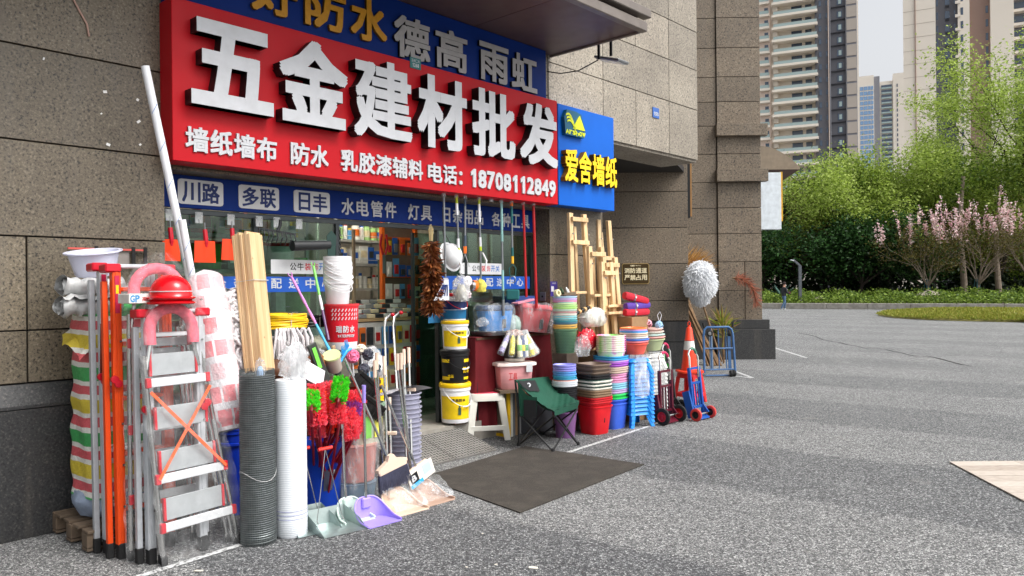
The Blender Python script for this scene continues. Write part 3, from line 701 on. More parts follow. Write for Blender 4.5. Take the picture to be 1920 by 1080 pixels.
# shaded undergrowth that closes the wood behind
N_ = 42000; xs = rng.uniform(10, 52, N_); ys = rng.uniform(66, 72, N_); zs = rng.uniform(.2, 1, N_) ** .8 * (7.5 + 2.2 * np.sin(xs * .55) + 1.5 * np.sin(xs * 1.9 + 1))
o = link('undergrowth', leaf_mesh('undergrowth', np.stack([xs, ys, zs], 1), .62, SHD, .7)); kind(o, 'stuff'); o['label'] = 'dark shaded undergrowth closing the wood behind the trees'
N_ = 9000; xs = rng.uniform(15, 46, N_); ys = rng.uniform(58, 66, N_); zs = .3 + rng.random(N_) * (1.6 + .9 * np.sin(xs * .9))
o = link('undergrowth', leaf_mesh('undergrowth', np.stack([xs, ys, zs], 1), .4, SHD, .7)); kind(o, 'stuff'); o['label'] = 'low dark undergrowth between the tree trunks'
# ground cover along the low wall
N_ = 30000; s = rng.uniform(-8, 31, N_); d = rng.uniform(.35, 7, N_); z = .36 + rng.random(N_) * (.28 + .26 * (np.sin(s * 2.3 + d) * .5 + .5) + .07 * d)
GP = np.array(GA)[None] + s[:, None] * np.array(gd)[None] + d[:, None] * np.array(gn)[None]; GP[:, 2] = z
o = link('ground_cover', leaf_mesh('ground_cover', GP, .17, COVG, .6)); kind(o, 'stuff'); o['label'] = 'low leafy green ground cover along the concrete wall'
# grass island in the road
isl = [on(*q) for q in ((1645, 592), (1665, 587), (1740, 583.5), (1840, 582.8), (1990, 583), (1990, 610), (1920, 605), (1830, 603), (1740, 600.5), (1680, 597))]
ic = sum(isl, Vector()) / len(isl)
mb = MB(); ring = [v + Vector((0, 0, .01)) for v in isl]; ring2 = [ic + (v - ic) * .93 + Vector((0, 0, .14)) for v in isl]
n_ = len(isl); mb.add(ring + ring2 + [ic + Vector((0, 0, .3))], [(i, (i + 1) % n_, n_ + (i + 1) % n_, n_ + i) for i in range(n_)] + [(n_ + i, n_ + (i + 1) % n_, 2 * n_) for i in range(n_)])
kind(mb.to('grass_island', M('turf_soil', (112, 108, 60), .95, 0, .25, 2)), 'structure')
pts = []
for _ in range(26000):
    i = rng.integers(0, n_); a_, b_ = rng.random(2); a_ = sqrt(a_); v = ic + (isl[i] - ic) * (a_ * (1 - b_)) + (isl[(i + 1) % n_] - ic) * (a_ * b_); pts.append((v.x, v.y, .05 + .22 * (1 - a_) + .03))
o = link('grass', leaf_mesh('grass', np.array(pts), .16, GRS, .25, -.9)); kind(o, 'stuff'); o['label'] = 'patchy yellow green grass on the road island'
# trees
tree('dark_tree', 'dense dark green round tree by the lamp post', P3(1612, 57), 7.6, DKG, .26, 26000, .2, .16, 6, .75, BARKD, .62, seed=3, fill=.25)
tree('dark_tree', 'small dark green tree half hidden by the granite pillar', P3(1438, 60), 6.2, DKG, .28, 9000, .15, .2, 5, .7, BARKD, .6, seed=5, fill=.3)
tree('olive_tree', 'thin olive brown tree between pillar and dark tree', P3(1490, 61), 9.5, OLV, .2, 7000, .12, .2, 4, .4, BARK, .7, seed=8, fill=.4)
tree('olive_tree', 'sparse yellow green sapling in front of the balcony tower', P3(1545, 63), 9.5, MIDG, .2, 4200, .12, .3, 4, .35, BARK, .6, seed=9)
tree('bare_tree', 'leafless pale tree rising before the dark grey tower', P3(1562, 66), 14.5, OLV, .14, 300, .12, .35, 3, .35, BARKW, .5, seed=12)
tree('lime_tree', 'bright lime green spreading tree with lowest crown before towers', P3(1650, 60), 13.0, LIME, .23, 32000, .24, .24, 6, .72, BARKD, .55, lean=(-.1, 0), seed=21, lift=.2)
tree('lime_tree', 'tall lime green tree with forked dark trunk before beige tower', P3(1748, 63), 14.5, LIME, .23, 34000, .34, .26, 6, .66, BARKD, .6, lean=(-.05, 0), seed=22, lift=.2)
tree('lime_tree', 'tallest lime green tree with many upright dark branches', P3(1855, 61), 20.5, LIME, .23, 42000, .38, .28, 7, .60, BARKD, .65, seed=23, lift=.2)
tree('lime_tree', 'lime green tree cut off by the right picture edge', P3(1945, 62), 17.5, LIME, .22, 24000, .3, .25, 5, .5, BARKD, .75, seed=24, lift=.2)
tree('mid_green_tree', 'mid green tree behind the pink blossom between lime crowns', P3(1700, 66), 10.0, MIDG, .24, 16000, .2, .2, 5, .65, BARK, .75, seed=31, fill=.4)
tree('mid_green_tree', 'mid green tree low behind the right blossom trees', P3(1800, 68), 10.5, MIDG, .24, 15000, .2, .2, 5, .65, BARK, .75, seed=32, fill=.4)
tree('mid_green_tree', 'shaded green tree at the far right behind blossom', P3(1905, 67), 10.0, MIDG, .24, 14000, .2, .2, 5, .65, BARK, .75, seed=33, fill=.4)
tree('blossom_tree', 'pink blossom tree with vase-shaped twigs nearest the dark tree', P3(1738, 53.5), 5.6, OLV, .14, 4200, .12, .18, 9, .5, BARKW, .3, seed=41, blossom=(BLS, 1700, .12), stake=True)
tree('blossom_tree', 'fullest pink blossom tree standing right of the first one', P3(1832, 52.5), 6.2, OLV, .14, 4600, .13, .18, 10, .5, BARKW, .3, seed=42, blossom=(BLS, 2300, .12), stake=True)
tree('blossom_tree', 'pink blossom tree cut by the right edge of the photo', P3(1928, 51), 6.2, OLV, .14, 4200, .13, .18, 9, .5, BARKW, .3, seed=43, blossom=(BLS, 1700, .12))
for i, (px, Y, r, lb) in enumerate(((1578, 60, .13, 'slim dark trunk just right of the lamp post'), (1662, 62, .2, 'brown trunk between dark tree and first blossom tree'), (1805, 56, .24, 'thick whitewashed trunk between the two blossom trees'), (1872, 57, .22, 'thick pale trunk right of the fullest blossom tree'))):
    t = thing('tree_trunk', lb, 'tree', P3(px, Y), 0, 'bare trunks under the trees'); mb = MB(); pts = [Vector((.12 * sin(k * .9 + i), .1 * cos(k + i), k * 1.5)) for k in range(7)]
    mb.tube(pts, [r * (1 - .08 * k) for k in range(7)], 9); mb.to('trunk', BARKW if i > 1 else BARKD, t)
    link('crown', leaf_mesh('crown', np.array([pts[-1][:]]) + rng.normal(size=(1500, 3)) * np.array([1.3, 1.3, 1.0]), .24, MIDG), t)
# agave, boulders, lamp post
t = thing('agave_plant', 'blue green agave rosette by the granite pillar', 'plant', P3(1467, 56), 0); AG = M('agave_leaf', (66, 96, 88), .5)
for i in range(26):
    a = i * 2.4; th = .25 + (i / 26) * 1.0; L = 1.6; mb = MB()
    pts = [Vector((cos(a) * sin(th + .12 * q) * L * q, sin(a) * sin(th + .12 * q) * L * q, cos(th + .35 * q * q) * L * q)) for q in (0, .3, .6, .85, 1)]
    s_ = Vector((-sin(a), cos(a), 0)); wv = (.06, .11, .10, .06, .005)
    mb.add([p_ - s_ * w for p_, w in zip(pts, wv)] + [p_ + s_ * w for p_, w in zip(pts, wv)] + [p_ - Vector((0, 0, .05)) for p_ in pts], [(k, k + 1, 5 + k + 1, 5 + k) for k in range(4)] + [(k, 10 + k, 11 + k, k + 1) for k in range(4)] + [(5 + k, 6 + k, 11 + k, 10 + k) for k in range(4)])
    mb.to('leaf', AG, t)
RK = M('boulder_grey', (150, 142, 128), .9, 0, .25, 2, .6, 8)
for px, w, h_, lb in ((1740, 1.9, .62, 'rounded grey boulder in the ground cover below the blossom'), (1535, 1.0, .3, 'small pale rock beside the lamp post in the bed'), (1587, .6, .26, 'tiny pale rock on the low wall edge')):
    mb = MB(); mb.grid(lambda u, v: Vector((w * .5 * sin(pi * v) * cos(2 * pi * u) * (1 + .12 * sin(5 * u * 2 * pi)), w * .35 * sin(pi * v) * sin(2 * pi * u), h_ * (1 - v) * (1 + .2 * sin(7 * u + 3 * v)))), 18, 9, closed_u=True)
    tag(mb.to('boulder', RK, None, P3(px, 50.5 if px > 1700 else 52.3) + Vector((0, 0, .12))), lb, 'rock')
t = thing('lamp_post', 'dark grey angled lamp post standing at the bed edge', 'lamp post', P3(1500, 51.5) , 0); LPM = M('lamp_grey', (88, 92, 98), .5, .4)
MB().box((0, 0, 1.25), (.2, .14, 2.5)).to('post', LPM, t, bev=.01); MB().bar((.02, 0, 2.48), (-.46, 0, 2.92), .15, .13).to('arm', LPM, t, bev=.01); MB().bar((-.4, 0, 2.84), (-.62, 0, 2.90), .16, .06).to('lamp_head', M('lamp_pale', (190, 196, 200), .4), t)
# pale lamp head etc. done; far towers
def tower_material(name, c): return M(name, c, .8, 0, .05, .05, dirt=.0)
BEI = tower_material('tower_beige', (236, 226, 212)); BEID = tower_material('tower_pink_beige', (228, 208, 194)); DGR = tower_material('tower_dark_grey', (96, 96, 102)); MGR = tower_material('tower_mid_grey', (136, 136, 142))
LOUV = tower_material('tower_louvre', (178, 168, 158)); WIN = M('tower_window', (60, 76, 96), .12, 0, .3, .2, spec=.9); RAIL = M('tower_rail_glass', (156, 176, 174), .15, 0, .1, .3, spec=.8); BLG = M('tower_blue_glass', (120, 156, 196), .1, 0, .25, .12, spec=.9); BRN = tower_material('tower_brown', (158, 132, 120))
def tower(label, Y, px, name='tower_block'):
    global TPX; TPX = px; xc = (px - 960) / FPX * Y; return thing(name, label, 'tower', (xc, Y, 0), -math.atan2(xc, Y), 'apartment towers behind the park')
def tx(px, Y):            # sideways metres from the tower's middle line, its front square to the street
    return Y / cos(math.atan((TPX - 960) / FPX)) * math.tan(math.atan((px - 960) / FPX) - math.atan((TPX - 960) / FPX))
def tb(t, Y, px0, px1, z0, z1, y0, y1, name, mat):
    x0, x1 = tx(px0, Y), tx(px1, Y)
    return MB().box(((x0 + x1) / 2, (y0 + y1) / 2, (z0 + z1) / 2), (x1 - x0, y1 - y0, z1 - z0)).to(name, mat, t, smooth=0)
SHARE = {}
def tshare(t, Y, px0, px1, z0, z1, y0, y1, name, mat):
    x0, x1 = tx(px0, Y), tx(px1, Y); key = (name, mat.name)
    if key not in SHARE: SHARE[key] = MB().box((0, 0, 0), (1, 1, 1)).mesh(name, mat, smooth=0)
    return link(name, SHARE[key], t, ((x0 + x1) / 2, (y0 + y1) / 2, (z0 + z1) / 2), (0, 0, 0), (x1 - x0, y1 - y0, z1 - z0))
Y = 180; t = tower('beige high-rise with stacked glass balconies and a dark grey wing', Y, 1600); fh = 3.0
tb(t, Y, 1405, 1449, 0, 90, .0, 14, 'wing_wall', BEID); tb(t, Y, 1449, 1541, 0, 90, .8, 14, 'balcony_wall', BEI); tb(t, Y, 1533, 1590, 0, 90, -.9, 14, 'grey_wall', DGR); tb(t, Y, 1590, 1611, 0, 90, -1.4, 14, 'louvre_wall', MGR); tb(t, Y, 1611, 1614, 0, 90, -1.0, 14, 'edge_wall', BEI)
for k in range(4, 27):
    z = k * fh + .6
    sh = max(0, 1.5 - .02 * k)
    tshare(t, Y, 1453, 1538, z - .55, z + .0, -2.0, .8, 'balcony', BEI); tshare(t, Y, 1456, 1537, z + .02, z + .72, -1.95, -1.9, 'railing', RAIL)
    for a_, b_ in ((1488, 1508), (1514, 1526)): tshare(t, Y, a_, b_, z + .1, z + 2.25, .74, .8, 'window', WIN)
    tshare(t, Y, 1426, 1448, z + .3, z + .85, -1.1, -.02, 'balcony', BEI); tshare(t, Y, 1427, 1447, z + .87, z + 1.6, -1.1, -1.05, 'railing', RAIL); tshare(t, Y, 1438, 1445, z + .9, z + 2.6, -.06, 0, 'window', WIN)
    tshare(t, Y, 1454, 1463, z + 1.3, z + 2.4, -.4, .8, 'bay_edge', BEI)
    tshare(t, Y, 1540, 1545, z + .8, z + 2.1, -.97, -.9, 'window', WIN); tshare(t, Y, 1553, 1556, z + .8, z + 2.0, -.97, -.9, 'window', WIN); tshare(t, Y, 1574, 1584, z + .5, z + 2.0, -.99, -.9, 'window', WIN); tshare(t, Y, 1577, 1582, z + .7, z + 1.8, -1.05, -1.0, 'pane', RAIL)
    tshare(t, Y, 1592, 1610, z + .15, z + 2.7, -1.55, -1.4, 'louvre_panel', LOUV); tshare(t, Y, 1562, 1590, z - .1, z + .1, -1.2, -.9, 'ledge', M('tower_black', (44, 44, 50), .7))
tb(t, Y, 1557.5, 1559, 0, 90, -1.3, -.9, 'downpipe', BEID); tb(t, Y, 1560, 1562, 0, 90, -1.3, -.9, 'fin', MGR)
Y = 175; t = tower('beige and charcoal high-rise behind the tall lime trees', Y, 1705)
tb(t, Y, 1698, 1759, 0, 90, 0, 16, 'end_wall', BEI); tb(t, Y, 1759, 1801, 0, 90, 1.2, 16, 'grey_wall', DGR); tb(t, Y, 1801, 1823, 0, 90, .2, 16, 'bay_wall', BEI); tb(t, Y, 1823, 1862, 0, 90, 1.5, 16, 'brown_wall', BRN); tb(t, Y, 1862, 1906, 0, 90, 0, 16, 'end_wall', BEI); tb(t, Y, 1906, 1990, 0, 90, 2.5, 16, 'balcony_wall', MGR)
for k in range(5, 27):
    z = k * fh + .4
    for a_, b_, y_ in ((1761, 1764, 1.2), (1777, 1786, 1.2), (1794, 1797, 1.2), (1806, 1811, .2), (1854, 1859, 1.5)): tshare(t, Y, a_, b_, z + .6, z + 2.2, y_ - .06, y_, 'window', WIN)
    tshare(t, Y, 1778, 1785, z + .0, z + .45, 1.0, 1.2, 'air_unit', M('tower_black')); tshare(t, Y, 1796, 1806, z + .2, z + .8, -.1, .2, 'ledge', BEI); tshare(t, Y, 1906, 1990, z - .3, z + .25, .6, 2.5, 'balcony', BEI); tshare(t, Y, 1908, 1990, z + .9, z + 2.2, 2.4, 2.5, 'window', WIN)
    tshare(t, Y, 1698, 1758, z - .02, z + .03, -.03, 0, 'joint_line', M('tower_joint', (160, 146, 132), .8))
tb(t, Y, 1720, 1721.5, 0, 90, -.25, 0, 'downpipe', M('tower_pipe', (150, 120, 108), .7))
Y = 420; t = tower('distant apartment block with blue glass front between the two towers', Y, 1640)
tb(t, Y, 1612, 1642, 0, zat(141, Y, 1630), 0, 30, 'glass_wall', BEI); tb(t, Y, 1642, 1653, 0, zat(143, Y, 1650), 1, 30, 'grey_wall', MGR); tb(t, Y, 1653, 1700, 0, zat(153, Y, 1670), 2, 30, 'side_wall', BEI); tb(t, Y, 1678, 1700, 0, zat(141, Y, 1690), 1, 30, 'side_wall', BEI)
for k in range(20):
    z = zat(160 + k * 9.2, Y, 1630)
    for a_, b_ in ((1616, 1622), (1623, 1630), (1631, 1636), (1637, 1641)): tshare(t, Y, a_, b_, z - 2.3, z - .35, -.2, 0, 'window', BLG)
    tshare(t, Y, 1656, 1676, z - 2.2, z - .2, 1.6, 2, 'balcony_opening', WIN); tshare(t, Y, 1656, 1676, z - 2.3, z - 1.5, 1.2, 1.3, 'railing', RAIL); tshare(t, Y, 1685, 1687, z - 2.0, z - .4, .8, 1, 'window', WIN)
# ================================================================== helpers for the goods
def ctr(px, py, r, z=0.0):
    """centre of a round thing whose front foot shows at a pixel"""
    p = on(px, py, z); d = Vector((p.x, p.y, 0)).normalized(); return p + d * r
def plas(name, col=(128, 128, 128), rough=.35, **k): return M('plastic_' + name, col, rough, 0, k.pop('var', .06), k.pop('scale', 7), **k)
ALUM = M('aluminium', (214, 216, 218), .36, .35, .06, 20); ALUMD = M('aluminium_rail', (186, 189, 193), .42, .35, .08, 14); CHROME = M('chrome_tube', (196, 196, 194), .16, .95, .04)
RCAP = plas('red_cap', (190, 16, 38), .35); ORANGE = M('paint_orange', (224, 74, 18), .38, 0, .05); RUBBER = M('rubber_black', (30, 30, 31), .8, 0, .15)
FILM = film('clear_film', alpha=.20); FILMH = film('milky_film', (226, 228, 230), .42, .2, .5, 7); FILMW = film('ladder_wrap', (240, 242, 244), .075, .08, 1.0, 17)
def noise3(v, s=1.0, k=0.0): return sin(v.x * 7.1 * s + k) * sin(v.y * 8.3 * s + 1.3 * k) * .5 + sin(v.z * 9.7 * s + v.x * 3.1 * s + 2 * k) * .35 + sin(v.x * 17 * s + v.z * 13 * s + k) * .15
def blob(rx, ry, rz, amp=.12, k=0.0, nu=28, nv=18, flat=.0, s=3.0):
    """crumpled bag shape resting on z = 0"""
    def f(u, v):
        a, b = 2 * pi * u, pi * v
        p = Vector((sin(b) * cos(a), sin(b) * sin(a), cos(b))); d = 1 + amp * noise3(p, s, k)
        z = p.z * d; z = max(z, -.75)
        return Vector((p.x * d * rx, p.y * d * ry, (z + .75) * rz / 1.75))
    m = MB(); m.grid(f, nu, nv, closed_u=True); return m
def single(mb, name, mats, label, cat, loc, rz=RZ, group=None, rot=None, **k):
    o = mb.to(name, mats, None, loc, rot if rot else (0, 0, rz), **k); return tag(o, label, cat, group)
def fringe_mesh(name, a, b, r, n, L, mat, outward=.9, aspect=.22, taper=True):
    """soft tufts standing out all round the line a-b"""
    a, b = np.array(a), np.array(b); t = rng.random(n)[:, None]; ax = (b - a) / np.linalg.norm(b - a)
    q = rng.normal(size=(n, 3)); q -= (q @ ax)[:, None] * ax; q /= np.linalg.norm(q, axis=1)[:, None]
    P = a + (b - a) * t + q * r * .2; d = q * outward + ax * .45 + rng.normal(size=(n, 3)) * .25; d /= np.linalg.norm(d, axis=1)[:, None]
    s = np.cross(d, rng.normal(size=(n, 3))); s /= np.linalg.norm(s, axis=1)[:, None]; Ln = (L * rng.uniform(.7, 1.2, n))[:, None]
    V = np.stack([P, P + d * Ln * .55 + s * Ln * aspect * .5, P + d * Ln, P + d * Ln * .55 - s * Ln * aspect * .5], 1).reshape(-1, 3)
    me = bpy.data.meshes.new(name); me.from_pydata(V.tolist(), [], [tuple(range(4 * i, 4 * i + 4)) for i in range(n)]); me.materials.append(mat); me.update(); return me

# ================================================================== pallet with striped bundle by the wall
WOODD = M('old_wood', (106, 90, 74), .85, 0, .3, 6, .5, 30, dirt=.5)
t = thing('wooden_pallet', 'weathered wooden pallet under the striped bundle', 'pallet', F(.28, .66))
for y in (.05, .32, .59): MB().box((.36, y, .02), (.72, .09, .018)).to('board', WOODD, t, bev=.003)
for y in (.04, .20, .36, .52, .62): MB().box((.36, y - .0, .128), (.72, .10 if y < .6 else .06, .018)).to('board', WOODD, t, bev=.003)
for x in (.04, .36, .68):
    for y in (.05, .32, .59): MB().box((x, y, .075), (.08, .09, .085)).to('block', WOODD, t, bev=.003)
a = N('striped_tarp'); o_ = a.obj(); sp = a.n('ShaderNodeSeparateXYZ'); a.l(o_, sp.inputs[0])
mr = a.n('ShaderNodeMath'); mr.operation = 'MULTIPLY'; mr.inputs[1].default_value = 1 / .40; a.l(sp.outputs[2], mr.inputs[0])
wb = a.n('ShaderNodeMath'); wb.operation = 'MULTIPLY_ADD'; a.l(a.noise(o_, 4, 3), wb.inputs[0]); wb.inputs[1].default_value = .10; a.l(mr.outputs[0], wb.inputs[2])
fr = a.n('ShaderNodeMath'); fr.operation = 'FRACT'; a.l(wb.outputs[0], fr.inputs[0])
W_, R_t, Y_t, G_t = (226, 224, 216), (206, 92, 98), (214, 192, 66), (70, 164, 92)
rp = a.n('ShaderNodeValToRGB'); rp.color_ramp.interpolation = 'CONSTANT'; e = rp.color_ramp.elements
st = [(0, R_t), (.14, W_), (.21, G_t), (.42, W_), (.50, R_t), (.64, W_), (.71, Y_t), (.92, W_)]
while len(e) < len(st): e.new(.5)
for i, (q, c) in enumerate(st): e[i].position = q; e[i].color = lin(c)
a.l(fr.outputs[0], rp.inputs[0]); a.l(rp.outputs[0], a.b.inputs['Base Color']); a.b.inputs['Roughness'].default_value = .42
a.bump(a.noise(o_, 16, 5, .65), .8, .02); TARP = a.m
t = thing('striped_bundle', 'tall bundle wrapped in red, yellow and green striped tarpaulin on the pallet', 'bundle', F(.42, .34, .14))
def f(u, v):
    a_ = 2 * pi * u; q = (abs(cos(a_)) ** 4 + abs(sin(a_)) ** 4) ** -.25; p = Vector((cos(a_) * q, sin(a_) * q, v * 5)); d = 1 + .06 * noise3(p, .7, 2) + .025 * sin(2 * pi * u * 5 + v * 6) + .012 * sin(v * 34 + 5 * sin(2 * pi * u))
    return Vector((.215 * p.x * d + .135, .22 * p.y * d, .14 + v * 1.13))
m = MB(); m.grid(f, 56, 60, closed_u=True); top = [f(i / 28, 1) for i in range(28)]; m.add(top + [Vector((.16, 0, 1.33))], [(i, (i + 1) % 28, 28) for i in range(28)]); m.to('tarpaulin', TARP, t, smooth=60)
def fl_(u, v):
    return Vector((-.02 - .10 * v + .02 * sin(9 * u + 5 * v), -.20 + .42 * u + .02 * sin(12 * v), 1.34 - .34 * v ** 1.2 * (1 - .35 * u) + .02 * sin(14 * u))) + Vector((.28 * (1 - v), 0, 0))
m = MB(); m.grid(fl_, 16, 14); m.to('tarpaulin_flap', TARP, t, smooth=60)
m = blob(.25, .24, .24, .10, 4); m.to('sack', M('sack_blue_white', (150, 164, 186), .6, 0, .25, 5, .4), t, loc=(.14, 0, .0))
SHEETW = M('sheet_white', (196, 197, 196), .45, 0, .22, 7, .6, 18)
def roll(name, label, loc, L, r, sq, turns=3.4, mat=SHEETW, rot=(0, 0, RZ), cat='tarpaulin roll'):
    P_, n_ = [], 60
    for i in range(n_):
        q = i / (n_ - 1); a_ = 2 * pi * turns * q; rr = r * (.22 + .78 * q) * (1 + .10 * sin(3 * a_ + 1) * q); P_.append(Vector((0, cos(a_) * rr, sin(a_) * rr * sq)))
    m = MB()
    def f2(u, v):
        k = min(int(v * (n_ - 1)), n_ - 1); p = P_[k]; return Vector(((u - .5) * L * (1 + .03 * sin(k * .9)), p.y * (1 + .10 * sin(u * 9 + k * .2)) + .012 * sin(u * 23 + k * .5), p.z * (1 + .16 * sin(u * 11 + k * .31)) + r * sq + .014 * sin(u * 31 + k * .37) * sin(k * .23)))
    m.grid(f2, 14, n_); single(m, name, mat, label, cat, loc, rot=rot, smooth=70)
roll('white_tarp_roll', 'flattened roll of white sheeting lying directly on the striped bundle', at(168, 594, .42), .34, .125, .55)
roll('white_tarp_roll', 'upper roll of white sheeting under the pale basin', at(170, 556, .40), .34, .125, .52, 3.0)
def basin_mesh(r, h, mat, rim=.018, seg=30, sx=1.0, sy=1.0, p=2.0, base=.72, t=.006):
    m = MB(); m.lathe([(0, 0), (r * base, 0), (r * (base + .06), .012), (r * .97, h - .012), (r + rim, h - .004), (r + rim, h + .004), (r * .97, h + .002), (r * .96 - t, h - .012), (r * (base + .05) - t, .014), (0, .012)], seg, p=p, sx=sx, sy=sy); return m
single(basin_mesh(.15, .15, None), 'wash_basin', plas('lavender_white', (214, 216, 236), .3), 'pale lavender basin on top of the white sheeting rolls', 'basin', at(180, 516, .36), rot=(radians(6), radians(-8), RZ), smooth=50)
t = thing('wall_rack', 'black prong rack with a red edge strip behind the pale basin', 'rack', F(.46, .03, 1.84)); MB().box((.18, 0, 0), (.5, .02, .012)).to('edge_strip', M('rack_red', (206, 88, 80), .5), t)
MB().box((.15, .01, -.06), (.34, .004, .10)).to('back_plate', M('rack_grey', (140, 132, 128), .6), t)
for x in (.10, .20, .34, .42): MB().box((x, -.012, -.055), (.022, .012, .15)).to('prong', BLACK, t)

# ================================================================== ladders
def flat_ladder(label, foot, H, Wd, rail, lean, thick=1.0, group='folding ladders leaning by the window', steps=5):
    t = thing('folding_ladder', label, 'ladder', foot, rot=(radians(-lean), 0, RZ), group=group)
    for x, s in ((0, -1), (Wd, 1)):
        MB().box((x, 0, H / 2 + .03), (.048, .05, H - .1)).to('rail', rail, t, bev=.004); MB().box((x, -.026, H / 2 + .03), (.014, .006, H - .14)).to('rail_groove', rail, t, bev=.001)
        MB().box((x + s * .045, .05, H / 2 - .02), (.03, .036, H - .2)).to('rear_rail', rail, t, bev=.003)
        MB().box((x + .0, 0, .04), (.042, .06, .10)).to('foot_cap', RUBBER, t, bev=.006); MB().box((x + s * .045, .05, .045), (.038, .046, .09)).to('foot_cap', RUBBER, t, bev=.006)
        MB().box((x + s * .02, .02, H - .045), (.09, .11, .05)).to('top_cap', RCAP, t, bev=.008)
        k = MB().bar((x + s * .03, -.03, H * .60), (x + s * .02, -.03, H * .78), .014, .008); k.to('brace', CHROME if rail is not ORANGE else ORANGE, t)
        MB().lathe([(0, 0), (.022, 0), (.024, .01), (.022, .024), (0, .026)], 12).to('hinge_disc', RCAP, t, loc=(x + s * .03, -.028, H * .60), rot=(radians(90), 0, 0))
        MB().lathe([(0, 0), (.022, 0), (.024, .01), (.022, .024), (0, .026)], 12).to('hinge_disc', RCAP, t, loc=(x + s * .01, -.028, H * .585), rot=(radians(90), 0, 0))
        for k in range(6): MB().cyl((x + .012, -.026, .3 + k * .24), (x + .012, -.034, .3 + k * .24), .007, seg=8).to('rivet', CHROME, t)
    for k in range(steps): MB().box((Wd / 2, .02, .28 + k * (H - .45) / (steps - 1)), (Wd - .034, .07, .024)).to('tread', ALUM if rail is not ORANGE else ORANGE, t, bev=.003)
    MB().box((Wd / 2, .02, H - .035), (Wd - .02, .09, .02)).to('top_plate', ALUMD, t, bev=.005)
    LBL = M('label_magenta', (176, 24, 66), .5)
    q = MB().box((0.0, -.029, H - .20), (.026, .001, .22)).to('sticker', LBL, t); MB().box((0, -.0300, H - .17), (.016, .001, .05)).to('sticker_mark', YEL, t)
    return t
flat_ladder('silver folding ladder with red cap nearest the striped bundle', on(203, 1036), 1.745, .28, ALUMD, 2)
flat_ladder('orange steel folding ladder between two silver ones', on(228, 1046), 1.735, .28, ORANGE, 2)
flat_ladder('silver folding ladder with red cap right behind the wrapped step ladder', on(284, 1056), 1.47, .30, ALUMD, 1.5)
PINK = M('foam_pink', (232, 108, 124), .75, 0, .18, 30, .4, 40); TREAD = M('tread_grey', (172, 176, 178), .45, .4, .06, 18)
def hoop_ladder(label, foot, Hb, W0, W1, shift, lean, hr, bars, pans, wrap=True, rz=RZ, strap=True):
    t = thing('hoop_step_ladder', label, 'ladder', foot, rot=(radians(-lean), 0, rz), group='folding ladders leaning by the window')
    xl = lambda z: shift * z / Hb; xr = lambda z: W0 + (shift + W1 - W0) * z / Hb
    for k, y in enumerate((0, .035, .07)):
        for fn, s in ((xl, -1), (xr, 1)):
            o2 = s * (-.012 * k)
            MB().tube([(fn(z) + o2, y, z) for z in (.02, Hb * .5, Hb * (1, .97, .94)[k])], .0125, 8).to('rail', CHROME, t)
            MB().lathe([(.014, 0), (.018, .01), (.018, .05), (.012, .06)], 10).to('foot_cap', RUBBER, t, loc=(fn(0) + o2, y, 0))
    cx = (xl(Hb) + xr(Hb)) / 2; R2 = hr; z1 = Hb + .14
    path = [(xl(Hb) + .012, .0, Hb - .08)] + [(cx - R2, 0, z1 - .08), (cx - R2, 0, z1)] + [(cx - R2 * cos(pi * i / 12), 0, z1 + R2 * .95 * sin(pi * i / 12)) for i in range(1, 12)] + [(cx + R2, 0, z1), (cx + R2, 0, z1 - .08), (xr(Hb) - .012, .0, Hb - .08)]
    MB().tube(path, .011, 8).to('hoop', CHROME, t)
    MB().tube(path[2:-2] if False else path[1:-1], .033, 12).to('hoop_padding', PINK, t)
    for z in bars:
        MB().box(((xl(z) + xr(z)) / 2, -.02, z), (xr(z) - xl(z) + .01, .018, .05)).to('step_bar', ALUM, t, bev=.003)
        for fn in (xl, xr): MB().box((fn(z), -.02, z), (.03, .026, .056)).to('step_clip', RCAP, t, bev=.004)
    for z in pans:
        MB().box(((xl(z) + xr(z)) / 2, .012, z), (xr(z) - xl(z) - .075, .012, .125)).to('tread', TREAD, t, bev=.002)
        for fn, s in ((xl, 1), (xr, -1)): MB().box((fn(z) + s * .036, .008, z), (.016, .022, .13)).to('tread_edge', RCAP, t, bev=.003)
    if strap:
        za, zb = bars[0] - .05, bars[-2] + .0
        for f1, f2 in ((xl, xr), (xr, xl)): MB().bar((f1(za), -.036, za), (f2(zb), -.036, zb), .004, .018).to('strap', plas('strap_orange', (232, 104, 66), .4), t)
    if wrap:
        def fw(u, v):
            z = v * (Hb + .36); zz = min(z, Hb); a_, b_ = xl(zz) - .05, xr(zz) + .05
            if z > Hb + .1: q = min(1, (z - Hb - .1) / .26); a_ += (cx - a_) * q * q * .75; b_ += (cx - b_) * q * q * .75
            x = a_ + (b_ - a_) * u; return Vector((x, -.045 - .018 * sin(u * 21 + v * 14) * sin(v * 33 + 4 * u) - .01 * sin(v * 70), z))
        m = MB(); m.grid(fw, 26, 60); m.to('plastic_wrap', FILMW, t, smooth=60)
    return t
fa, fb = on(309, 1062), on(447, 1017); rzE = math.atan2((fb - fa).y, (fb - fa).x); WE = (fb - fa).length
hoop_ladder('step ladder with pink padded hoop, wrapped in clear film, front of all ladders', fa, 1.19, WE, WE - .13, -.065, 4, .135, [1.035, .49, .215], [1.135, .83, .58, .31], rz=rzE)
hoop_ladder('taller step ladder with pink padded hoop standing behind the red helmet', on(246, 1051), 1.42, .42, .33, .015, 1.5, .135, [1.25, .75, .35], [1.15, .55], strap=False)
t = thing('helmet_carton', 'white carton with blue letters lying across the ladder tops', 'carton', at(262, 571, 1.0)); MB().box((.06, 0, .035), (.30, .16, .055)).to('box', M('carton_white', (226, 222, 216), .6), t, bev=.003)
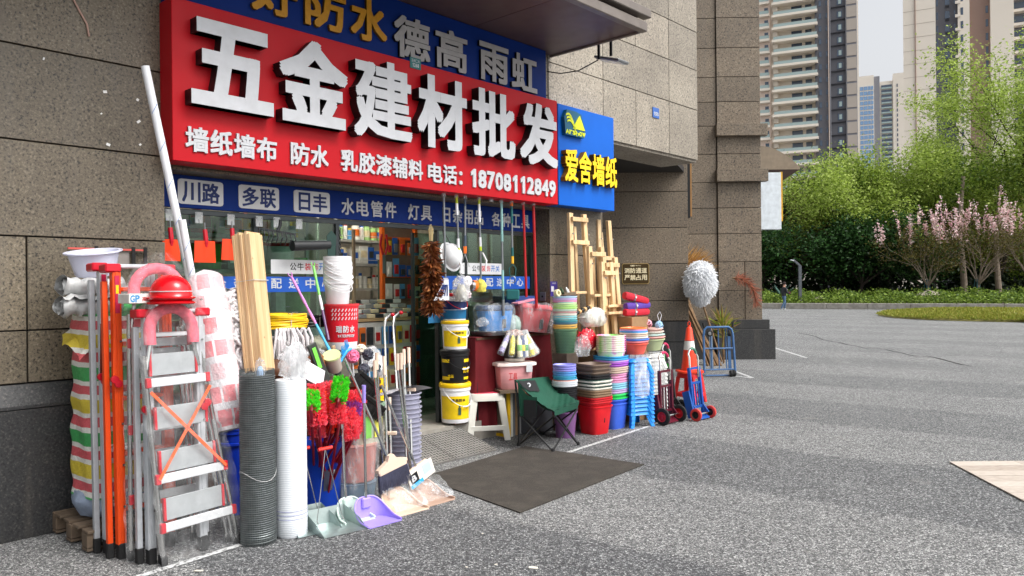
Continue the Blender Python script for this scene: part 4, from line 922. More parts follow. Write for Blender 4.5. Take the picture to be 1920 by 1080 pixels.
words('GP', .07, .14, .015, .055, .001, [M('carton_blue', (60, 140, 196), .5)] * 2, t, -.0805, .03); words('GP', -.085, -.03, .015, .055, .001, [M('carton_blue')] * 2, t, -.0805, .03); words('高鹏', -.02, .05, .02, .045, .001, [SWC[1], SWC[1]], t, -.0805, .01)
HRED = plas('helmet_red', (216, 16, 28), .18, coat=.4)
hb = at(321, 570, 1.12)
for k in range(2):
    t = thing('safety_helmet', ('upper glossy red safety helmet with white line on the wrapped ladder', 'lower red safety helmet nested under the upper one')[k], 'helmet', hb + Vector((0, 0, .028 * (1 - k))), RZ, 'red safety helmets')
    m = MB(); R2 = .112
    pr = [(R2 * 1.12, .0), (R2 * 1.13, .006), (R2 * 1.02, .016), (R2 * 1.0, .04)] + [(R2 * cos(q * pi / 2), .04 + R2 * .92 * sin(q * pi / 2)) for q in (.15, .3, .45, .6, .75, .88, 1)]
    m.lathe(pr, 32, sy=1.12); m.to('shell', HRED, t, smooth=60)
    m = MB(); m.lathe([(R2 * 1.13, .005), (R2 * 1.14, .012), (R2 * 1.02, .017)], 32, sy=1.28); m.to('brim', HRED, t)
    if k == 0: MB().tube([(R2 * 1.01 * cos(2 * pi * i / 40), R2 * 1.13 * sin(2 * pi * i / 40), .045) for i in range(40)], .003, 6, closed=True).to('line', WHITE, t)

# ================================================================== pipes, rolls, laths
PVC = plas('pvc_white', (226, 228, 232), .35)
def pipe(label, a_, b_, r):
    t = thing('plastic_pipe', label, 'pipe', b_, 0, 'white pipes leaning on the sign'); v = a_ - b_
    MB().cyl((0, 0, 0), v, r, seg=18).to('tube', PVC, t)
    MB().cyl(v * 1.0003, v * .999, r * .82, seg=18).to('bore', M('bore_grey', (120, 122, 126), .7), t)
    for q in (.50, .58, .66, .74, .82, .90):
        d = v.normalized(); s_ = d.orthogonal().normalized(); MB().tube([v * q + (Matrix.Rotation(k * .35 + 3.6, 3, d) @ s_) * r * 1.004 + d * k * .012 for k in range(6)], .0022, 5).to('print_mark', M('print_blue', (110, 140, 190), .5), t)
pipe('long white plastic pipe leaning up past the left edge of the red sign', at(272, 124, .36), on(446, 945), .027)
pipe('shorter white plastic pipe leaning beside the long one', at(341, 412, .55), on(438, 960), .025)
a = N('printed_wrap'); o_ = a.obj(); mp = a.n('ShaderNodeMapping'); mp.inputs['Scale'].default_value = (1, 1, 1); a.l(o_, mp.inputs[0])
bk = a.n('ShaderNodeTexBrick'); bk.inputs['Scale'].default_value = 1.7; bk.inputs['Bias'].default_value = .05; bk.inputs['Mortar Size'].default_value = .04; bk.offset = .5
bk.inputs['Color1'].default_value = lin((232, 66, 82)); bk.inputs['Color2'].default_value = lin((228, 222, 226)); bk.inputs['Mortar'].default_value = lin((230, 226, 230))
sx_ = a.n('ShaderNodeSeparateXYZ'); a.l(o_, sx_.inputs[0]); cx_ = a.n('ShaderNodeCombineXYZ'); at2 = a.n('ShaderNodeMath'); at2.operation = 'ARCTAN2'; a.l(sx_.outputs[1], at2.inputs[0]); a.l(sx_.outputs[0], at2.inputs[1])
sc_ = a.n('ShaderNodeMath'); sc_.operation = 'MULTIPLY'; sc_.inputs[1].default_value = .34; a.l(at2.outputs[0], sc_.inputs[0]); a.l(sc_.outputs[0], cx_.inputs[0]); a.l(sx_.outputs[2], cx_.inputs[1]); a.l(cx_.outputs[0], bk.inputs['Vector'])
a.l(bk.outputs[0], a.b.inputs['Base Color']); a.b.inputs['Roughness'].default_value = .3; a.bump(a.noise(o_, 13, 5, .7), .7, .03); WRAP = a.m
pa_, pb_ = at(382, 506, .70), at(432, 806, .98)
v = pa_ - pb_; L = v.length
t = thing('wrapped_roll', 'fat roll in red and white printed film leaning beside the ladders', 'roll', pb_, rot=v.to_track_quat('Z', 'Y').to_euler())
def f(u, v_):
    a_ = 2 * pi * u; r = .112 * (1 + .05 * sin(v_ * 17 + a_) + .04 * sin(3 * a_ + v_ * 9)) * (1 if v_ > .05 else .8); 
    if v_ > .93: r *= max(.05, 1 - ((v_ - .93) / .07) ** 2 * .95)
    return Vector((r * cos(a_), r * sin(a_), v_ * L))
m = MB(); m.grid(f, 30, 50, closed_u=True); m.to('roll_body', WRAP, t, smooth=60)
for i, ch in enumerate('上工上工'): char(ch, (-.02, .16 + .16 * i, .04, .24 + .16 * i), .004, [M('wrap_red', (220, 70, 84), .4)] * 2, t, -.111, .02)
m = MB(); m.grid(lambda u, v_: f(u, v_) * 1.0 + Vector((.007 * cos(2 * pi * u), .007 * sin(2 * pi * u), 0)), 24, 40, closed_u=True); m.to('outer_film', FILM, t, smooth=60)
t = thing('blue_waste_bin', 'deep blue lidded bin hidden behind the wire mesh roll', 'bin', ctr(447, 968, .17)); DBLUE = plas('deep_blue', (14, 52, 178), .32)
MB().lathe([(0, 0), (.13, 0), (.135, .01), (.165, .56), (.175, .565), (.175, .60), (.16, .60), (.125, .02), (0, .015)], 28, p=4).to('body', DBLUE, t); MB().lathe([(.18, .59), (.185, .60), (.18, .64), (.10, .67), (0, .672)], 28, p=4).to('lid', DBLUE, t); MB().lathe([(.172, .48), (.18, .49), (.18, .505), (.172, .51)], 28, p=4).to('rib', DBLUE, t)
PINE = M('pine_pale', (226, 194, 148), .6, 0, .12, 5, .15, 40)
a = N('pine_grain'); o_ = a.obj(); mp = a.n('ShaderNodeMapping'); mp.inputs['Scale'].default_value = (26, 26, 1.3); a.l(o_, mp.inputs[0]); info = a.n('ShaderNodeObjectInfo')
c_ = a.ramp(a.noise(mp.outputs[0], 1.6, 5, .6), [(.3, (206, 170, 122)), (.7, (236, 208, 164))]); rt = a.ramp(info.outputs['Random'], [(0, (.82, .80, .78, 1)), (1, (1.06, 1.06, 1.06, 1))]); c_ = a.mix(1.0, c_, rt, 'MULTIPLY')
kn = a.n('ShaderNodeTexVoronoi'); kn.inputs['Scale'].default_value = 7; a.l(o_, kn.inputs['Vector']); c_ = a.mix(a.ramp(kn.outputs['Distance'], [(.03, (.7, .7, .7, 1)), (.07, (0, 0, 0, 1))]), c_, lin((150, 104, 60)))
a.l(c_, a.b.inputs['Base Color']); a.b.inputs['Roughness'].default_value = .6; PINEG = a.m
pa_, pb_ = at(462, 445, .72), at(485, 696, .86); v = pa_ - pb_; L = v.length
q_ = v.to_track_quat('Z', 'Y')
t = thing('lath_bundle', 'bundle of pale pine boards tied with string, leaning before the window', 'timber', pb_, rot=(radians(-6), radians(-2.0), RZ))
for i in range(7): MB().box((-.035 + (.003 * (i % 3)), -.07 + .0195 * i, L / 2 + .008 * ((i * 5) % 3)), (.018 if False else .15 + .006 * (i % 2), .018, L)).to('board', PINEG, t, bev=.0015, loc=(.02, 0, 0), rot=(0, 0, radians(28)))
def sq(z, w, h): return [Vector((x, y, z)) for x, y in ((-w, -h), (w, -h), (w, h), (-w, h))]
Rm = Matrix.Rotation(radians(28), 3, 'Z')
MB().tube([Rm @ (p + Vector((-.035, -.012, 0))) + Vector((.02, 0, 0)) for p in sq(L * .66, .082, .075)], .003, 6, closed=True).to('string', SHEETW, t)
# wire mesh roll
WIRE = M('galvanised_wire', (124, 130, 130), .42, .7, .15, 20); pm = ctr(485, 1026, .105)
t = thing('wire_mesh_roll', 'tall grey roll of galvanised wire mesh standing on the asphalt', 'mesh roll', pm, 0); H = 1.045; r = .106
m = MB(); m.lathe([(0, .01), (r - .010, .01), (r - .010, H - .02), (r * .6, H - .02), (r * .6, H - .3), (0, H - .3)], 26); m.to('mesh_core', M('mesh_core_grey', (92, 98, 98), .6, .4, .2, 40, .6, 90), t)
m = MB(); m.tube([(r * cos(2 * pi * i / 22) * (1 + .015 * sin(i * .13)), r * sin(2 * pi * i / 22) * (1 + .012 * sin(i * .21)), .01 + (H - .02) * i / (22 * 78)) for i in range(22 * 78)], .0028, 4); kind(m.to('horizontal_wire', WIRE, t, fix=False), 'stuff')
m = MB(); [m.tube([((r - .003) * cos(a_ + .35 * q), (r - .003) * sin(a_ + .35 * q), .0 + (H + .02) * q) for q in (0, .25, .5, .75, 1)], .0022, 3) for a_ in [2 * pi * k / 62 for k in range(62)]]; kind(m.to('upright_wire', WIRE, t, fix=False), 'stuff')
MB().tube([(r * 1.03 * cos(a_), r * 1.03 * sin(a_), .42 + .03 * sin(a_ * 2)) for a_ in [2 * pi * k / 24 for k in range(24)]], .0016, 5, closed=True).to('tie_string', SHEETW, t)
pw = ctr(547, 1011, .10)
a = N('white_glass_mesh'); o_ = a.obj(); s_ = a.n('ShaderNodeSeparateXYZ'); a.l(o_, s_.inputs[0]); wv = a.n('ShaderNodeTexWave'); wv.bands_direction = 'Z'; wv.inputs['Scale'].default_value = 28; a.l(o_, wv.inputs['Vector'])
c_ = a.ramp(wv.outputs[0], [(.2, (206, 212, 218)), (.6, (232, 236, 240))]); a.l(c_, a.b.inputs['Base Color']); a.b.inputs['Roughness'].default_value = .45; a.bump(wv.outputs[0], .25, .003); WMESH = a.m
t = thing('white_mesh_roll', 'tall white roll of fibreglass mesh beside the wire mesh roll', 'mesh roll', pw, 0); r = .0985; H = .985
m = MB(); m.lathe([(r * .2, .0), (r * .93, 0), (r, .012)] + [(r * (1 + .006 * sin(q * 19)), .012 + (H - .03) * q) for q in (.1, .2, .3, .4, .5, .6, .7, .8, .9, 1)] + [(r * .94, H), (r * .22, H - .004), (r * .2, H - .1), (0, H - .1)], 36); m.to('roll_body', WMESH, t)
for z in (.115, .14, .165): MB().lathe([(r + .0005, z), (r + .0025, z + .002), (r + .0005, z + .005)], 36).to('edge_thread', M('thread_lilac', (150, 154, 186), .6), t)
def fb_(u, v): a_ = 2 * pi * u; return Vector(((.095 + .02 * v) * cos(a_) * (1 + .1 * sin(5 * a_ + 6 * v)), .075 * sin(a_) * (1 - .45 * v), .0 + v * .17 + .05 * v * cos(a_) * .6 + .012 * sin(9 * a_ + 9 * v)))
single(blob(.105, .05, .22, .25, 5.5, s=2.2), 'plastic_bag', FILMH, 'milky plastic bag slumped on top of the white mesh roll', 'bag', pw + Vector((.02, .02, H)), smooth=60)
single(blob(.035, .03, .13, .3, 2.2, s=2.5), 'plastic_bag', FILM, 'small clear bag of blue parts stuck in the wire mesh roll', 'bag', pm + Vector((.02, .0, 1.0)), smooth=60)
single(MB().lathe([(0, 0), (.02, 0), (.024, .03), (.012, .07), (0, .075)], 10), 'bottle_nozzle', plas('pale_blue', (150, 180, 216), .4), 'pale blue nozzle in the small bag on the wire mesh roll', 'nozzle', pm + Vector((.02, 0, 1.01)))

# ================================================================== bench of coils before the window
t = thing('display_bench', 'dark wooden bench carrying the hose and rope coils below the window', 'bench', F(1.05, .30)); BEN = M('bench_brown', (78, 52, 36), .7, 0, .2)
MB().box((.72, .0, .80), (1.50, .55, .03)).to('bench_top', BEN, t)
for x in (.04, 1.4):
    for y in (-.24, .24): MB().box((x, y, .39), (.05, .05, .78)).to('leg', BEN, t)
MB().box((.72, .22, .4), (1.3, .02, .74)).to('back_panel', BEN, t)
def coil(name, label, loc, R, r, turns, layers, mat, rot=(0, 0, RZ), squash=1.0, seed=1, wob=.15, cat='coil', flat=1.0):
    rd = random.Random(seed); P_ = []
    n_ = 26
    for i in range(turns * n_):
        k = i // n_; a_ = 2 * pi * i / n_; lay = k % layers; rr = R - (k // layers) * r * 1.7 + r * wob * 6 * sin(a_ * 2 + k)
        P_.append((rr * cos(a_), rr * sin(a_) * squash, r + lay * r * 1.75 * flat + r * .5 * sin(3 * a_ + k * 1.7)))
    t = thing(name, label, cat, loc, rot=rot)
    m = MB(); m.tube(P_, r, 7); m.to('hose', mat, t, fix=False)
    for a_ in (.5, 2.6, 4.6): 
        w = R - (turns // layers) * r * .9; h = layers * r * 1.9
        MB().tube([((w + q) * cos(a_), (w + q) * sin(a_) * squash, zz) for q, zz in ((-r * turns / layers, 0), (r * turns / layers * 1.1, 0), (r * turns / layers * 1.1, h), (-r * turns / layers, h))], .003, 5, closed=True).to('tie', M('tie_grey', (190, 190, 186), .6), t)
    return t
YH = plas('hose_yellow', (232, 186, 22), .35); BKH = plas('hose_black', (26, 26, 27), .4); WHH = M('hose_white', (208, 204, 206), .45, 0, .10, 12)
pz = at(530, 614, .45)
coil('yellow_hose_coil', 'coil of yellow hose lying above the white rope hanks', pz + Vector((0, 0, -.005)), .185, .0085, 24, 7, YH, squash=.8, seed=2)
coil('black_hose_coil', 'coil of black hose behind the yellow one', at(585, 612, .15), .17, .010, 14, 5, BKH, squash=.8, seed=3)
single(MB().lathe([(0, 0), (.26, 0), (.27, .02), (.27, .18), (.0, .19)], 24), 'packing_crate', M('crate_grey', (96, 90, 86), .7, 0, .2), 'grey round crate under the yellow hose coil', 'crate', F(1.74, .34, .815))
for k, (px, py, R2, tn, sd_, lb) in enumerate(((438, 575, .105, 6, 3, 'upper'), (446, 622, .105, 7, 5, 'middle'), (456, 668, .11, 6, 6, 'lower'))):
    p = at(px, py, .74)
    coil('white_hose_coil', lb + ' coil of white corrugated hose hanging between printed roll and pine boards', p, R2, .012, tn * 3, 3, WHH, rot=(radians(80), radians(15 * (k - 1)), RZ + .2), squash=.9, seed=sd_, wob=.4)
for k, (px, py, lb) in enumerate(((420, 700, 'low behind the printed roll'),)):
    coil('white_hose_coil', 'coil of white hose ' + lb, at(px, py, .5), .10, .011, 15, 3, WHH, rot=(radians(75), 0, RZ), seed=7 + k, wob=.4)
def hank(label, loc, n_, W2, H2, seed, mat=WHH):
    rd = random.Random(seed); t = thing('rope_hank', label, 'rope', loc)
    m = MB()
    for i in range(n_):
        x = (i / (n_ - 1) - .5) * W2; dy = rd.uniform(-.05, .03)
        m.tube([(x * .5 + rd.uniform(-.01, .01), dy + .03, H2 * .3), (x * .7, dy, H2 * .8), (x * .9 + rd.uniform(-.02, .02), dy - .03, H2), (x * 1.1, dy - .06, H2 * .75), (x * 1.15 + rd.uniform(-.02, .02), dy - .055, H2 * .35), (x * 1.1, dy - .02, .0)], .010, 6)
    kind(m.to('strands', mat, t, fix=False), 'stuff'); return t
hank('bundle of white rope loops below the yellow hose', at(540, 684, .62), 26, .27, .26, 4)
hank('smaller bundle of grey white rope right of the pine boards', at(505, 690, .58), 14, .16, .22, 9, M('rope_grey', (180, 178, 178), .7, 0, .12, 14))
SHT2 = M('cloth_white', (206, 208, 214), .7, 0, .1, 6, .3)
for k, (px, py, w, lb) in enumerate(((455, 562, .13, 'upper folded white cloth sheet behind the pine boards'), (452, 600, .13, 'middle folded white cloth sheet behind the pine boards'), (458, 640, .12, 'lower folded white cloth sheet behind the pine boards'))):
    roll('folded_sheet', lb, at(px, py, .45), .22, .075, .6, 2.6, SHT2, cat='sheet')
single(blob(.10, .09, .13, .2, 1.1), 'cloth_bundle', M('cloth_sage', (166, 170, 150), .8, 0, .15, 6, .4), 'sage grey cloth bundle behind the purple brush handle', 'cloth', at(600, 660, .30), smooth=60)
single(blob(.10, .08, .14, .25, 3.1), 'brown_sack', M('sack_brown', (92, 56, 34), .7, 0, .2, 6, .4), 'crumpled brown sack between pine boards and rope', 'sack', at(517, 712, .80), smooth=60)
single(blob(.07, .06, .15, .25, 4.4), 'brown_sack', M('sack_tan', (134, 78, 40), .6, 0, .2, 6, .4), 'tan leathery sack above the red dusters', 'sack', at(592, 700, .72), smooth=60)
# ================================================================== doormat and ramp
a = N('mat_brown'); p_ = a.pos(); f_ = a.noise(p_, 260, 2); c_ = a.ramp(f_, [(.35, (30, 27, 24)), (.65, (70, 64, 57))]); g_ = a.noise(p_, 4.5, 5, .7); c_ = a.mix(a.ramp(g_, [(.45, (0, 0, 0, 1)), (.7, (.5, .5, .5, 1))]), c_, lin((82, 76, 68)))
a.l(c_, a.b.inputs['Base Color']); a.b.inputs['Roughness'].default_value = .95; a.bump(f_, .6, .006); MATM = a.m
cs = [on(*q) for q in ((975, 963), (1208, 872), (985, 838), (790, 897))]
m = MB(); nn_ = 18
def fm(u, v):
    p = (cs[0] * (1 - u) + cs[1] * u) * (1 - v) + (cs[3] * (1 - u) + cs[2] * u) * v; return p + Vector((0, 0, .010 + .0025 * sin(u * 11) * sin(v * 9)))
m.grid(fm, nn_, nn_); m.grid(lambda u, v: fm(u, v) - Vector((0, 0, .009)), nn_, nn_)
ed = [fm(i / 17, 0) for i in range(18)] + [fm(1, i / 17) for i in range(1, 18)] + [fm(1 - i / 17, 1) for i in range(1, 18)] + [fm(0, 1 - i / 17) for i in range(1, 17)]
n_ = len(ed); m.add(ed + [e_ - Vector((0, 0, .009)) for e_ in ed], [(i, (i + 1) % n_, n_ + (i + 1) % n_, n_ + i) for i in range(n_)])
single(m, 'door_mat', MATM, 'large flat dark brown mat on the asphalt before the door', 'mat', (0, 0, 0), 0, smooth=50)
# ramp of tread plates between sill and mat
ga, gb, gc, gd_ = F(2.85, .03, .165), F(3.93, .03, .165), F(3.93, .52, .018), F(2.85, .52, .018)
t = thing('tread_ramp', 'two pale grey tread plates forming a ramp up to the shop door', 'ramp', (0, 0, 0), 0); PLATE = M('plate_grey', (124, 122, 118), .7, 0, .15, 5, dirt=.4); PAT = M('tread_dark', (56, 56, 56), .8, 0, .15)
up_ = (gb - ga).cross(gc - gb).normalized(); up_ = up_ if up_.z > 0 else -up_
for k in range(2):
    a0, a1 = k / 2 + .004, (k + 1) / 2 - .004; q = [ga.lerp(gb, a0), ga.lerp(gb, a1), gd_.lerp(gc, a1), gd_.lerp(gc, a0)]
    m = MB(); m.add(q + [v - up_ * .018 for v in q], [(0, 1, 2, 3), (7, 6, 5, 4), (0, 4, 5, 1), (1, 5, 6, 2), (2, 6, 7, 3), (3, 7, 4, 0)]); m.to('tread_plate', PLATE, t, smooth=0)
    m = MB(); nu_, nv_ = 14, 13
    for i in range(nu_):
        for j in range(nv_):
            c0 = q[0].lerp(q[1], (i + .5) / nu_).lerp(q[3].lerp(q[2], (i + .5) / nu_), (j + .5) / nv_) + up_ * .001
            e1 = (q[1] - q[0]).normalized(); e2 = (q[3] - q[0]).normalized(); l1, l2 = ((.030, .008) if (i + j) % 2 else (.008, .030))
            m.add([c0 + e1 * x * l1 * .5 + e2 * y * l2 * .5 + up_ * z for z in (0, .0025) for x, y in ((-1, -1), (1, -1), (1, 1), (-1, 1))], [(4, 5, 6, 7), (0, 1, 5, 4), (1, 2, 6, 5), (2, 3, 7, 6), (3, 0, 4, 7)])
    kind(m.to('tread_pattern', PAT, t, smooth=0, fix=False), 'stuff')
m = MB(); q = [ga, gd_, Vector((gd_.x, gd_.y, 0)), Vector((ga.x, ga.y, 0))]; m.add([v - up_ * .02 for v in (ga, gb, gc, gd_)] + [Vector((v.x, v.y, .001)) for v in (ga, gb, gc, gd_)], [(0, 1, 5, 4), (1, 2, 6, 5), (2, 3, 7, 6), (3, 0, 4, 7)]); m.to('ramp_side', PLATE, t, smooth=0)

# ================================================================== bins, dusters, brooms, dustpans
MBLUE = plas('bin_blue', (16, 62, 176), .3)
def bin_(name, label, loc, r0, r1, h, mat, p=2.0, seg=30, rim=.012, rz=RZ, cat='bin', group=None):
    t = thing(name, label, cat, loc, rz, group)
    MB().lathe([(0, 0), (r0, 0), (r0 + .004, .012), (r1 * .985, h * .86), (r1, h * .87), (r1 + rim, h - .012), (r1 + rim, h), (r1 - .004, h), (r0 - .006, .018), (0, .014)], seg, p=p).to('shell', mat, t, smooth=40); return t
db = ctr(598, 957, .165)
t = bin_('blue_bin', 'round blue bin full of red feather dusters behind the white mesh roll', db, .145, .185, .46, MBLUE)
lab = MB().grid(lambda u, v: Vector(((.168 + .02 * v - .006) * cos(-1.95 + .42 * u), (.168 + .02 * v - .006) * sin(-1.95 + .42 * u), .13 + .15 * v)), 8, 5); lab.to('sticker', M('sticker_dark', (70, 74, 92), .5), t)
lab = MB().grid(lambda u, v: Vector(((.172 + .004 * v) * cos(-2.0 + .55 * u), (.172 + .004 * v) * sin(-2.0 + .55 * u), .245 + .03 * v)), 8, 3); lab.to('sticker', WPLATE, t)
PLR = leafmat('plume_red', [(255, 74, 100), (255, 104, 124), (255, 140, 150), (250, 60, 84)], .5); PLP = leafmat('plume_purple', [(176, 90, 196), (200, 116, 214), (160, 76, 180)], .45); PLG = leafmat('plume_green', [(60, 214, 40), (110, 240, 60), (50, 190, 40)], .45); PLO = leafmat('plume_orange', [(255, 78, 56), (255, 116, 80), (252, 62, 48)], .5)
HRD = plas('handle_maroon', (136, 12, 34), .3)
dust = [(592, 722, 598, 800, PLR, None), (610, 718, 622, 790, PLR, PLP), (628, 722, 636, 796, PLR, None), (640, 712, 634, 752, PLG, None), (650, 740, 640, 792, PLR, PLP), (666, 735, 660, 800, PLR, PLP), (652, 768, 660, 826, PLR, None), (604, 745, 612, 815, PLO, None), (583, 738, 584, 768, PLG, None), (622, 738, 616, 790, PLO, None), (672, 752, 664, 812, PLR, None), (588, 760, 596, 822, PLR, None)]
words_d = ['red feather duster at the left of the blue bin', 'red duster with purple band leaning left', 'red duster in the middle of the blue bin', 'green feather duster standing highest in the blue bin', 'red duster with purple band in the middle', 'red duster with purple band leaning right', 'red duster drooping lowest at the right', 'orange red duster behind the white mesh roll', 'green duster peeking past the white mesh roll', 'orange red duster deep in the blue bin', 'rightmost red duster above the steel poles', 'red duster hanging lowest at the left']
for k, (x0, y0, x1, y1, ma, mb_) in enumerate(dust):
    rr = random.Random(k); n1 = 1.05 + .16 * rr.uniform(-1, 1) if ma is not PLG else 1.24; A = at(x0, y0, n1); B = at(x1, y1, n1 + .06)
    base = db + Vector((rr.uniform(-.09, .09), rr.uniform(-.09, .09), .05)); t = thing('feather_duster', words_d[k], 'duster', base, 0, 'feather dusters in the blue bin')
    B2 = B - base; A2 = A - base
    MB().tube([(0, 0, 0), B2 * .5 + Vector((0, 0, .02)), B2, B2.lerp(A2, .9)], [.008, .009, .010, .006], 8).to('handle', HRD, t)
    if mb_:
        c1, c2 = B2.lerp(A2, .28), B2.lerp(A2, .66); L_ = [(B2, c1, ma), (c1, c2, mb_), (c2, A2, ma)]
    else: L_ = [(B2, A2, ma)]
    for a_, b_, mm in L_: link('plume', fringe_mesh('plume', a_, b_, .17, int(1100 * max(.3, (b_ - a_).length / .22)), .030, mm, .8, .42), t)
for k, (pts, lb) in enumerate((([(560 + 20 * i, 0) for i in range(2)], ''),)): pass
for k in range(7):      # bare spare handles fanned in the bin
    base = db + Vector((.10 * cos(k * .9), .10 * sin(k * .9), .06)); tip = at(588 + k * 12, 812 + (k % 3) * 8, 1.08)
    single(MB().tube([(0, 0, 0), tip - base], [.007, .009], 8), 'duster_handle', HRD, 'plain maroon duster stick in the blue bin, %s from the left' % ('first', 'second', 'third', 'fourth', 'fifth', 'sixth', 'last')[k], 'stick', base, 0, 'spare duster sticks in the blue bin')
single(MB().box((0, 0, 0), (.075, .025, .03)).box((-.03, 0, -.02), (.008, .02, .03)).box((-.012, 0, -.02), (.008, .02, .03)).box((.006, 0, -.02), (.008, .02, .03)).box((.024, 0, -.02), (.008, .02, .03)), 'small_rake', plas('rake_red', (222, 40, 28), .4), 'small red plastic rake head among the duster sticks', 'rake', at(627, 792, 1.1), rot=(0, radians(12), RZ))
# black broom heads
BRI = M('bristle_black', (22, 22, 23), .7, 0, .2, 40); 
def broom_head(label, c, w, h, ang, mat, lean=0.0, cap=None, cat='broom', n=46, stick=None, name='broom', flare=1.15, group=None):
    t = thing(name, label, cat, c, rot=(lean, ang, RZ), group=group)
    MB().box((0, 0, .012), (w * .96, .035, .035)).to('head', cap or BLACK, t, bev=.006)
    m = MB(); rd = random.Random(int(c.x * 1000))
    for i in range(n):
        for j in (-1, 0, 1):
            x = (i / (n - 1) - .5) * w * .94; x2 = x * flare + rd.uniform(-.004, .004); y2 = j * .018 + rd.uniform(-.006, .006)
            m.cyl((x, j * .010, 0), (x2, y2, -h * rd.uniform(.93, 1.03)), .0032, .0022, 4, caps=False)
    kind(m.to('bristles', mat, t, fix=False), 'stuff')
    if stick:
        L_ = Vector(stick) ; MB().tube([(0, 0, .02), L_], .0095, 10).to('handle', CHROME, t)
    return t
broom_head('upper black broom head standing bristles out above the dusters', at(692, 716, .95), .24, .085, radians(40), BRI, radians(20))
broom_head('lower black broom head right of the red dusters', at(702, 758, 1.0), .22, .09, radians(36), BRI, radians(20))
# galvanised dustpan
GALV = M('galvanised_sheet', (176, 190, 188), .34, .75, .18, 6, dirt=.15)
def tray(label, loc, rz, w, d, hb, mat, t_=None):
    t = thing('metal_dustpan', label, 'dustpan', loc, rz)
    # floor from lip (y=0) to back (y=d)
    q = lambda pts: [Vector(p) for p in pts]
    th = .003
    m = MB(); m.add(q([(-w / 2, 0, .004), (w / 2, 0, .004), (w / 2 * .92, d, .012), (-w / 2 * .92, d, .012), (0, d * .45, .010)]), [(0, 1, 4), (1, 2, 4), (2, 3, 4), (3, 0, 4)]); m.to('floor', mat, t, smooth=0)
    m = MB(); m.add(q([(-w / 2 * .92, d, .0), (w / 2 * .92, d, .0), (w / 2 * .92, d + .02, hb), (-w / 2 * .92, d + .02, hb), (-w / 2 * .92, d + .025, hb - .012), (w / 2 * .92, d + .025, hb - .012)]), [(0, 1, 2, 3), (3, 2, 5, 4)]); m.to('back_wall', mat, t, smooth=0)
    for s in (-1, 1):
        m = MB(); m.add(q([(s * w / 2, 0, .0), (s * w / 2 * .92, d, .0), (s * w / 2 * .92, d + .02, hb), (s * w / 2, d * .35, hb * .55), (s * w / 2, 0, .012), (s * (w / 2 + .008), d * .35, hb * .55 - .01)]), [(0, 1, 2, 3, 4), (3, 5, 4)]); m.to('side_wall', mat, t, smooth=0)
    for s in (-1, 1):
        MB().tube([(s * .09, d * .8, .05), (s * .04, d * .9, .30), (0, d * 1.0, .50)], .003, 6).to('wire', CHROME, t); MB().tube([(s * .09, d * .8, .05), (s * .09, d * .72, .035), (s * .092, d * .74, .02)], .004, 6).to('wire_hook', CHROME, t)
    MB().cyl((-.05, d, .50), (.05, d, .505), .012, seg=10).to('grip', plas('grip_red', (214, 52, 44), .35), t)
    return t
pl = on(652, 1003)
tray('galvanised sheet dustpan with wire handle, front of the row', pl + DN * -.02, RZ - .12, .30, .27, .11, GALV)
tray('second galvanised dustpan tucked behind the first one', pl + DN * -.15 + DU * -.10, RZ - .12, .30, .25, .12, GALV)
def scoop(label, loc, rz, w, d, hb, mat, stickmat, poles, grip, cat='dustpan', wrapm=None, group='long-handled dustpans'):
    t = thing('plastic_dustpan', label, cat, loc, rz, group)
    n_ = 25; path = []
    for i in range(n_):
        q = i / (n_ - 1); a_ = pi * q; x = -cos(a_) * w / 2; x = math.copysign(abs(x / (w / 2)) ** .62, x) * w / 2; y = (sin(a_) ** .55) * d; path.append((x, y, .014 + hb * sin(a_) ** 1.3))
    m = MB(); m.add([(x, y, .003) for x, y, z in path] + [(x * 1.05, y * 1.03 + .0, z) for x, y, z in path] + [(0, d * .3, .006)], [(i, i + 1, n_ + i + 1, n_ + i) for i in range(n_ - 1)] + [(i + 1, i, 2 * n_) for i in range(n_ - 1)] + [(0, n_ - 1, 2 * n_)]); m.to('pan', mat, t, smooth=45)
    MB().tube([(x * 1.05, y * 1.03, z) for x, y, z in path], .0065, 7).to('rim', mat, t); MB().bar((-w / 2, 0, .005), (w / 2, 0, .005), .02, .006).to('lip', mat, t)
    MB().box((0, d * 1.04, hb * .8), (.07, .05, .07)).to('socket', mat, t, bev=.008)
    for (dx, dy, L_) in poles:
        MB().tube([(dx * .3, d * 1.04 + dy, hb * .7), (dx, d * 1.10 + dy, L_)], .0095, 10).to('pole', CHROME, t)
        MB().tube([(dx, d * 1.10 + dy, L_ - .02), (dx, d * 1.10 + dy, L_ + .10)], [.0125, .0145], 10).to('grip', grip, t)
    if wrapm:
        m = MB(); m.grid(lambda u, v: Vector(((u - .5) * w * 1.06, v * d * 1.0, .035 + hb * sin(pi * min(1, v * .6)) * .95 + .012 * sin(u * 19 + v * 7) * sin(v * 15))), 22, 14); m.to('wrap', wrapm, t, smooth=60)
    return t
PURP = plas('dustpan_purple', (158, 140, 224), .3); BEIGE = plas('dustpan_beige', (222, 198, 178), .3); BEIGED = plas('dustpan_tan', (190, 160, 142), .3); LGRN = plas('dustpan_mint', (206, 224, 216), .3)
p1 = on(722, 984)
scoop('pale mint dustpan mostly hidden by the purple one', p1 + DU * -.07 + DN * -.17, RZ - .05, .22, .16, .12, LGRN, CHROME, [(-.03, .0, .80)], LGRN)
scoop('purple plastic dustpan with steel pole and purple grip', p1, RZ - .05, .255, .22, .13, PURP, CHROME, [(.0, -.01, .80)], PURP)
p2 = on(775, 962)
scoop('beige plastic dustpan in clear film beside the purple one', p2, RZ - .02, .27, .24, .12, BEIGE, CHROME, [(-.12, .0, .95), (-.08, .03, 1.0)], BEIGE, wrapm=FILM)
p3 = on(826, 944)
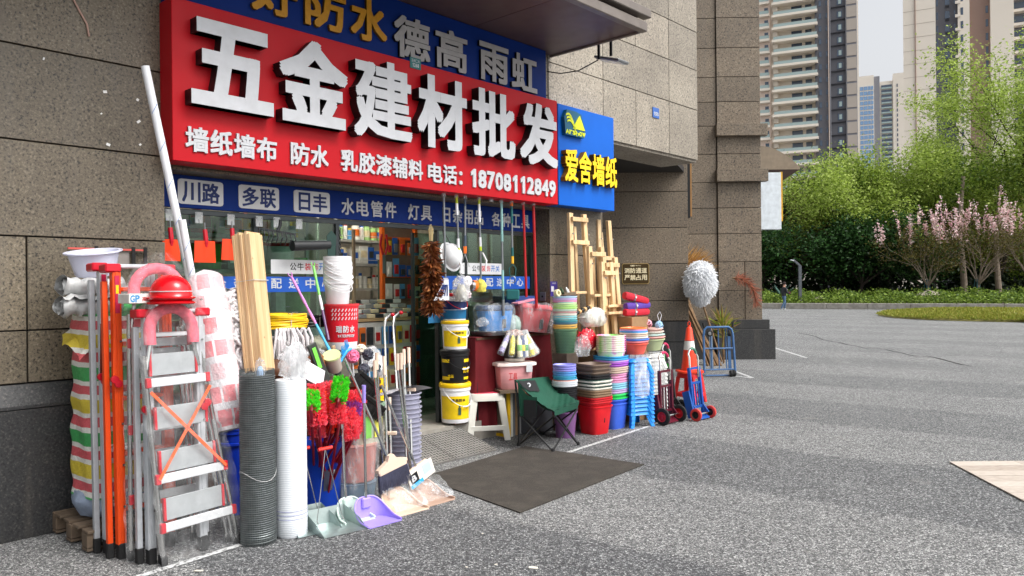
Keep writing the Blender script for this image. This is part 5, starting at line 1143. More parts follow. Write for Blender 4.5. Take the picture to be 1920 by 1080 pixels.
scoop('tan plastic dustpan in shiny film at the end of the row', p3, RZ + .0, .27, .24, .12, BEIGED, CHROME, [(-.17, .0, .98), (-.12, .02, .98)], BEIGE, wrapm=FILM)
GRB = M('bristle_slate', (74, 76, 96), .7, 0, .15, 30)
t = broom_head('upright broom with beige head and slate bristles beside the poles', at(736, 880, 1.28), .26, .13, radians(-12), GRB, 0, BEIGE, n=60, stick=(-.14, .12, .85), name='floor_broom', flare=1.18)
MB().prism([(-.13, 0), (.13, 0), (.13, .02), (.04, .055), (.02, .09), (-.02, .09), (-.04, .055), (-.13, .02)], .036).to('head_cover', BEIGE, t, loc=(0, -.018, .02))
t = broom_head('broom in printed white card sleeve beside the tan dustpan', at(782, 880, 1.25), .22, .09, radians(-22), GRB, 0, BEIGE, n=30, stick=(-.02, .05, .70), name='floor_broom')
MB().box((0, -.03, -.03), (.25, .012, .12)).to('card_sleeve', M('card_white', (226, 222, 212), .5), t, bev=.002); MB().box((-.07, -.0375, -.025), (.075, .002, .075)).to('print_block', M('card_black', (24, 26, 32), .4), t); MB().box((-.06, -.0378, -.075), (.12, .002, .03)).to('print_band', M('card_cyan', (40, 160, 214), .4), t); MB().box((.06, -.0375, -.015), (.075, .002, .075)).to('print_panel', M('card_pale', (180, 220, 226), .4), t)
words('B', -.10, -.05, -.045, .0, .001, [WHITE, WHITE], t, -.0388, .03)
# more long poles with grips and cross clips
for k, (x0, y0, x1, y1, n0, n1, g, lb) in enumerate(((720, 668, 728, 925, .85, 1.02, BEIGE, 'steel broom pole with beige grip left of the red basins edge'), (730, 745, 735, 925, .9, 1.05, BEIGE, 'short steel broom pole with a clip behind the slate broom'), (757, 655, 762, 870, .8, 1.0, BEIGE, 'steel pole with long beige grip left of the door'), (766, 652, 772, 865, .78, 1.0, BEIGE, 'steel pole with long beige grip nearest the door'), (760, 730, 766, 868, .85, 1.02, STEEL, 'steel pole under the beige clip by the door'))):
    A, B = at(x0, y0, n0), at(x1, y1, n1); t = thing('broom_pole', lb, 'pole', B, 0, 'steel broom poles by the door'); v = A - B
    MB().tube([(0, 0, 0), v], .0105, 10).to('pole', CHROME, t); MB().tube([v * .86, v * 1.0], [.013, .015], 10).to('grip', g, t)
    if k in (1, 3): MB().box(v * .62, (.10, .03, .03)).to('clip', BEIGE, t, bev=.006)
# wrapped pink tub, green-white bin, slate stack, red basins
pk = ctr(668, 944, .13)
t = thing('wrapped_tub', 'pink and blue tub in clear plastic between blue bin and brooms', 'tub', pk)
MB().lathe([(0, 0), (.13, 0), (.15, .13), (.155, .135), (.0, .15)], 26).to('lower_tub', plas('tub_slate_blue', (110, 140, 164), .3), t); MB().lathe([(.12, .14), (.135, .15), (.155, .40), (.16, .41), (.15, .41), (.0, .40)], 26).to('upper_tub', plas('tub_salmon', (208, 132, 122), .3), t)
m = MB(); m.grid(lambda u, v: Vector(((.17 + .012 * sin(13 * u * 2 * pi + 5 * v)) * cos(2 * pi * u), (.17 + .012 * sin(11 * u * 2 * pi + 9 * v)) * sin(2 * pi * u), .02 + v * .45)), 40, 16, closed_u=True); m.to('wrap', FILM, t, smooth=60)
t = bin_('swing_bin', 'pale green and yellow bin standing behind the steel dustpan poles', pk + Vector((.03, .10, .40)), .115, .135, .28, plas('bin_pale_green', (186, 200, 178), .4), 3.5)
MB().lathe([(.15, .27), (.155, .275), (.15, .30), (.14, .30)], 30, p=3.5).to('rim', plas('bin_sage', (122, 148, 124), .4), t); MB().box((.05, -.132, .15), (.07, .004, .20)).to('label_panel', M('panel_yellow', (222, 218, 96), .4), t); MB().box((-.05, -.132, .13), (.07, .004, .16)).to('label_panel', M('panel_green', (128, 200, 96), .4), t)
sk = ctr(757, 916, .15)
LGT = plas('tub_lilac_grey', (158, 158, 176), .35)
ms = basin_mesh(.135, .09, None, .012, 26, base=.86).mesh('stacked_tub', LGT, smooth=45)
for k in range(18):
    o = link('lilac_tub', ms, None, sk + Vector((random.uniform(-.004, .004), random.uniform(-.004, .004), .02 + k * .036)), (random.uniform(-.02, .02), random.uniform(-.02, .02), RZ))
    tag(o, 'lilac grey tub in the tall stack behind the brooms, ' + nth(17 - k, 18), 'tub', 'stack of lilac grey tubs')
t = thing('dustpan_stack', 'grey dustpan lid lying on top of the lilac tub stack', 'dustpan', sk + Vector((.0, .0, .72)))
MB().grid(lambda u, v: Vector(((u - .5) * .42, -.12 + .24 * v, .07 * sin(pi * (.15 + .7 * u)) - .05 * v)), 14, 8).to('scoop', plas('lid_grey', (176, 174, 184), .35), t)
RB = plas('basin_red', (226, 34, 28), .3); RBC = ctr(662, 800, .17, .45)
for k in range(8):
    o = single(basin_mesh(.158, .085, None, .016, 30), 'red_basin', RB if k > 1 else plas('basin_pinkish_red', (226, 120, 112), .35), 'red round basin in the stack under the scrubbing brushes, ' + nth(7 - k, 8), 'basin', RBC + Vector((0, 0, .0 + k * .036)), group='stack of red basins', smooth=45)
single(MB().lathe([(0, 0), (.15, 0), (.15, .44), (0, .45)], 24), 'packing_drum', M('drum_brown', (90, 60, 48), .7), 'brown drum hidden under the red basin stack', 'drum', RBC - Vector((0, 0, .45)))
# contents of the top basin: brushes, pot, puffs
RT = RBC + Vector((0, 0, .30))
def puff(label, px, py, n, r, mat, k=0):
    p = at(px, py, n); t = thing('bath_puff', label, 'scourer', p, 0, 'puffs and scourers on the red basins'); m = MB()
    for i in range(26):
        a_, b_ = random.uniform(0, 2 * pi), random.uniform(.3, 2.8); d = Vector((sin(b_) * cos(a_), sin(b_) * sin(a_), cos(b_)))
        e1 = d.orthogonal().normalized(); e2 = d.cross(e1); m.tube([d * r * .75 + (e1 * cos(q) + e2 * sin(q)) * r * .42 + d * .1 * r * sin(3 * q) for q in [2 * pi * j / 9 for j in range(9)]], r * .09, 5, closed=True)
    m.lathe([(0, -r * .8), (r * .7, -r * .4), (r * .8, 0), (r * .7, r * .4), (0, r * .8)], 12); m.to('loops', mat, t, fix=False)
    MB().cyl((0, 0, -r), (0.01, .02, -r - .16), .006, seg=8).to('handle', PVC, t); return t
puff('pink bath puff beside the blue scrubbing brush', 661, 668, .62, .055, plas('puff_pink', (240, 120, 160), .5)); puff('dark grey wire scourer right of the pink puff', 690, 665, .62, .05, plas('puff_grey', (70, 72, 84), .4)); puff('lower grey scourer on the red basin rim', 682, 692, .66, .05, plas('puff_grey')); puff('slate scourer at the right end of the red basins', 706, 690, .60, .04, plas('puff_slate', (60, 76, 84), .4)); puff('cream net puff behind the pink one', 677, 655, .50, .045, plas('puff_cream', (232, 224, 206), .5))
t = thing('scrub_brush', 'sky blue curved scrubbing brush above the red basins', 'brush', at(644, 668, .68), rot=(0, radians(35), RZ)); SKY = plas('brush_sky', (52, 160, 222), .35)
MB().tube([(0, 0, -.09), (0, 0, 0), (.005, 0, .05), (.03, 0, .085)], [.010, .011, .013, .010], 9).to('handle', SKY, t)
m = MB(); [m.cyl((.0 + .0 * i, 0, .0 + i * .007), (-.05 + .01 * sin(i), .0, .01 + i * .0085), .0035, .003, 4) for i in range(14)]; kind(m.to('bristles', SKY, t, fix=False), 'stuff')
t = thing('utensil_pot', 'translucent pot with pale green rim tipped on the red basins', 'pot', at(628, 693, .70), rot=(radians(20), radians(-28), RZ)); MB().lathe([(0, 0), (.052, 0), (.056, .01), (.062, .13), (.058, .13), (.052, .012), (0, .01)], 24).to('body', plas('pot_taupe', (196, 182, 170), .3), t); MB().lathe([(.060, .125), (.067, .128), (.067, .142), (.058, .142), (0.0, .132)], 24).to('rim', plas('pot_lime', (206, 222, 160), .35), t)
single(blob(.09, .05, .14, .2, 6.1, s=2.0), 'plastic_bag', FILMH, 'clear bag of white brushes standing at the back of the red basins', 'bag', at(696, 682, .45), smooth=60)
single(MB().box((0, 0, .06), (.16, .012, .13)), 'chopping_board', plas('board_white', (226, 230, 230), .4), 'white rounded board leaning behind the grey scourers', 'board', at(702, 690, .4), rot=(radians(-15), radians(18), RZ), bev=.012)
t = thing('paint_brush', 'wooden handled brush stuck upright by the waterproof bucket', 'brush', at(627, 668, .55), rot=(0, radians(-6), RZ)); MB().box((0, 0, .04), (.035, .014, .09)).to('handle', M('brush_wood', (176, 148, 116), .6), t, bev=.006); MB().box((.0, 0, -.02), (.05, .016, .04)).to('ferrule', STEEL, t)
t = thing('packed_tool', 'black and green packed garden tool leaning over the bin', 'tool', at(612, 716, .80), rot=(0, radians(-24), RZ)); MB().box((0, 0, .14), (.075, .02, .34)).to('pack', M('pack_charcoal', (58, 62, 58), .3), t, bev=.004); MB().bar((-.01, -.014, .12), (.0, -.014, .28), .03, .004).to('green_part', plas('green_lime', (120, 220, 80), .4), t)
single(MB().box((0, 0, .06), (.17, .01, .14)), 'paper_sheet', M('paper_white', (222, 222, 228), .7), 'white paper sheet leaning above the red dusters', 'paper', at(587, 716, .9), rot=(radians(-25), radians(30), RZ))
def stick(label, top, bot, n0, n1, cols, name='telescopic_brush', rs=(.009, .012)):
    A, B = at(*top, n0), at(*bot, n1); t = thing(name, label, 'brush', B, 0, 'telescopic cleaning sticks'); v = A - B; k = len(cols)
    for i, c in enumerate(cols): MB().tube([v * (i / k), v * ((i + .5) / k), v * ((i + 1) / k)], [rs[0] + .003 * (i == 0), rs[1], rs[0]], 10).to('stick_section', c, t)
    s_ = v.normalized().orthogonal() * .012; MB().tube([v, v * 1.03 + s_, v * 1.06 + s_], .004, 6).tube([v, v * 1.03 - s_, v * 1.06 - s_], .004, 6).to('hook', cols[-1], t); return t
LIL = plas('stick_lilac', (206, 132, 204), .35); SKY2 = plas('stick_blue', (74, 174, 224), .35); LGR = plas('stick_green', (120, 214, 92), .35); PUR2 = plas('stick_plum', (92, 62, 104), .35)
stick('lilac and blue telescopic stick leaning before the window banner', (547, 520), (624, 668), .30, .70, [SKY2, SKY2, LIL, LIL, LIL]); stick('green, white and plum telescopic stick leaning beside the pails', (588, 500), (616, 638), .30, .60, [PUR2, PUR2, PVC, LGR, LGR])
stick('orange handled stick above the rope hanks', (566, 622), (592, 682), .50, .68, [plas('stick_brown', (150, 90, 50), .4), plas('stick_orange', (240, 140, 50), .4)])
# waterproof bucket and nested white pails
wbk = at(641, 654, .42)
t = thing('printed_bucket', 'red printed bucket with white waterproofing text under the white pails', 'bucket', wbk, RZ - .35)
WRED = M('label_red', (206, 26, 44), .35)
MB().lathe([(0, 0), (.115, 0), (.118, .008), (.124, .06)], 30).to('base', PVC, t); MB().lathe([(.1245, .06), (.134, .335)], 30).to('label_band', WRED, t); MB().lathe([(.134, .335), (.140, .345), (.140, .36), (.130, .36), (.112, .012), (0, .01)], 30).to('rim', plas('rim_red', (222, 60, 66), .35), t)
def curve_words(text, r, a0, da, z0, z1, mats, par, bold):
    for i, ch in enumerate(text):
        a_ = a0 + da * i; w = abs(da) * r * .86; e_ = link('character', None, par) if False else None
        o = char(ch, (0, 0, 1, 1), .003, mats, par, 0, bold); o.scale = (w, .003, z1 - z0); o.rotation_euler = (0, 0, a_ + pi / 2); o.location = Vector((r * cos(a_ - abs(da) * .43), r * sin(a_ - abs(da) * .43), z0))
curve_words('瑞防水', .1302, -pi / 2 - .42, .42, .135, .19, [WHITE, WHITE], t, .022); curve_words('WATERPROOF', .1285, -pi / 2 - .45, .11, .098, .12, [WHITE, WHITE], t, .02)
m = MB()
for i in range(9):
    for j in range(3):
        a_ = -pi / 2 - .85 + i * .2; r2 = .1325 + j * .001; z = .235 + j * .033; m.bar((r2 * cos(a_) * 1.003, r2 * sin(a_) * 1.003, z), (r2 * cos(a_ + .09) * 1.003, r2 * sin(a_ + .09) * 1.003, z + .022), .004, .007)
kind(m.to('print_marks', WHITE, t), 'stuff')
WP = plas('pail_white', (232, 232, 234), .3)
mp_ = MB().lathe([(0, 0), (.085, 0), (.088, .006), (.103, .16), (.112, .165), (.112, .185), (.102, .185), (.083, .01), (0, .008)], 28).mesh('pail_shell', WP, smooth=45)
mh_ = MB().tube([(.112 * cos(a_) , .112 * sin(a_) - .02 * sin(pi * k / 16), .165 - .07 * sin(pi * k / 16)) for k in range(17) for a_ in [pi + pi * k / 16]], .0025, 5).mesh('pail_handle', WP)
for k in range(10):
    t = thing('white_pail', 'white plastic pail nested above the red printed bucket, ' + nth(9 - k, 10), 'pail', wbk + Vector((-.03, 0, .355 + k * .022)), RZ + random.uniform(-.3, .3), 'nested white pails')
    link('shell', mp_, t); link('handle', mh_, t)
# little things lying on the asphalt
LEAFW = M('litter_pale', (214, 208, 196), .8)
for k, (px, py, s_, lb) in enumerate(((1000, 1066, .05, 'white scrap of paper on the asphalt at the bottom edge'), (930, 1060, .02, 'small white chip left of the paper scrap'), (905, 1002, .02, 'white chip on the asphalt below the mat'), (875, 1065, .02, 'white chip on the asphalt right of the line'), (372, 1072, .05, 'grey torn sheet on the asphalt by the ladder foot'))):
    single(MB().box((0, 0, 0), (s_, s_ * .5, .002), 0, Euler((.05, .08, .7 * k)).to_matrix()), 'litter_scrap', LEAFW, lb, 'litter', on(px, py) + Vector((0, 0, .006)), 0)
# ================================================================== paint pails on the sill
def paint_pail(label, loc, r, h, body, lid, label_fn=None, handle=True, bands=None, liner=None):
    t = thing('paint_pail', label, 'pail', loc, RZ - .55, 'paint pails stacked on the door sill')
    MB().lathe([(0, 0), (r * .90, 0), (r * .92, .008), (r * .98, h * .80), (r * 1.04, h * .81), (r * 1.04, h * .90), (r * 1.0, h * .90)], 34).to('shell', body, t, smooth=40)
    MB().lathe([(r * 1.06, h * .885), (r * 1.08, h * .90), (r * 1.08, h * .97), (r * 1.02, h), (0, h)], 34).to('lid', lid, t, smooth=40)
    if bands:
        for z0, z1, m_, a0, a1 in bands: MB().grid(lambda u, v: Vector(((r * (.92 + .06 * (z0 + (z1 - z0) * v) / .8) * 1.006) * cos(a0 + (a1 - a0) * u), (r * (.92 + .06 * (z0 + (z1 - z0) * v) / .8) * 1.006) * sin(a0 + (a1 - a0) * u), h * (z0 + (z1 - z0) * v))), 20, 3).to('label_print', m_, t)
    if handle:
        pts = [(r * 1.05 * cos(a_), r * 1.05 * sin(a_) - .015 * sin(pi * k / 14), h * .84 - h * .42 * sin(pi * k / 14)) for k in range(15) for a_ in [pi * 1.0 + pi * k / 14 + .5]]
        MB().tube(pts, .0032, 6).to('handle', WP if liner is None else liner, t); MB().tube(pts[6:10], .007, 8).to('handle_grip', WP, t)
    return t
sp = ctr(854, 793, .10, .215)
YL = plas('lid_yellow', (240, 196, 20), .35); RL = plas('lid_red', (206, 34, 44), .35); BKP = plas('pail_black', (26, 26, 28), .35); PYE = M('print_yellow', (238, 202, 24), .4); PNB = M('print_navy', (26, 40, 90), .4); PTE = M('print_teal', (24, 96, 140), .4); PGR = M('print_green', (60, 90, 70), .5)
a0, a1 = pi * 1.05, pi * 1.95
paint_pail('white pail with yellow lid and yellow print, lowest on the sill', sp, .150, .395, WP, YL, bands=[(.10, .68, PYE, a0, a1 - .35)])
paint_pail('black pail with gold print, third from the top', sp + Vector((0, 0, .397)), .142, .33, BKP, BKP, liner=BKP, bands=[(.10, .20, PYE, a0, a0 + .8), (.62, .72, PYE, a0, a0 + .8), (.10, .18, PYE, a1 - .9, a1 - .2), (.62, .72, PYE, a1 - .9, a1 - .2)])
paint_pail('white pail with yellow lid and print, second from the top', sp + Vector((.005, 0, .73)), .132, .285, WP, YL, bands=[(.10, .66, PYE, a0 + .1, a1 - .5)])
paint_pail('navy blue pail with red lid and red handle, topmost', sp + Vector((.0, .0, 1.018)), .125, .27, WP, RL, liner=RL, bands=[(.40, .72, PNB, a0 - .2, a1 + .1), (.05, .385, PTE, a0 - .2, a1 + .1)])
for o in [x for x in bpy.data.objects if x.name.startswith('paint_pail') and 'yellow' in x.get('label', '')]:
    r = .150 if 'lowest' in o['label'] else .132; h = .395 if 'lowest' in o['label'] else .285
    # figure printed on the label and text
    a_ = -pi / 2 + .1; MB().box((0, 0, 0), (r * .2, .002, h * .18)).box((0, 0, h * .12), (r * .11, .002, h * .07)).to('printed_figure', PGR, o, loc=(r * .97 * cos(a_), r * .97 * sin(a_), h * .30), rot=(0, 0, a_ + pi / 2))
    curve_words('德高防水', r * .985, -pi / 2 - .35, .26, h * .54, h * .62, [SWC[0], SWC[0]], o, .01)
single(MB().box((0, 0, .012), (.16, .07, .024)), 'wood_offcut', WOODD, 'small wood offcut under the lowest paint pail', 'wood', sp - Vector((0, 0, .025)) + DN * .05, bev=.002)
ob = [x for x in bpy.data.objects if 'black pail' in x.get('label', '')][0]; curve_words('防水', .143, -pi / 2 + .55, .34, .10, .16, [PYE, PYE], ob, .02); curve_words('优品', .139, -pi / 2 - .62, .22, .055, .085, [PYE, PYE], ob, .01)
# ================================================================== red-clothed table
tb_ = F(4.20, -.02)
t = thing('cloth_table', 'table draped in dark red cloth to the right of the door', 'table', tb_); RC = M('cloth_dark_red', (98, 12, 22), .85, 0, .15, 4, .3, 80)
for x in (.03, 1.10):
    for y in (.02, .2): MB().box((x, y, .51), (.04, .04, 1.0)).to('leg', BLACK, t)
MB().box((.57, .10, 1.03), (1.16, .24, .025)).to('table_top', BEN, t)
def drape(u, v):
    # runs from the left short side round the front
    s = u * 1.42
    if s < .22: x, y = -.02, .21 - s; nx, ny = -1, 0
    else: x, y = -.02 + (s - .22), -.01; nx, ny = 0, -1
    d = .035 * v * (sin(s * 19) + .5 * sin(s * 41 + 1)) + .03 * v; return Vector((x + nx * d, y + ny * d, 1.046 - v * .93))
m = MB(); m.grid(drape, 90, 20); m.to('cloth_drape', RC, t, smooth=60); MB().box((.57, .10, 1.045), (1.19, .23, .006)).to('cloth_top', RC, t)
def wrapped_box(label, c, w, d, h, mat, dark, tilt=0):
    t = thing('storage_box', label, 'box', c, rot=(0, tilt, RZ - .25))
    MB().lathe([(0, 0), (.40, 0), (.42, .02), (.5, .80), (.5, .82)], 28, p=5, sx=w, sy=d).to('body', mat, t); t.children[0].scale = (1, 1, h)
    MB().lathe([(.52, .0), (.53, .01), (.53, .10), (.48, .20), (0, .22)], 28, p=5, sx=w, sy=d).to('lid', dark, t, loc=(0, 0, h * .82)).scale = (1, 1, h)
    MB().box((0.05, -d * .47, h * .30), (.045, .02, h * .36)).to('latch', M('latch_dark', (40, 44, 50), .4), t, bev=.006)
    m = MB(); m.grid(lambda u, v: Vector(((.56 + .015 * sin(17 * u * 6.28 + 4 * v)) * w * cos(2 * pi * u) * (1.05 - .5 * max(0, v - .8) / .2 * .3) * (abs(cos(2 * pi * u)) ** 5 + abs(sin(2 * pi * u)) ** 5) ** -.2, (.56 + .015 * sin(13 * u * 6.28 + 7 * v)) * d * sin(2 * pi * u) * (abs(cos(2 * pi * u)) ** 5 + abs(sin(2 * pi * u)) ** 5) ** -.2, (1.1 * v) * h + .012 * sin(9 * u * 6.28) * v)), 48, 18, closed_u=True); m.to('plastic_cover', FILM, t, smooth=60); return t
zt = 1.06
single(MB().lathe([(0, 0), (.22, 0), (.25, .035), (.245, .035), (.215, .004), (0, .004)], 28, p=5, sx=1.0, sy=.75), 'metal_tray', STEEL, 'steel tray under the blue storage box', 'tray', F(4.52, -.06, zt))
wrapped_box('bright blue storage box in clear plastic on the red-clothed table', F(4.52, -.06, zt + .04), .36, .24, .26, plas('box_blue', (22, 134, 214), .35), plas('box_blue_dark', (30, 66, 110), .35))
wrapped_box('red storage box in clear plastic at the right of the table', F(5.10, -.06, zt), .40, .26, .30, plas('box_red', (214, 50, 58), .35), plas('box_red_lid', (216, 70, 84), .35), radians(6))
single(blob(.10, .08, .20, .1, 3.3, s=1.6), 'wrapped_box', film('mint_film', (190, 214, 206), .75, .2, .5), 'small pale mint box in plastic between the blue and red boxes', 'box', F(4.80, -.05, zt), smooth=60)
single(MB().box((0, 0, .0), (.28, .10, .02)), 'pink_board', plas('board_pink', (232, 150, 170), .4), 'thin pink board lying above the red storage box', 'board', F(4.98, -.06, 1.40), rot=(0, radians(-8), RZ), bev=.004)
single(MB().box((0, 0, .05), (.34, .16, .10)), 'blue_carton', plas('carton_navy', (36, 66, 128), .5), 'navy carton behind the red storage box', 'carton', F(5.05, -.16, 1.36), bev=.004)
# ================================================================== pink box, bucket with sprays, frames
pf = ctr(962, 728, .03, .50); pf.z = .50
t = thing('pink_box', 'pink lidded storage box below the bucket of spray cans', 'box', pf, RZ - .45); PKB = plas('box_pink', (232, 164, 166), .4)
MB().lathe([(0, 0), (.40, 0), (.42, .02), (.475, .80), (.475, .82)], 28, p=7, sx=.40, sy=.28).to('body', PKB, t); t.children[0].scale = (1, 1, .30)
MB().lathe([(.50, 0), (.53, .01), (.53, .09), (.50, .11), (0, .12)], 28, p=7, sx=.42, sy=.30).to('lid', plas('lid_rosy_white', (224, 206, 200), .4), t, loc=(0, 0, .24)).scale = (1, 1, .32)
MB().box((.12, -.155, .22), (.07, .012, .09)).to('latch', plas('latch_clear', (200, 204, 206), .3), t, bev=.003); words('工具', -.10, .0, .10, .17, .001, [SWC[1], SWC[1]], t, -.1285, 0)
bz = pf + Vector((.02, .02, .285))
t = thing('grey_bucket', 'dark grey printed bucket hung all round with spray packs', 'bucket', bz); MB().lathe([(0, 0), (.105, 0), (.11, .03)], 30).to('base', plas('bucket_cream', (214, 208, 196), .4), t); MB().lathe([(.1105, .03), (.122, .24), (.128, .25), (.128, .27), (.118, .27), (.10, .04), (0, .03)], 30).to('shell', plas('bucket_charcoal', (66, 68, 68), .4), t)
SPR = [((150, 140, 190), (226, 226, 230)), ((236, 218, 30), (200, 196, 40)), ((34, 60, 120), (236, 214, 30)), ((250, 236, 40), (236, 236, 230)), ((236, 236, 232), (60, 160, 70)), ((240, 226, 60), (230, 230, 226)), ((226, 226, 230), (110, 100, 150)), ((214, 214, 216), (90, 90, 140)), ((240, 236, 200), (120, 190, 80)), ((236, 190, 170), (240, 210, 190))]
nms = ['lilac and white', 'bright yellow', 'navy blue with yellow foot', 'lemon yellow and white', 'white with green top', 'yellow and grey', 'white and violet', 'silver and violet', 'cream and green', 'peach']
for k, (c1, c2) in enumerate(SPR):
    a_ = -pi / 2 + (-1.35, -.95, -.18, .62, .22, .5, .95, 1.15, -.5, .8)[k]; tl = (.75, .6, .06, .22, .03, .3, .5, .62, .2, .45)[k]
    p = bz + Vector((.13 * cos(a_ + RZ), .13 * sin(a_ + RZ), .27)); t = thing('spray_pack', nms[k] + ' spray pack hanging on the grey bucket rim', 'spray pack', p, rot=(-tl, 0, RZ + a_ + pi / 2), group='spray packs round the bucket')
    MB().lathe([(0, -.22), (.024, -.22), (.026, -.215), (.026, -.05), (.016, -.03), (.010, 0), (0, .005)], 14).to('can', plas('spray%d' % k, c1, .35), t); MB().lathe([(.0262, -.16), (.0268, -.158), (.0268, -.10), (.0262, -.098)], 14).to('label', plas('spray_label%d' % k, c2, .35), t)
    m = MB(); m.grid(lambda u, v: Vector((.036 * cos(2 * pi * u) * (1 - .3 * v * v), .036 * sin(2 * pi * u) * (1 - .3 * v * v), -.235 + .29 * v)), 12, 6, closed_u=True); m.to('sachet', FILM, t, smooth=60)
single(blob(.10, .10, .10, .35, 7.7, s=3), 'plastic_bag', film('peach_film', (240, 200, 184), .6, .2), 'peach tinted crumpled bags filling the grey bucket', 'bag', bz + Vector((0, 0, .22)), smooth=60)
FRC = [(236, 190, 30), (220, 218, 210), (120, 122, 126), (176, 140, 100), (90, 90, 96), (200, 200, 198), (70, 72, 78), (214, 180, 90)]
fb0 = on(912, 812); 
for k in range(8):
    t = thing('picture_frame', ('yellow', 'pale cream', 'mid grey', 'wood brown', 'charcoal', 'light grey', 'dark grey', 'ochre')[k] + ' framed panel standing edge on beside the stool', 'frame', fb0 + DU * (-.02 + .046 * k) + DN * (.36 - .01 * k), RZ + .05, 'framed panels under the pink box')
    c = plas('frame%d' % k, FRC[k], .45); Hf = .46 if k else .50
    for y0, y1, z0, z1 in ((0, .03, 0, Hf), (.37, .40, 0, Hf), (.03, .37, 0, .03), (.03, .37, Hf - .03, Hf)): MB().box((0, (y0 + y1) / 2, (z0 + z1) / 2), (.035, y1 - y0, z1 - z0)).to('frame_bar', c, t, bev=.002)
    MB().box((.005, .20, Hf / 2), (.008, .33, Hf - .07)).to('panel', M('panel_shade%d' % (k % 3), ((150, 140, 120), (110, 110, 112), (190, 186, 176))[k % 3], .5), t)
single(MB().box((.22, .1, .17), (.34, .34, .33)), 'grey_crate', plas('crate_dark', (84, 86, 92), .5), 'grey crate supporting the pink box behind the chair', 'crate', fb0 + DU * .16 + DN * .40, RZ, bev=.008)
single(MB().box((0, 0, .015), (.42, .34, .03)), 'plywood_shelf', WOODD, 'wooden shelf board under the pink box', 'board', Vector((pf.x, pf.y, .47)), RZ - .45)
# ================================================================== white stool
def stool(label, loc, rz, mat, seat, H=.46, w=.30, group=None, name='plastic_stool', detail=True, sc=1.0):
    t = thing(name, label, 'stool', loc, rz, group); b = w / 2 * 1.28; a_ = w / 2
    MB().lathe([(0, H - .012), (a_ * .93, H - .012), (a_ * 1.0, H - .002), (a_ * .97, H + .002), (0, H + .002)], 28, p=7).to('seat', mat, t, smooth=40); MB().lathe([(a_ * 1.0, H - .003), (a_ * 1.03, H - .02), (a_ * (1.05 if detail else 1.12), H - (.07 if detail else .035)), (a_ * 1.02, H - (.07 if detail else .034))], 28, p=7).to('apron', mat, t, smooth=40)
    if seat: MB().lathe([(0, H + .0045), (a_ * .84, H + .0045), (a_ * .85, H + .002)], 28, p=7).to('seat_pad', seat, t, smooth=0)
    for sx in (-1, 1):
        for sy in (-1, 1):
            m = MB(); tp = [(a_ * .99, a_ * .62), (a_ * .99, a_ * .99), (a_ * .62, a_ * .99)]; bt = [(b, b * .76), (b, b), (b * .76, b)]
            V = [Vector((sx * x, sy * y, H - .05)) for x, y in tp] + [Vector((sx * x, sy * y, 0)) for x, y in bt] + [Vector((sx * (x - .012), sy * (y - .012), H - .05)) for x, y in tp] + [Vector((sx * (x - .012), sy * (y - .012), 0)) for x, y in bt]
            m.add(V, [(0, 1, 4, 3), (1, 2, 5, 4), (7, 6, 9, 10), (8, 7, 10, 11), (0, 3, 9, 6), (2, 8, 11, 5), (3, 4, 10, 9), (4, 5, 11, 10)]); m.to('leg', mat, t, bev=.003)
    if detail:
        zc = H * .27; e = a_ + (b - a_) * .73
        for s in (-1, 1): MB().box((0, s * (e - .008), zc), (2 * e * .86, .014, .05)).box((s * (e - .008), 0, zc), (.014, 2 * e * .86, .05)).to('stretcher', mat, t, bev=.003)
    return t
cen = (on(932, 838) + on(890, 803)) / 2
stool('white plastic stool with red seat pad before the red-clothed table', cen, RZ - .62, plas('stool_cream', (216, 214, 204), .35), M('seat_red', (214, 62, 88), .5), .47, .355)
# ================================================================== camping chair
GRN = M('canvas_green', (18, 74, 56), .75, 0, .12, 5, .35, 50); CHB = M('canvas_black', (30, 31, 33), .8); TUB = M('tube_black', (20, 20, 21), .35)
fl0, ff, frr, fbk = on(972, 836), on(1037, 848), on(1084, 835), on(1018, 815)
t = thing('camping_chair', 'dark green folding camping chair with black cross legs beside the stool', 'chair', on(1030, 838), 0); C0 = t.location.copy()
cz = lambda p, z: Vector((p.x - C0.x, p.y - C0.y, z))
back = (on(968, 840), on(1040, 812))
sL, sF, sR, sB = at(972, 770, .62) - C0, at(1040, 795, .98) - C0, at(1083, 775, .86) - C0, at(1030, 765, .45) - C0
for p in (sL, sF, sR, sB): p.z = .34
tops = {'L': sL, 'F': sF, 'R': sR, 'B': sB}; feet = {'L': cz(fl0, .01), 'F': cz(ff, .01), 'R': cz(frr, .01), 'B': cz(fbk, .01)}
for a_, b_ in (('L', 'F'), ('F', 'R'), ('R', 'B'), ('B', 'L')):
    for p, q in ((a_, b_), (b_, a_)): MB().tube([feet[p], tops[q] * 1.0], .009, 8).to('leg', TUB, t)
for k_ in feet: MB().lathe([(0, -.008), (.016, -.008), (.018, .01), (.012, .025), (0, .025)], 10).to('foot', RUBBER, t, loc=feet[k_] + Vector((0, 0, .0)))
bl_ = at(966, 712, .60) - C0; br_ = at(1028, 706, .40) - C0
MB().tube([sL - Vector((0, 0, .3)), sL, bl_], .010, 8).to('back_post', TUB, t); MB().tube([sB, br_], .010, 8).to('back_post', TUB, t)
fl_t, fr_t = sF + Vector((0, 0, .05)), sR + Vector((.02, 0, .07))
def seatf(u, v):
    # u across left-right, v from back top to front edge
    T = bl_.lerp(br_, u); Fp = fl_t.lerp(fr_t, u); mid = (T + Fp) / 2; mid.z = .36
    p = T * (1 - v) ** 2 + mid * 2 * v * (1 - v) + Fp * v * v
    sag = -.07 * sin(pi * u) * sin(pi * min(1, v * 1.1)); edge = .05 * (abs(u - .5) * 2) ** 3 * sin(pi * v)
    return p + Vector((0, 0, sag + edge + .006 * sin(u * 23 + v * 17) * sin(v * 21)))
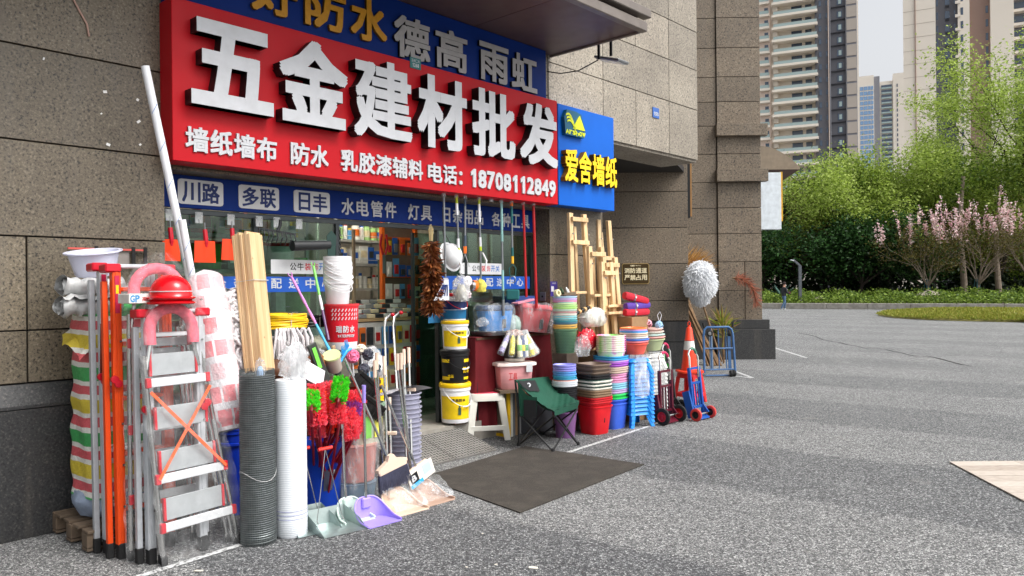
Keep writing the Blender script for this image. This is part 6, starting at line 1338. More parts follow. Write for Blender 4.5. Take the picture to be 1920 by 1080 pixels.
m = MB(); m.grid(seatf, 34, 34); m.grid(lambda u, v: seatf(u, v) - Vector((0, -.008, .012)), 34, 34); m.to('seat', GRN, t, smooth=70, fix=False)
m = MB(); m.grid(lambda u, v: seatf(.03 + .5 * u, .03 + .15 * v) + Vector((.004, -.008, .007)), 12, 8); m.to('head_panel', CHB, t, smooth=70)
q = seatf(.27, .10) + Vector((.003, -.014, .010)); MB().lathe([(0, 0), (.022, 0), (.022, .002), (0, .002)], 18).to('round_logo', WHITE, t, loc=q, rot=(radians(72), 0, radians(20))); MB().lathe([(0, .0025), (.015, .0025), (.015, .003), (0, .003)], 3).to('logo_mark', CHB, t, loc=q, rot=(radians(72), 0, radians(20)))
m = MB(); lo_ = sL; m.grid(lambda u, v: bl_.lerp(fl_t, .06 + .5 * u) * (1 - v) + (sL.lerp(sF, .05 + .45 * u) + Vector((0, 0, -.02))) * v + Vector((.0, -.012, -.05 * sin(pi * u) * (1 - v))), 12, 12); m.to('side_panel', GRN, t, smooth=60)
m = MB(); m.grid(lambda u, v: sL.lerp(sF, .15 + .35 * u) + Vector((.0, -.025, .14 - .17 * v)), 6, 6); m.to('mesh_pocket', CHB, t)
m = MB(); m.grid(lambda u, v: sF.lerp(sR, u) * (1 - v) + fl_t.lerp(fr_t, u) * v, 8, 4); m.to('front_panel', GRN, t)
# ================================================================== stacks right of the door
def rimmed(r0, r1, h, mat, p=2.0, seg=30, rim=.010):
    return MB().lathe([(0, 0), (r0, 0), (r0 + .003, .008), (r1, h - .016), (r1 + rim, h - .014), (r1 + rim, h), (r1 - .002, h), (r0 - .004, .012), (0, .01)], seg, p=p).mesh('tub_shell', mat, smooth=42)
def pile(where, base, items, group, rz=RZ, p=2.0):
    """items from the bottom up: (name, colour word, rgb, r0, r1, h, rise)"""
    z = 0; n = len(items)
    for k, (nm, cw, rgb, r0, r1, h, rise) in enumerate(items):
        mt_ = plas('%s_%d_%d_%d' % ((cw.replace(' ', '_'),) + rgb), rgb, .35, var=.10)
        o = link(nm, rimmed(r0, r1, h, mt_, p), None, base + Vector((random.uniform(-.004, .004), random.uniform(-.004, .004), z)), (random.uniform(-.012, .012), random.uniform(-.012, .012), rz + random.uniform(-.04, .04)))
        tag(o, '%s %s in %s, %s' % (cw, nm.split('_')[-1], where, nth(n - 1 - k, n)), nm.split('_')[-1], group); z += rise
    return z
b1 = ctr(1060, 823, .11)
it = [('plastic_bin', 'dusty purple', (122, 84, 132), .095, .12, .27, .26)]
it += [('round_basin', 'black', (30, 30, 34), .095, .118, .07, .022)] * 10 + [('round_basin', 'white', (218, 222, 228), .10, .124, .07, .020)] * 3 + [('round_basin', 'salmon', (210, 140, 120), .09, .112, .06, .018)] + [('round_basin', 'turquoise', (70, 164, 200), .09, .112, .06, .022)] * 2 + [('round_basin', 'sky blue', (96, 160, 222), .09, .112, .06, .022)] * 2 + [('round_basin', 'lilac blue', (150, 150, 226), .09, .112, .06, .024)] * 3
pile('stack behind the camping chair', b1, it, 'basin stack behind the chair')
b2 = far(1060, 660, 8.35); b2.z = 0
single(MB().box((0, 0, .42), (.20, .20, .84)), 'packing_box', M('carton_brown', (84, 72, 62), .8, 0, .15), 'brown carton under the green basket stack', 'carton', b2, bev=.004)
GBK = plas('basket_green', (92, 130, 100), .45)
t = thing('woven_basket', 'grey green woven basket at the foot of the tall pastel stack', 'basket', b2 + Vector((0, 0, .842)))
MB().lathe([(0, 0), (.095, 0), (.098, .006), (.122, .235), (.13, .24), (.13, .255), (.12, .255), (.09, .01), (0, .01)], 30).to('shell', GBK, t); m = MB()
for j in range(13):
    for i in range(40):
        a_ = 2 * pi * (i + .5 * (j % 2)) / 40; z = .02 + j * .016; r = .0985 + .0235 * z / .235 + .0012; m.box((r * cos(a_), r * sin(a_), z), (.004, .010, .009), 0, Matrix.Rotation(a_, 3, 'Z'))
kind(m.to('weave_relief', plas('basket_green_dark', (62, 92, 72), .5), t, fix=False, smooth=0), 'stuff')
cl = [('moss green', (96, 134, 100)), ('mustard', (214, 170, 84)), ('mustard', (220, 178, 96)), ('slate blue', (78, 120, 140)), ('teal', (74, 150, 160)), ('aqua', (130, 196, 204)), ('aqua', (150, 206, 210)), ('cream', (224, 218, 206)), ('rosy', (196, 150, 150)), ('pale mint', (190, 214, 196)), ('lime', (176, 222, 128)), ('lime', (190, 230, 150)), ('pale green', (206, 232, 180)), ('pink', (226, 150, 190)), ('lilac', (206, 180, 226)), ('powder blue', (176, 208, 232))]
pile('pastel stack on the woven basket', b2 + Vector((0, 0, .915)), [('waste_basket', c, rgb, .098, .124, .19, .0235) for c, rgb in cl], 'tall pastel basket stack')
zt2 = .915 + 16 * .0235 + .165
t = thing('tape_tray', 'wooden tray with tape roll and bottles on the tall pastel stack', 'tray', b2 + Vector((0, 0, zt2 + .005))); MB().box((0, 0, .004), (.20, .14, .008)).box((0, -.07, .02), (.20, .008, .03)).box((0, .07, .02), (.20, .008, .03)).to('tray', WOODD, t)
single(MB().lathe([(.02, 0), (.04, 0), (.04, .04), (.02, .04), (.02, 0)], 18), 'tape_roll', M('tape_cream', (222, 214, 170), .4), 'cream tape roll hanging over the tray edge', 'tape', b2 + Vector((-.10, -.07, zt2 + .03)), rot=(radians(80), 0, RZ))
for k, (dx, rgb, lb) in enumerate(((-.02, (60, 80, 60), 'dark green bottle lying in the wooden tray'), (.04, (230, 234, 230), 'white bottle lying in the wooden tray'))): single(MB().lathe([(0, 0), (.016, 0), (.016, .06), (.008, .08), (.008, .095), (0, .095)], 12), 'small_bottle', plas('bottle%d' % k, rgb, .3), lb, 'bottle', b2 + Vector((dx, -.02, zt2 + .03)), rot=(radians(-40), radians(30), RZ))
b3 = ctr(1114, 816, .145)
it = [('square_bin', 'bright red', (204, 24, 34), .115, .15, .30, .245)] + [('square_bin', 'red', (196, 36, 44), .12, .152, .10, .024)] * 3 + [('square_bin', 'taupe', (140, 116, 92), .12, .152, .10, .026)] * 3 + [('square_bin', 'white', (222, 218, 206), .12, .152, .10, .012), ('square_bin', 'bottle green', (40, 66, 58), .12, .148, .10, .024)] * 3 + [('square_bin', 'black', (34, 34, 36), .118, .142, .10, .028)] * 2 + [('square_bin', 'brown', (108, 92, 80), .116, .144, .10, .040)] * 2 + [('square_bin', 'dark taupe', (122, 104, 92), .116, .146, .10, .04)]
pile('square stack beside the camping chair', b3, it, 'square bin stack', RZ - .15, 5)
single(MB().lathe([(0, 0), (.008, .004), (.010, .05), (.004, .056), (0, .056)], 10), 'red_bin_tag', SIDE, 'small black tag on the front of the bright red bin', 'tag', b3 + DN * .135 + Vector((0, 0, .12)))
b4 = ctr(1147, 806, .16)
it = [('plastic_bin', 'cornflower blue', (62, 102, 214), .125, .155, .285, .245), ('plastic_bin', 'cornflower blue', (62, 102, 214), .13, .16, .08, .024), ('plastic_bin', 'bright green', (48, 206, 96), .13, .158, .08, .035), ('plastic_bin', 'bright green', (60, 214, 110), .13, .158, .08, .03), ('plastic_bin', 'lilac', (196, 168, 214), .13, .16, .08, .022), ('plastic_bin', 'lilac', (188, 160, 206), .13, .16, .08, .022), ('plastic_bin', 'aqua', (150, 206, 226), .13, .16, .08, .024), ('plastic_bin', 'aqua', (140, 198, 220), .13, .16, .08, .024), ('plastic_bin', 'aqua', (150, 206, 226), .13, .16, .08, .024)]
it += [('plastic_bin', 'rose pink', (226, 158, 196), .13, .16, .08, .026)] * 4 + [('plastic_bin', 'beige', (206, 184, 168), .135, .168, .08, .024)] * 3 + [('plastic_bin', 'violet', (168, 92, 200), .13, .164, .08, .022)] * 2 + [('plastic_bin', 'lavender', (196, 150, 220), .13, .164, .08, .022), ('plastic_bin', 'sky blue', (70, 174, 224), .13, .162, .08, .024), ('plastic_bin', 'sky blue', (60, 160, 214), .13, .162, .08, .022)]
z4 = pile('tall stack left of blue stools', b4, it, 'tall coloured bin stack', RZ, 3.2)
a = N('rainbow_plastic'); o_ = a.obj(); nz = a.noise(o_, 9, 2); c_ = a.ramp(nz, [(.32, (150, 230, 120)), (.45, (226, 240, 206)), (.56, (236, 236, 226)), (.66, (238, 90, 190)), (.74, (240, 214, 90))]); a.l(c_, a.b.inputs['Base Color']); a.b.inputs['Roughness'].default_value = .3; RNB = a.m
for k in range(8):
    t = thing('rainbow_pail', 'rainbow tinted clear pail on the tall bin stack, ' + nth(7 - k, 8), 'pail', b4 + Vector((0, 0, z4 + .015 + k * .024)), RZ, 'rainbow pails on the bin stack')
    MB().lathe([(0, 0), (.135, 0), (.155, .085), (.165, .09), (.165, .10), (.152, .10), (.13, .01), (0, .01)], 30).to('shell', RNB, t); MB().tube([(.165 * cos(a_), .165 * sin(a_) - .01, .09 - .09 * sin(pi * q / 10)) for q in range(11) for a_ in [-1.0 + 1.6 * q / 10]], .0016, 5).to('handle', CHROME, t)
# blue stools under film
b5 = ctr(1190, 801, .12); SBL = plas('stool_blue', (28, 138, 226), .35)
s0 = stool('x', b5, RZ - .35, SBL, None, .17, .255, 'stacked blue stools', 'blue_stool', False)
for k in range(14):
    o = s0 if k == 0 else copy_tree(s0); place(o, b5 + Vector((0, 0, k * .045)), RZ - .35 + random.uniform(-.02, .02), 'small blue plastic stool in the stack beside the hand trucks, ' + nth(13 - k, 14))
m = MB(); m.grid(lambda u, v: Vector(((.185 + .03 * v * sin(3 * u * 6.28 + 2) + .012 * sin(15 * u * 6.28 + 6 * v)) * cos(2 * pi * u) * (1 - .25 * (1 - v)), (.185 + .012 * sin(12 * u * 6.28 + 8 * v)) * sin(2 * pi * u) * (1 - .2 * (1 - v)), .80 - .44 * v + .03 * sin(4 * u * 6.28) * v)), 44, 20, closed_u=True)
single(m, 'film_cover', FILMH, 'torn milky plastic cover over the blue stool stack', 'plastic sheet', b5, smooth=60)
b6 = ctr(1219, 786, .15); SWH = plas('stool_white', (218, 218, 212), .4); s1 = stool('x', b6, RZ - .3, SWH, None, .17, .24, 'stacked white stools', 'white_stool', False)
for k in range(14):
    o = s1 if k == 0 else copy_tree(s1); place(o, b6 + Vector((0, 0, k * .045)), RZ - .3, 'small white plastic stool in the stack behind the maroon truck, ' + nth(13 - k, 14))
single(MB().grid(lambda u, v: Vector((.155 * cos(2 * pi * u) * (1 + .06 * sin(9 * u * 6.28 + v * 5)), .155 * sin(2 * pi * u), .30 + .49 * v)), 32, 14, closed_u=True), 'film_cover', FILMH, 'milky plastic cover over the white stool stack', 'plastic sheet', b6, smooth=60)
b5t, b6t = b5 + Vector((0, 0, .80)), b6 + Vector((0, 0, .80))
pile('stack on the blue stools', b5t, [('wash_basin', 'coral', (232, 96, 80), .10, .135, .125, .09), ('wash_basin', 'pink', (232, 140, 150), .11, .142, .06, .022), ('wash_basin', 'cobalt', (86, 130, 220), .11, .142, .06, .024), ('wash_basin', 'white', (224, 222, 216), .11, .138, .06, .02), ('wash_basin', 'beige', (214, 190, 172), .11, .138, .06, .026), ('wash_basin', 'cream', (222, 206, 190), .11, .135, .06, .018), ('wash_basin', 'azure', (76, 160, 232), .105, .132, .06, .026), ('wash_basin', 'lilac', (204, 160, 220), .105, .128, .05, .014), ('wash_basin', 'orange', (246, 138, 80), .105, .125, .055, .03)], 'basins on the blue stools', RZ, 3)
zz = pile('stack on the white stools', b6t, [('wash_basin', 'pale olive', (178, 190, 146), .115, .155, .135, .105), ('wash_basin', 'rose', (236, 170, 164), .12, .162, .06, .026), ('wash_basin', 'mint', (190, 222, 214), .12, .155, .06, .026), ('wash_basin', 'stone', (214, 200, 190), .11, .145, .07, .035), ('wash_basin', 'blush', (222, 186, 176), .11, .142, .07, .03)], 'basins on the white stools', RZ, 3)
def puff2(label, c, r, mat):
    t = thing('bath_puff', label, 'puff', c, 0, 'puffs on the basins'); m = MB()
    for i in range(24):
        a_, b_ = random.uniform(0, 2 * pi), random.uniform(.2, 2.4); d = Vector((sin(b_) * cos(a_), sin(b_) * sin(a_), cos(b_))); e1 = d.orthogonal().normalized(); e2 = d.cross(e1)
        m.tube([d * r * .7 + (e1 * cos(q) + e2 * sin(q)) * r * .42 for q in [2 * pi * j / 8 for j in range(8)]], r * .10, 5, closed=True)
    m.to('loops', mat, t, fix=False); return t
puff2('pink and white bath puff on the basins by the hand truck', b6t + Vector((-.03, -.06, zz + .09)), .06, plas('puff_rose', (236, 170, 186), .6)); t = puff2('pale blue bath puff with cord loops at the end of the basins', b6t + Vector((.11, -.04, zz + .07)), .055, plas('puff_sky', (166, 206, 234), .6)); MB().tube([(.0, 0, .05), (-.02, 0, .12), (.01, 0, .16), (.03, 0, .12), (.01, 0, .05)], .004, 6).to('cord', PVC, t)
puff2('cream bath puff half hidden beside the orange basin', b6t + Vector((-.13, -.05, zz + .05)), .045, plas('puff_cream2', (236, 226, 214), .6))
# bag, printed cloth, film sheet behind
single(blob(.20, .13, .22, .12, 8.8, s=1.8), 'plastic_bag', film('white_bag_film', (236, 236, 230), .8, .25, .6), 'big milky white bag lying above the red printed cloth', 'bag', at(1112, 612, .38), smooth=60)
a = N('red_print_cloth'); o_ = a.obj(); vr = a.n('ShaderNodeTexVoronoi'); vr.inputs['Scale'].default_value = 40; a.l(o_, vr.inputs['Vector']); a.l(a.ramp(vr.outputs['Distance'], [(.16, (232, 220, 220)), (.24, (196, 16, 40))]), a.b.inputs['Base Color']); RPC = a.m
single(blob(.15, .08, .22, .22, 2.9, s=1.6), 'printed_bag', RPC, 'red bag with white floral print behind the rainbow pails', 'bag', at(1100, 655, .42), smooth=60)
single(MB().box((.25, .1, .42), (.5, .36, .84)), 'packing_box', M('carton_brown2', (120, 96, 72), .8), 'brown carton hidden behind the bin stacks', 'carton', F(5.55, .40), bev=.004)
single(MB().grid(lambda u, v: Vector((-.10 + .2 * u, .02 * sin(u * 14 + v * 9), v * .62)), 14, 22), 'film_sheet', FILMH, 'crumpled clear film hanging between the two bin stacks', 'plastic sheet', ctr(1086, 800, .1), smooth=60)
t = thing('wooden_massager', 'wooden bead rollers lying above the white bag', 'massager', at(1082, 590, .40), rot=(0, radians(-14), RZ))
for k in range(6): MB().lathe([(0, -.02), (.022, -.018), (.028, 0), (.022, .018), (0, .02)], 12).to('bead', M('bead_wood', (198, 160, 110), .5) if k % 2 else BLACK, t, loc=(.05 * k, 0, .02), rot=(0, radians(90), 0))
# easels against the column
def easel(label, loc, H, W, lean, rz=RZ, sw=.042, tray=.4, bars=(.97, .78)):
    t = thing('wooden_easel', label, 'easel', loc, rot=(radians(-lean), 0, rz), group='wooden easels')
    for s in (-1, 1): MB().bar((s * W * .5, 0, 0), (s * W * .32, 0, H), sw * 1.6, sw, up=(0, 1, 0)).to('leg', PINEG, t, bev=.003)
    MB().bar((0, .04, .02), (0, .05, H * .94), sw, sw, up=(0, 1, 0)).to('rear_leg', PINEG, t, bev=.003)
    for q in bars: MB().box((0, -sw * .9, H * q), (W * (.98 - .34 * q) + .03, sw * .8, .05)).to('cross_bar', PINEG, t, bev=.003)
    MB().box((0, -sw * 1.6, H * tray), (W * 1.05, .07, .03)).to('tray', PINEG, t, bev=.003); MB().box((0, -.01, H * .18), (W * .95, sw, .05)).to('cross_bar', PINEG, t, bev=.003)
    for s in (-1, 1): MB().cyl((s * W * .36, -sw, H * .9), (s * W * .36, -sw - .012, H * .9), .009, seg=8).to('bolt', STEEL, t)
    return t
easel('tallest pine easel standing against the granite column', F(5.68, .26), 2.40, .40, 2.5, tray=.62, bars=(.97, .86))
easel('pine easel behind the corner of the granite column', F(6.42, .12), 2.38, .34, 3, tray=.55, bars=(.80, .55))
easel('middle pine easel in front of the tallest one', F(5.84, .40), 2.02, .36, 3, tray=.72, bars=(.955,))
easel('shorter pine easel beside the red folded packs', F(6.02, .46), 1.90, .36, 3, tray=.70, bars=(.95,))
easel('shortest pine easel in the easel group', F(5.90, .50), 1.84, .26, 3, tray=.68, bars=(.93,))
single(MB().box((.0, 0, .6), (.34, .3, 1.2)), 'packing_box', M('carton_tan', (150, 118, 84), .8), 'tan carton under the red folded packs', 'carton', F(6.22, .50), bev=.004)
for k, (rgb, lb, dz, rt, dx) in enumerate((((196, 30, 52), 'lower red folded pack with strap beside the easels', 1.21, 0, .02), ((92, 60, 160), 'purple folded pack with strap between two red ones', 1.285, -2, .04), ((190, 26, 48), 'upper red folded pack slanting beside the easels', 1.37, 12, 0))):
    t = thing('folded_pack', lb, 'pack', F(6.20 + dx, .60, dz), rot=(0, radians(rt), RZ - .2), group='folded packs by the easels'); c = M('pack_cloth%d' % k, rgb, .6, 0, .12, 6, .4)
    MB().lathe([(0, -.19), (.036, -.19), (.044, -.17), (.044, .12), (.040, .17), (.03, .19), (0, .19)], 14, p=3.2).to('pack_body', c, t, loc=(0, 0, .045), rot=(0, radians(90), 0)); MB().lathe([(.046, -.012), (.047, -.01), (.047, .01), (.046, .012)], 14, p=3.2).to('strap', M('strap_grey', (120, 116, 120), .6), t, loc=(-.05, 0, .045), rot=(0, radians(90), 0)); MB().box((-.05, -.05, .05), (.02, .012, .02)).to('buckle', PVC, t)
# ================================================================== hand trucks
def wheel(par, x, r, hub, tyre=RUBBER, w=.035, z=None, y=0.0):
    t_ = MB().lathe([(r * .58, -w / 2), (r * .80, -w / 2), (r * .95, -w * .4), (r, -w * .15), (r, w * .15), (r * .95, w * .4), (r * .80, w / 2), (r * .58, w / 2)], 26).to('wheel', tyre, par, loc=(x, y, z if z else r), rot=(0, radians(90), 0))
    MB().lathe([(0, -w * .35), (r * .18, -w * .42), (r * .2, -w * .2), (r * .5, -w * .15), (r * .60, -w * .45), (r * .60, w * .45), (r * .5, w * .15), (r * .2, w * .2), (r * .18, w * .42), (0, w * .35)], 20).to('hub', hub, t_); return t_
def hand_truck(label, loc, rz, H, W, col, r, hub, grip, hoop=.27, tyre=RUBBER, lean=6, slats=3, body=True):
    t = thing('hand_truck', label, 'hand truck', loc, rot=(0, 0, rz), group='folding hand trucks'); k = math.tan(radians(lean)); Y_ = lambda z: .06 + z * k
    for s in (-1, 1):
        MB().bar((s * W / 2, Y_(.05), .05), (s * W / 2, Y_(H), H), .03, .036, up=(0, 1, 0)).to('side_rail', col, t, bev=.003)
        wheel(t, s * (W / 2 + .055), r, hub, tyre); MB().bar((s * W / 2, .0, r), (s * W / 2, Y_(.14) + .01, .18), .02, .03).to('wheel_bracket', col, t)
    MB().cyl((-W / 2 - .06, 0, r), (W / 2 + .06, 0, r), .009, seg=8).to('axle', CHROME, t)
    for q in (.26, .72, 1.0): MB().bar((-W / 2, Y_(H * q - .01), H * q - .01), (W / 2, Y_(H * q - .01), H * q - .01), .02, .025).to('cross_bar', col, t)
    for i in range(slats): x = (i + 1) / (slats + 1) * W - W / 2; MB().bar((x, Y_(.15), .15), (x, Y_(H * .72), H * .72), .012, .014, up=(0, 1, 0)).to('slat', col, t)
    if body: MB().add([(-W / 2 + .0, -.03, .02), (W / 2, -.03, .02), (W / 2, .05, .07), (W / 2, Y_(H * .6), H * .6), (-W / 2, Y_(H * .6), H * .6), (-W / 2, .05, .07)], [(0, 1, 2, 5)]).bar((-W / 2 - .035, Y_(.03), .03), (-W / 2 - .035, Y_(H * .55) + .05, H * .55), .03, .09, up=(0, 1, 0)).to('folded_toe_plate', col, t)
    hw = W / 2 * .86; zt_ = H + hoop; path = [(-hw, Y_(H * .8), H * .8), (-hw, Y_(H), H + hoop * .55)] + [(-hw * cos(pi * i / 8), Y_(H) + .02, H + hoop * .55 + hoop * .45 * sin(pi * i / 8)) for i in range(1, 8)] + [(hw, Y_(H), H + hoop * .55), (hw, Y_(H * .8), H * .8)]
    MB().tube(path, .011, 8).to('handle', CHROME, t); MB().tube(path[4:9], .0155, 10).to('grip', grip, t); return t
MAR = M('paint_maroon', (84, 14, 34), .35, 0, .1, 8, coat=.2); TBLU = M('paint_truck_blue', (22, 78, 158), .38, 0, .1, 8, dirt=.1); HUBR = M('hub_red', (176, 22, 32), .35); GPK = plas('grip_pink', (206, 52, 96), .5); TBK = M('paint_black', (32, 32, 34), .4, 0, .1)
w1, w2 = on(1246, 800), on(1279, 790); ax_ = (w2 - w1); rz1 = math.atan2(ax_.y, ax_.x)
hand_truck('maroon hand truck with black tyres and red hubs on the white line', (w1 + w2) / 2 - DN * .03, rz1 - .1, .60, .23, MAR, .098, HUBR, GPK, hoop=.20, lean=1.5)
w1, w2 = on(1307, 792), on(1339, 783); ax_ = (w2 - w1); rz2 = math.atan2(ax_.y, ax_.x)
hand_truck('blue hand truck with red rimmed wheels beside the black one', (w1 + w2) / 2 - DN * .03, rz2 - .05, .60, .21, TBLU, .074, BLACK, plas('grip_green', (84, 130, 112), .5), hoop=.22, tyre=M('tyre_red', (190, 54, 50), .6))
hand_truck('black hand truck with pink grip between maroon and blue ones', on(1285, 775) - DN * .12, rz2 + .1, .62, .22, TBK, .07, BLACK, GPK, hoop=.22)
GNT = plas('cart_green', (28, 196, 58), .4)
t = thing('green_cart', 'bright green folded plastic cart behind the maroon hand truck', 'cart', on(1262, 770) - DN * .15, RZ - .1)
for s in (-1, 1): MB().bar((s * .09, 0, .02), (s * .09, .05, .70), .018, .03, up=(0, 1, 0)).to('side_rail', GNT, t)
for k in range(9): MB().bar((-.09, .03, .10 + k * .045 if k < 5 else .40 + (k - 5) * .08), (.09, .03, .10 + k * .045 if k < 5 else .40 + (k - 5) * .08), .012, .02).to('rung', GNT, t)
for k in range(5): MB().bar((-.07 + k * .035, .03, .54), (-.07 + k * .035, .045, .70), .008, .014, up=(0, 1, 0)).to('grid_bar', GNT, t)
MB().tube([(-.07, .05, .70), (-.06, .055, .78), (0, .06, .81), (.06, .055, .78), (.07, .05, .70)], .010, 8).to('handle', M('handle_navy', (40, 54, 76), .4), t); wheel(t, .12, .05, GNT, z=.55, y=.0); wheel(t, -.12, .05, GNT, z=.05)
# cone on a red stool
cb = far(1293, 700, 10.3); cb.z = 0
stool('red plastic stool under the traffic cone', cb, RZ, plas('stool_red', (206, 40, 40), .4), None, .40, .26, None, 'red_stool')
CON = plas('cone_orange', (232, 66, 36), .45); t = thing('traffic_cone', 'orange traffic cone with a white band standing on a red stool', 'cone', cb + Vector((0, 0, .402)), 0)
MB().lathe([(0, 0), (.17, 0), (.17, .025), (.12, .03)], 28, p=5).to('base', CON, t); R_c = lambda z: .115 - .075 * z / .58
MB().lathe([(R_c(.03), .03), (R_c(.30), .30)], 28).to('cone_lower', CON, t); MB().lathe([(R_c(.30) + .001, .30), (R_c(.42) + .001, .42)], 28).to('white_band', M('band_white', (220, 218, 214), .5), t); MB().lathe([(R_c(.42), .42), (R_c(.43) + .006, .43), (R_c(.44), .44), (R_c(.58), .58), (R_c(.58) * .7, .60), (.016, .61), (.016, .63)], 28).to('cone_tip', CON, t); MB().tube([(-.016, 0, .62), (-.016, 0, .66), (0, 0, .68), (.016, 0, .66), (.016, 0, .62)], .006, 6).to('loop', CON, t)
# blue platform trolley stood on end
pt_ = on(1350, 706); t = thing('platform_trolley', 'blue steel platform trolley stood on end by the bamboo', 'trolley', pt_, rot=(radians(-4), 0, radians(4))); TRB = M('paint_trolley_blue', (64, 104, 152), .45, 0, .15, 6, dirt=.3)
MB().tube([(-.27, 0, .06), (-.265, 0, .70), (-.25, 0, .80), (-.20, 0, .845), (.18, 0, .845), (.23, 0, .80), (.25, 0, .70), (.27, 0, .06)], .020, 10).to('frame', TRB, t)
for z in (.12, .48, .02): MB().cyl((-.26, 0, z), (.26, 0, z), .014, seg=8).to('cross_tube', TRB, t)
for x in (-.13, .0, .13): MB().cyl((x, .02, .12), (x, .02, .82), .010, seg=8).to('bar', TRB, t)
MB().box((.19, .03, .48), (.05, .02, .70)).to('side_strip', TRB, t); MB().box((-.13, .03, .46), (.06, .015, .66)).to('side_strip', M('strip_grey', (110, 124, 138), .5), t)
wheel(t, .18, .055, STEEL, w=.05, z=.05, y=-.05); wheel(t, .24, .055, STEEL, w=.05, z=.055, y=-.03)
for s in (-1, 1):
    o = wheel(t, s * .17, .055, STEEL, w=.04, z=.74, y=-.05); o.rotation_euler = (radians(50), radians(90), radians(40 * s)); MB().cyl((s * .25, 0, .84), (s * .26, .01, .92), .02, seg=8).to('end_knob', RUBBER, t)
# bamboo brooms with white mop
mbp = on(1342, 686); t = thing('bamboo_broom_bundle', 'bundle of brown bamboo poles leaning on the far corner', 'broom bundle', mbp, 0); BAM = M('bamboo_brown', (116, 88, 58), .65, 0, .3, 9, .3, 30)
for k in range(16):
    x = -.12 + .03 * (k % 9); y = .08 * (k // 9); tp = Vector((-.58 + x * .9 + random.uniform(-.04, .04), .9 + y, 1.72 + random.uniform(-.1, .1))); MB().tube([(x + random.uniform(-.03, .03), y, 0), tp * .5 + Vector((random.uniform(-.02, .02), 0, 0)), tp], [.022, .02, .015], 7).to('bamboo_pole', BAM, t)
STR = leafmat('straw', [(176, 132, 72), (204, 160, 96), (150, 108, 60)], .2, .8)
Ps = mbp + Vector((-.36, .85, 2.02)); n_ = 420; o = link('straw_tip', fringe_mesh('straw_tip', (-.55, .85, 1.9), (-.25, .85, 1.95), .1, n_, .55, STR, .1, .03), t)
MOPM = leafmat('mop_strand', [(236, 238, 240), (246, 247, 249), (224, 227, 231), (250, 250, 250)], .35, .8)
mc = far(1313, 528, 14.2); t2 = thing('white_mop', 'big shaggy white mop head hung on the bamboo bundle', 'mop', mc, 0)
nn2 = 7000; D_ = rng.normal(size=(nn2, 3)); D_ /= np.linalg.norm(D_, axis=1)[:, None]; Pm = D_ * np.array([.27, .25, .40]) * rng.uniform(.75, 1.0, nn2)[:, None]; Pm[:, 0] *= 1 - .25 * (Pm[:, 2] < -.2)
V = []; dd = D_ * .45 + np.array([0, 0, -.9]) + rng.normal(size=(nn2, 3)) * .3; dd /= np.linalg.norm(dd, axis=1)[:, None]; ss = np.cross(dd, rng.normal(size=(nn2, 3))); ss /= np.linalg.norm(ss, axis=1)[:, None]
V = np.stack([Pm - ss * .007, Pm + ss * .007, Pm + dd * .10 + ss * .005, Pm + dd * .10 - ss * .005], 1).reshape(-1, 3); me = bpy.data.meshes.new('mop_strands'); me.from_pydata(V.tolist(), [], [tuple(range(4 * i, 4 * i + 4)) for i in range(nn2)]); me.materials.append(MOPM); kind(link('mop_strands', me, t2), 'stuff')
MB().lathe([(0, -.36), (.15, -.28), (.22, 0), (.20, .25), (0, .36)], 20).to('mop_core', M('mop_core', (226, 228, 232), .9), t2); MB().cyl((.02, 0, -.35), (.30, -.3, -1.45), .018, seg=8).to('handle', BAM, t2)
t = thing('palm_broom', 'green and dry palm fronds standing behind the trolley', 'broom', on(1352, 684) + Vector((.12, .25, 0)), 0); PLM = leafmat('palm_blade', [(110, 136, 40), (148, 160, 56), (164, 140, 80), (140, 110, 70)], .3, .7)
link('fronds', fringe_mesh('fronds', (0, 0, .50), (-.02, 0, .85), .1, 130, .36, PLM, .26, .07), t); MB().tube([(0, 0, 0), (-.02, 0, 1.0)], .02, 6).to('stalk', BAM, t)
RUST = leafmat('rusty_twig', [(150, 84, 62), (176, 104, 80), (120, 66, 50)], .2, .8)
bq = far(1393, 535, 16.2); t = thing('dried_branch', 'curved reddish dried branch bent against the far pillar', 'branch', bq, 0); pth = [(-.22, 0, .16), (-.05, -.02, .15), (.12, -.02, .05), (.22, 0, -.12), (.28, 0, -.38)]
MB().tube(pth, [.02, .018, .016, .012, .006], 6).to('stem', BAM, t); [link('twigs', fringe_mesh('twigs', pth[i], pth[i + 1], .05, 90, .20, RUST, .25, .05), t) for i in range(4)]
# ================================================================== tools hanging under the red sign
HOOK = film('hook_clear', (220, 224, 226), .5, .1, .2)
GREYP = M('pole_grey', (132, 136, 140), .4, .5, .08); LIMEP = plas('grip_lime', (186, 206, 40), .4); TEALP = plas('grip_teal', (30, 96, 98), .4); PTEAL = plas('grip_pale_teal', (140, 186, 184), .4); REDP = M('pole_red', (176, 30, 34), .35, 0, .08); ORP = plas('grip_orange', (240, 116, 30), .4); YLP = plas('grip_amber', (244, 186, 50), .4)
def hang(label, x0, x1, y1, secs, r=.011, n=.09, n1=None):
    A = at(x0, 376, n); A.z = 2.455; B = at(x1, y1, n if n1 is None else n1); t = thing('hanging_pole', label, 'pole', A, 0, 'poles hanging under the red sign'); v = B - A
    q0 = 0
    for q1, mt_, k in secs: MB().tube([v * q0, v * q1], r * k, 10).to('pole_section', mt_, t); q0 = q1
    MB().box((0, 0, .03), (.045, .02, .09)).to('hook', HOOK, t, rot=(0, 0, RZ), bev=.004); return t, v
t, v = hang('steel pole with white scoop hanging leftmost under the red sign', 832, 835, 520, [(1, GREYP, 1)])
m = MB(); Sc = [v + Vector(q) for q in ((0, 0, .0),)]
ax1 = DU; 
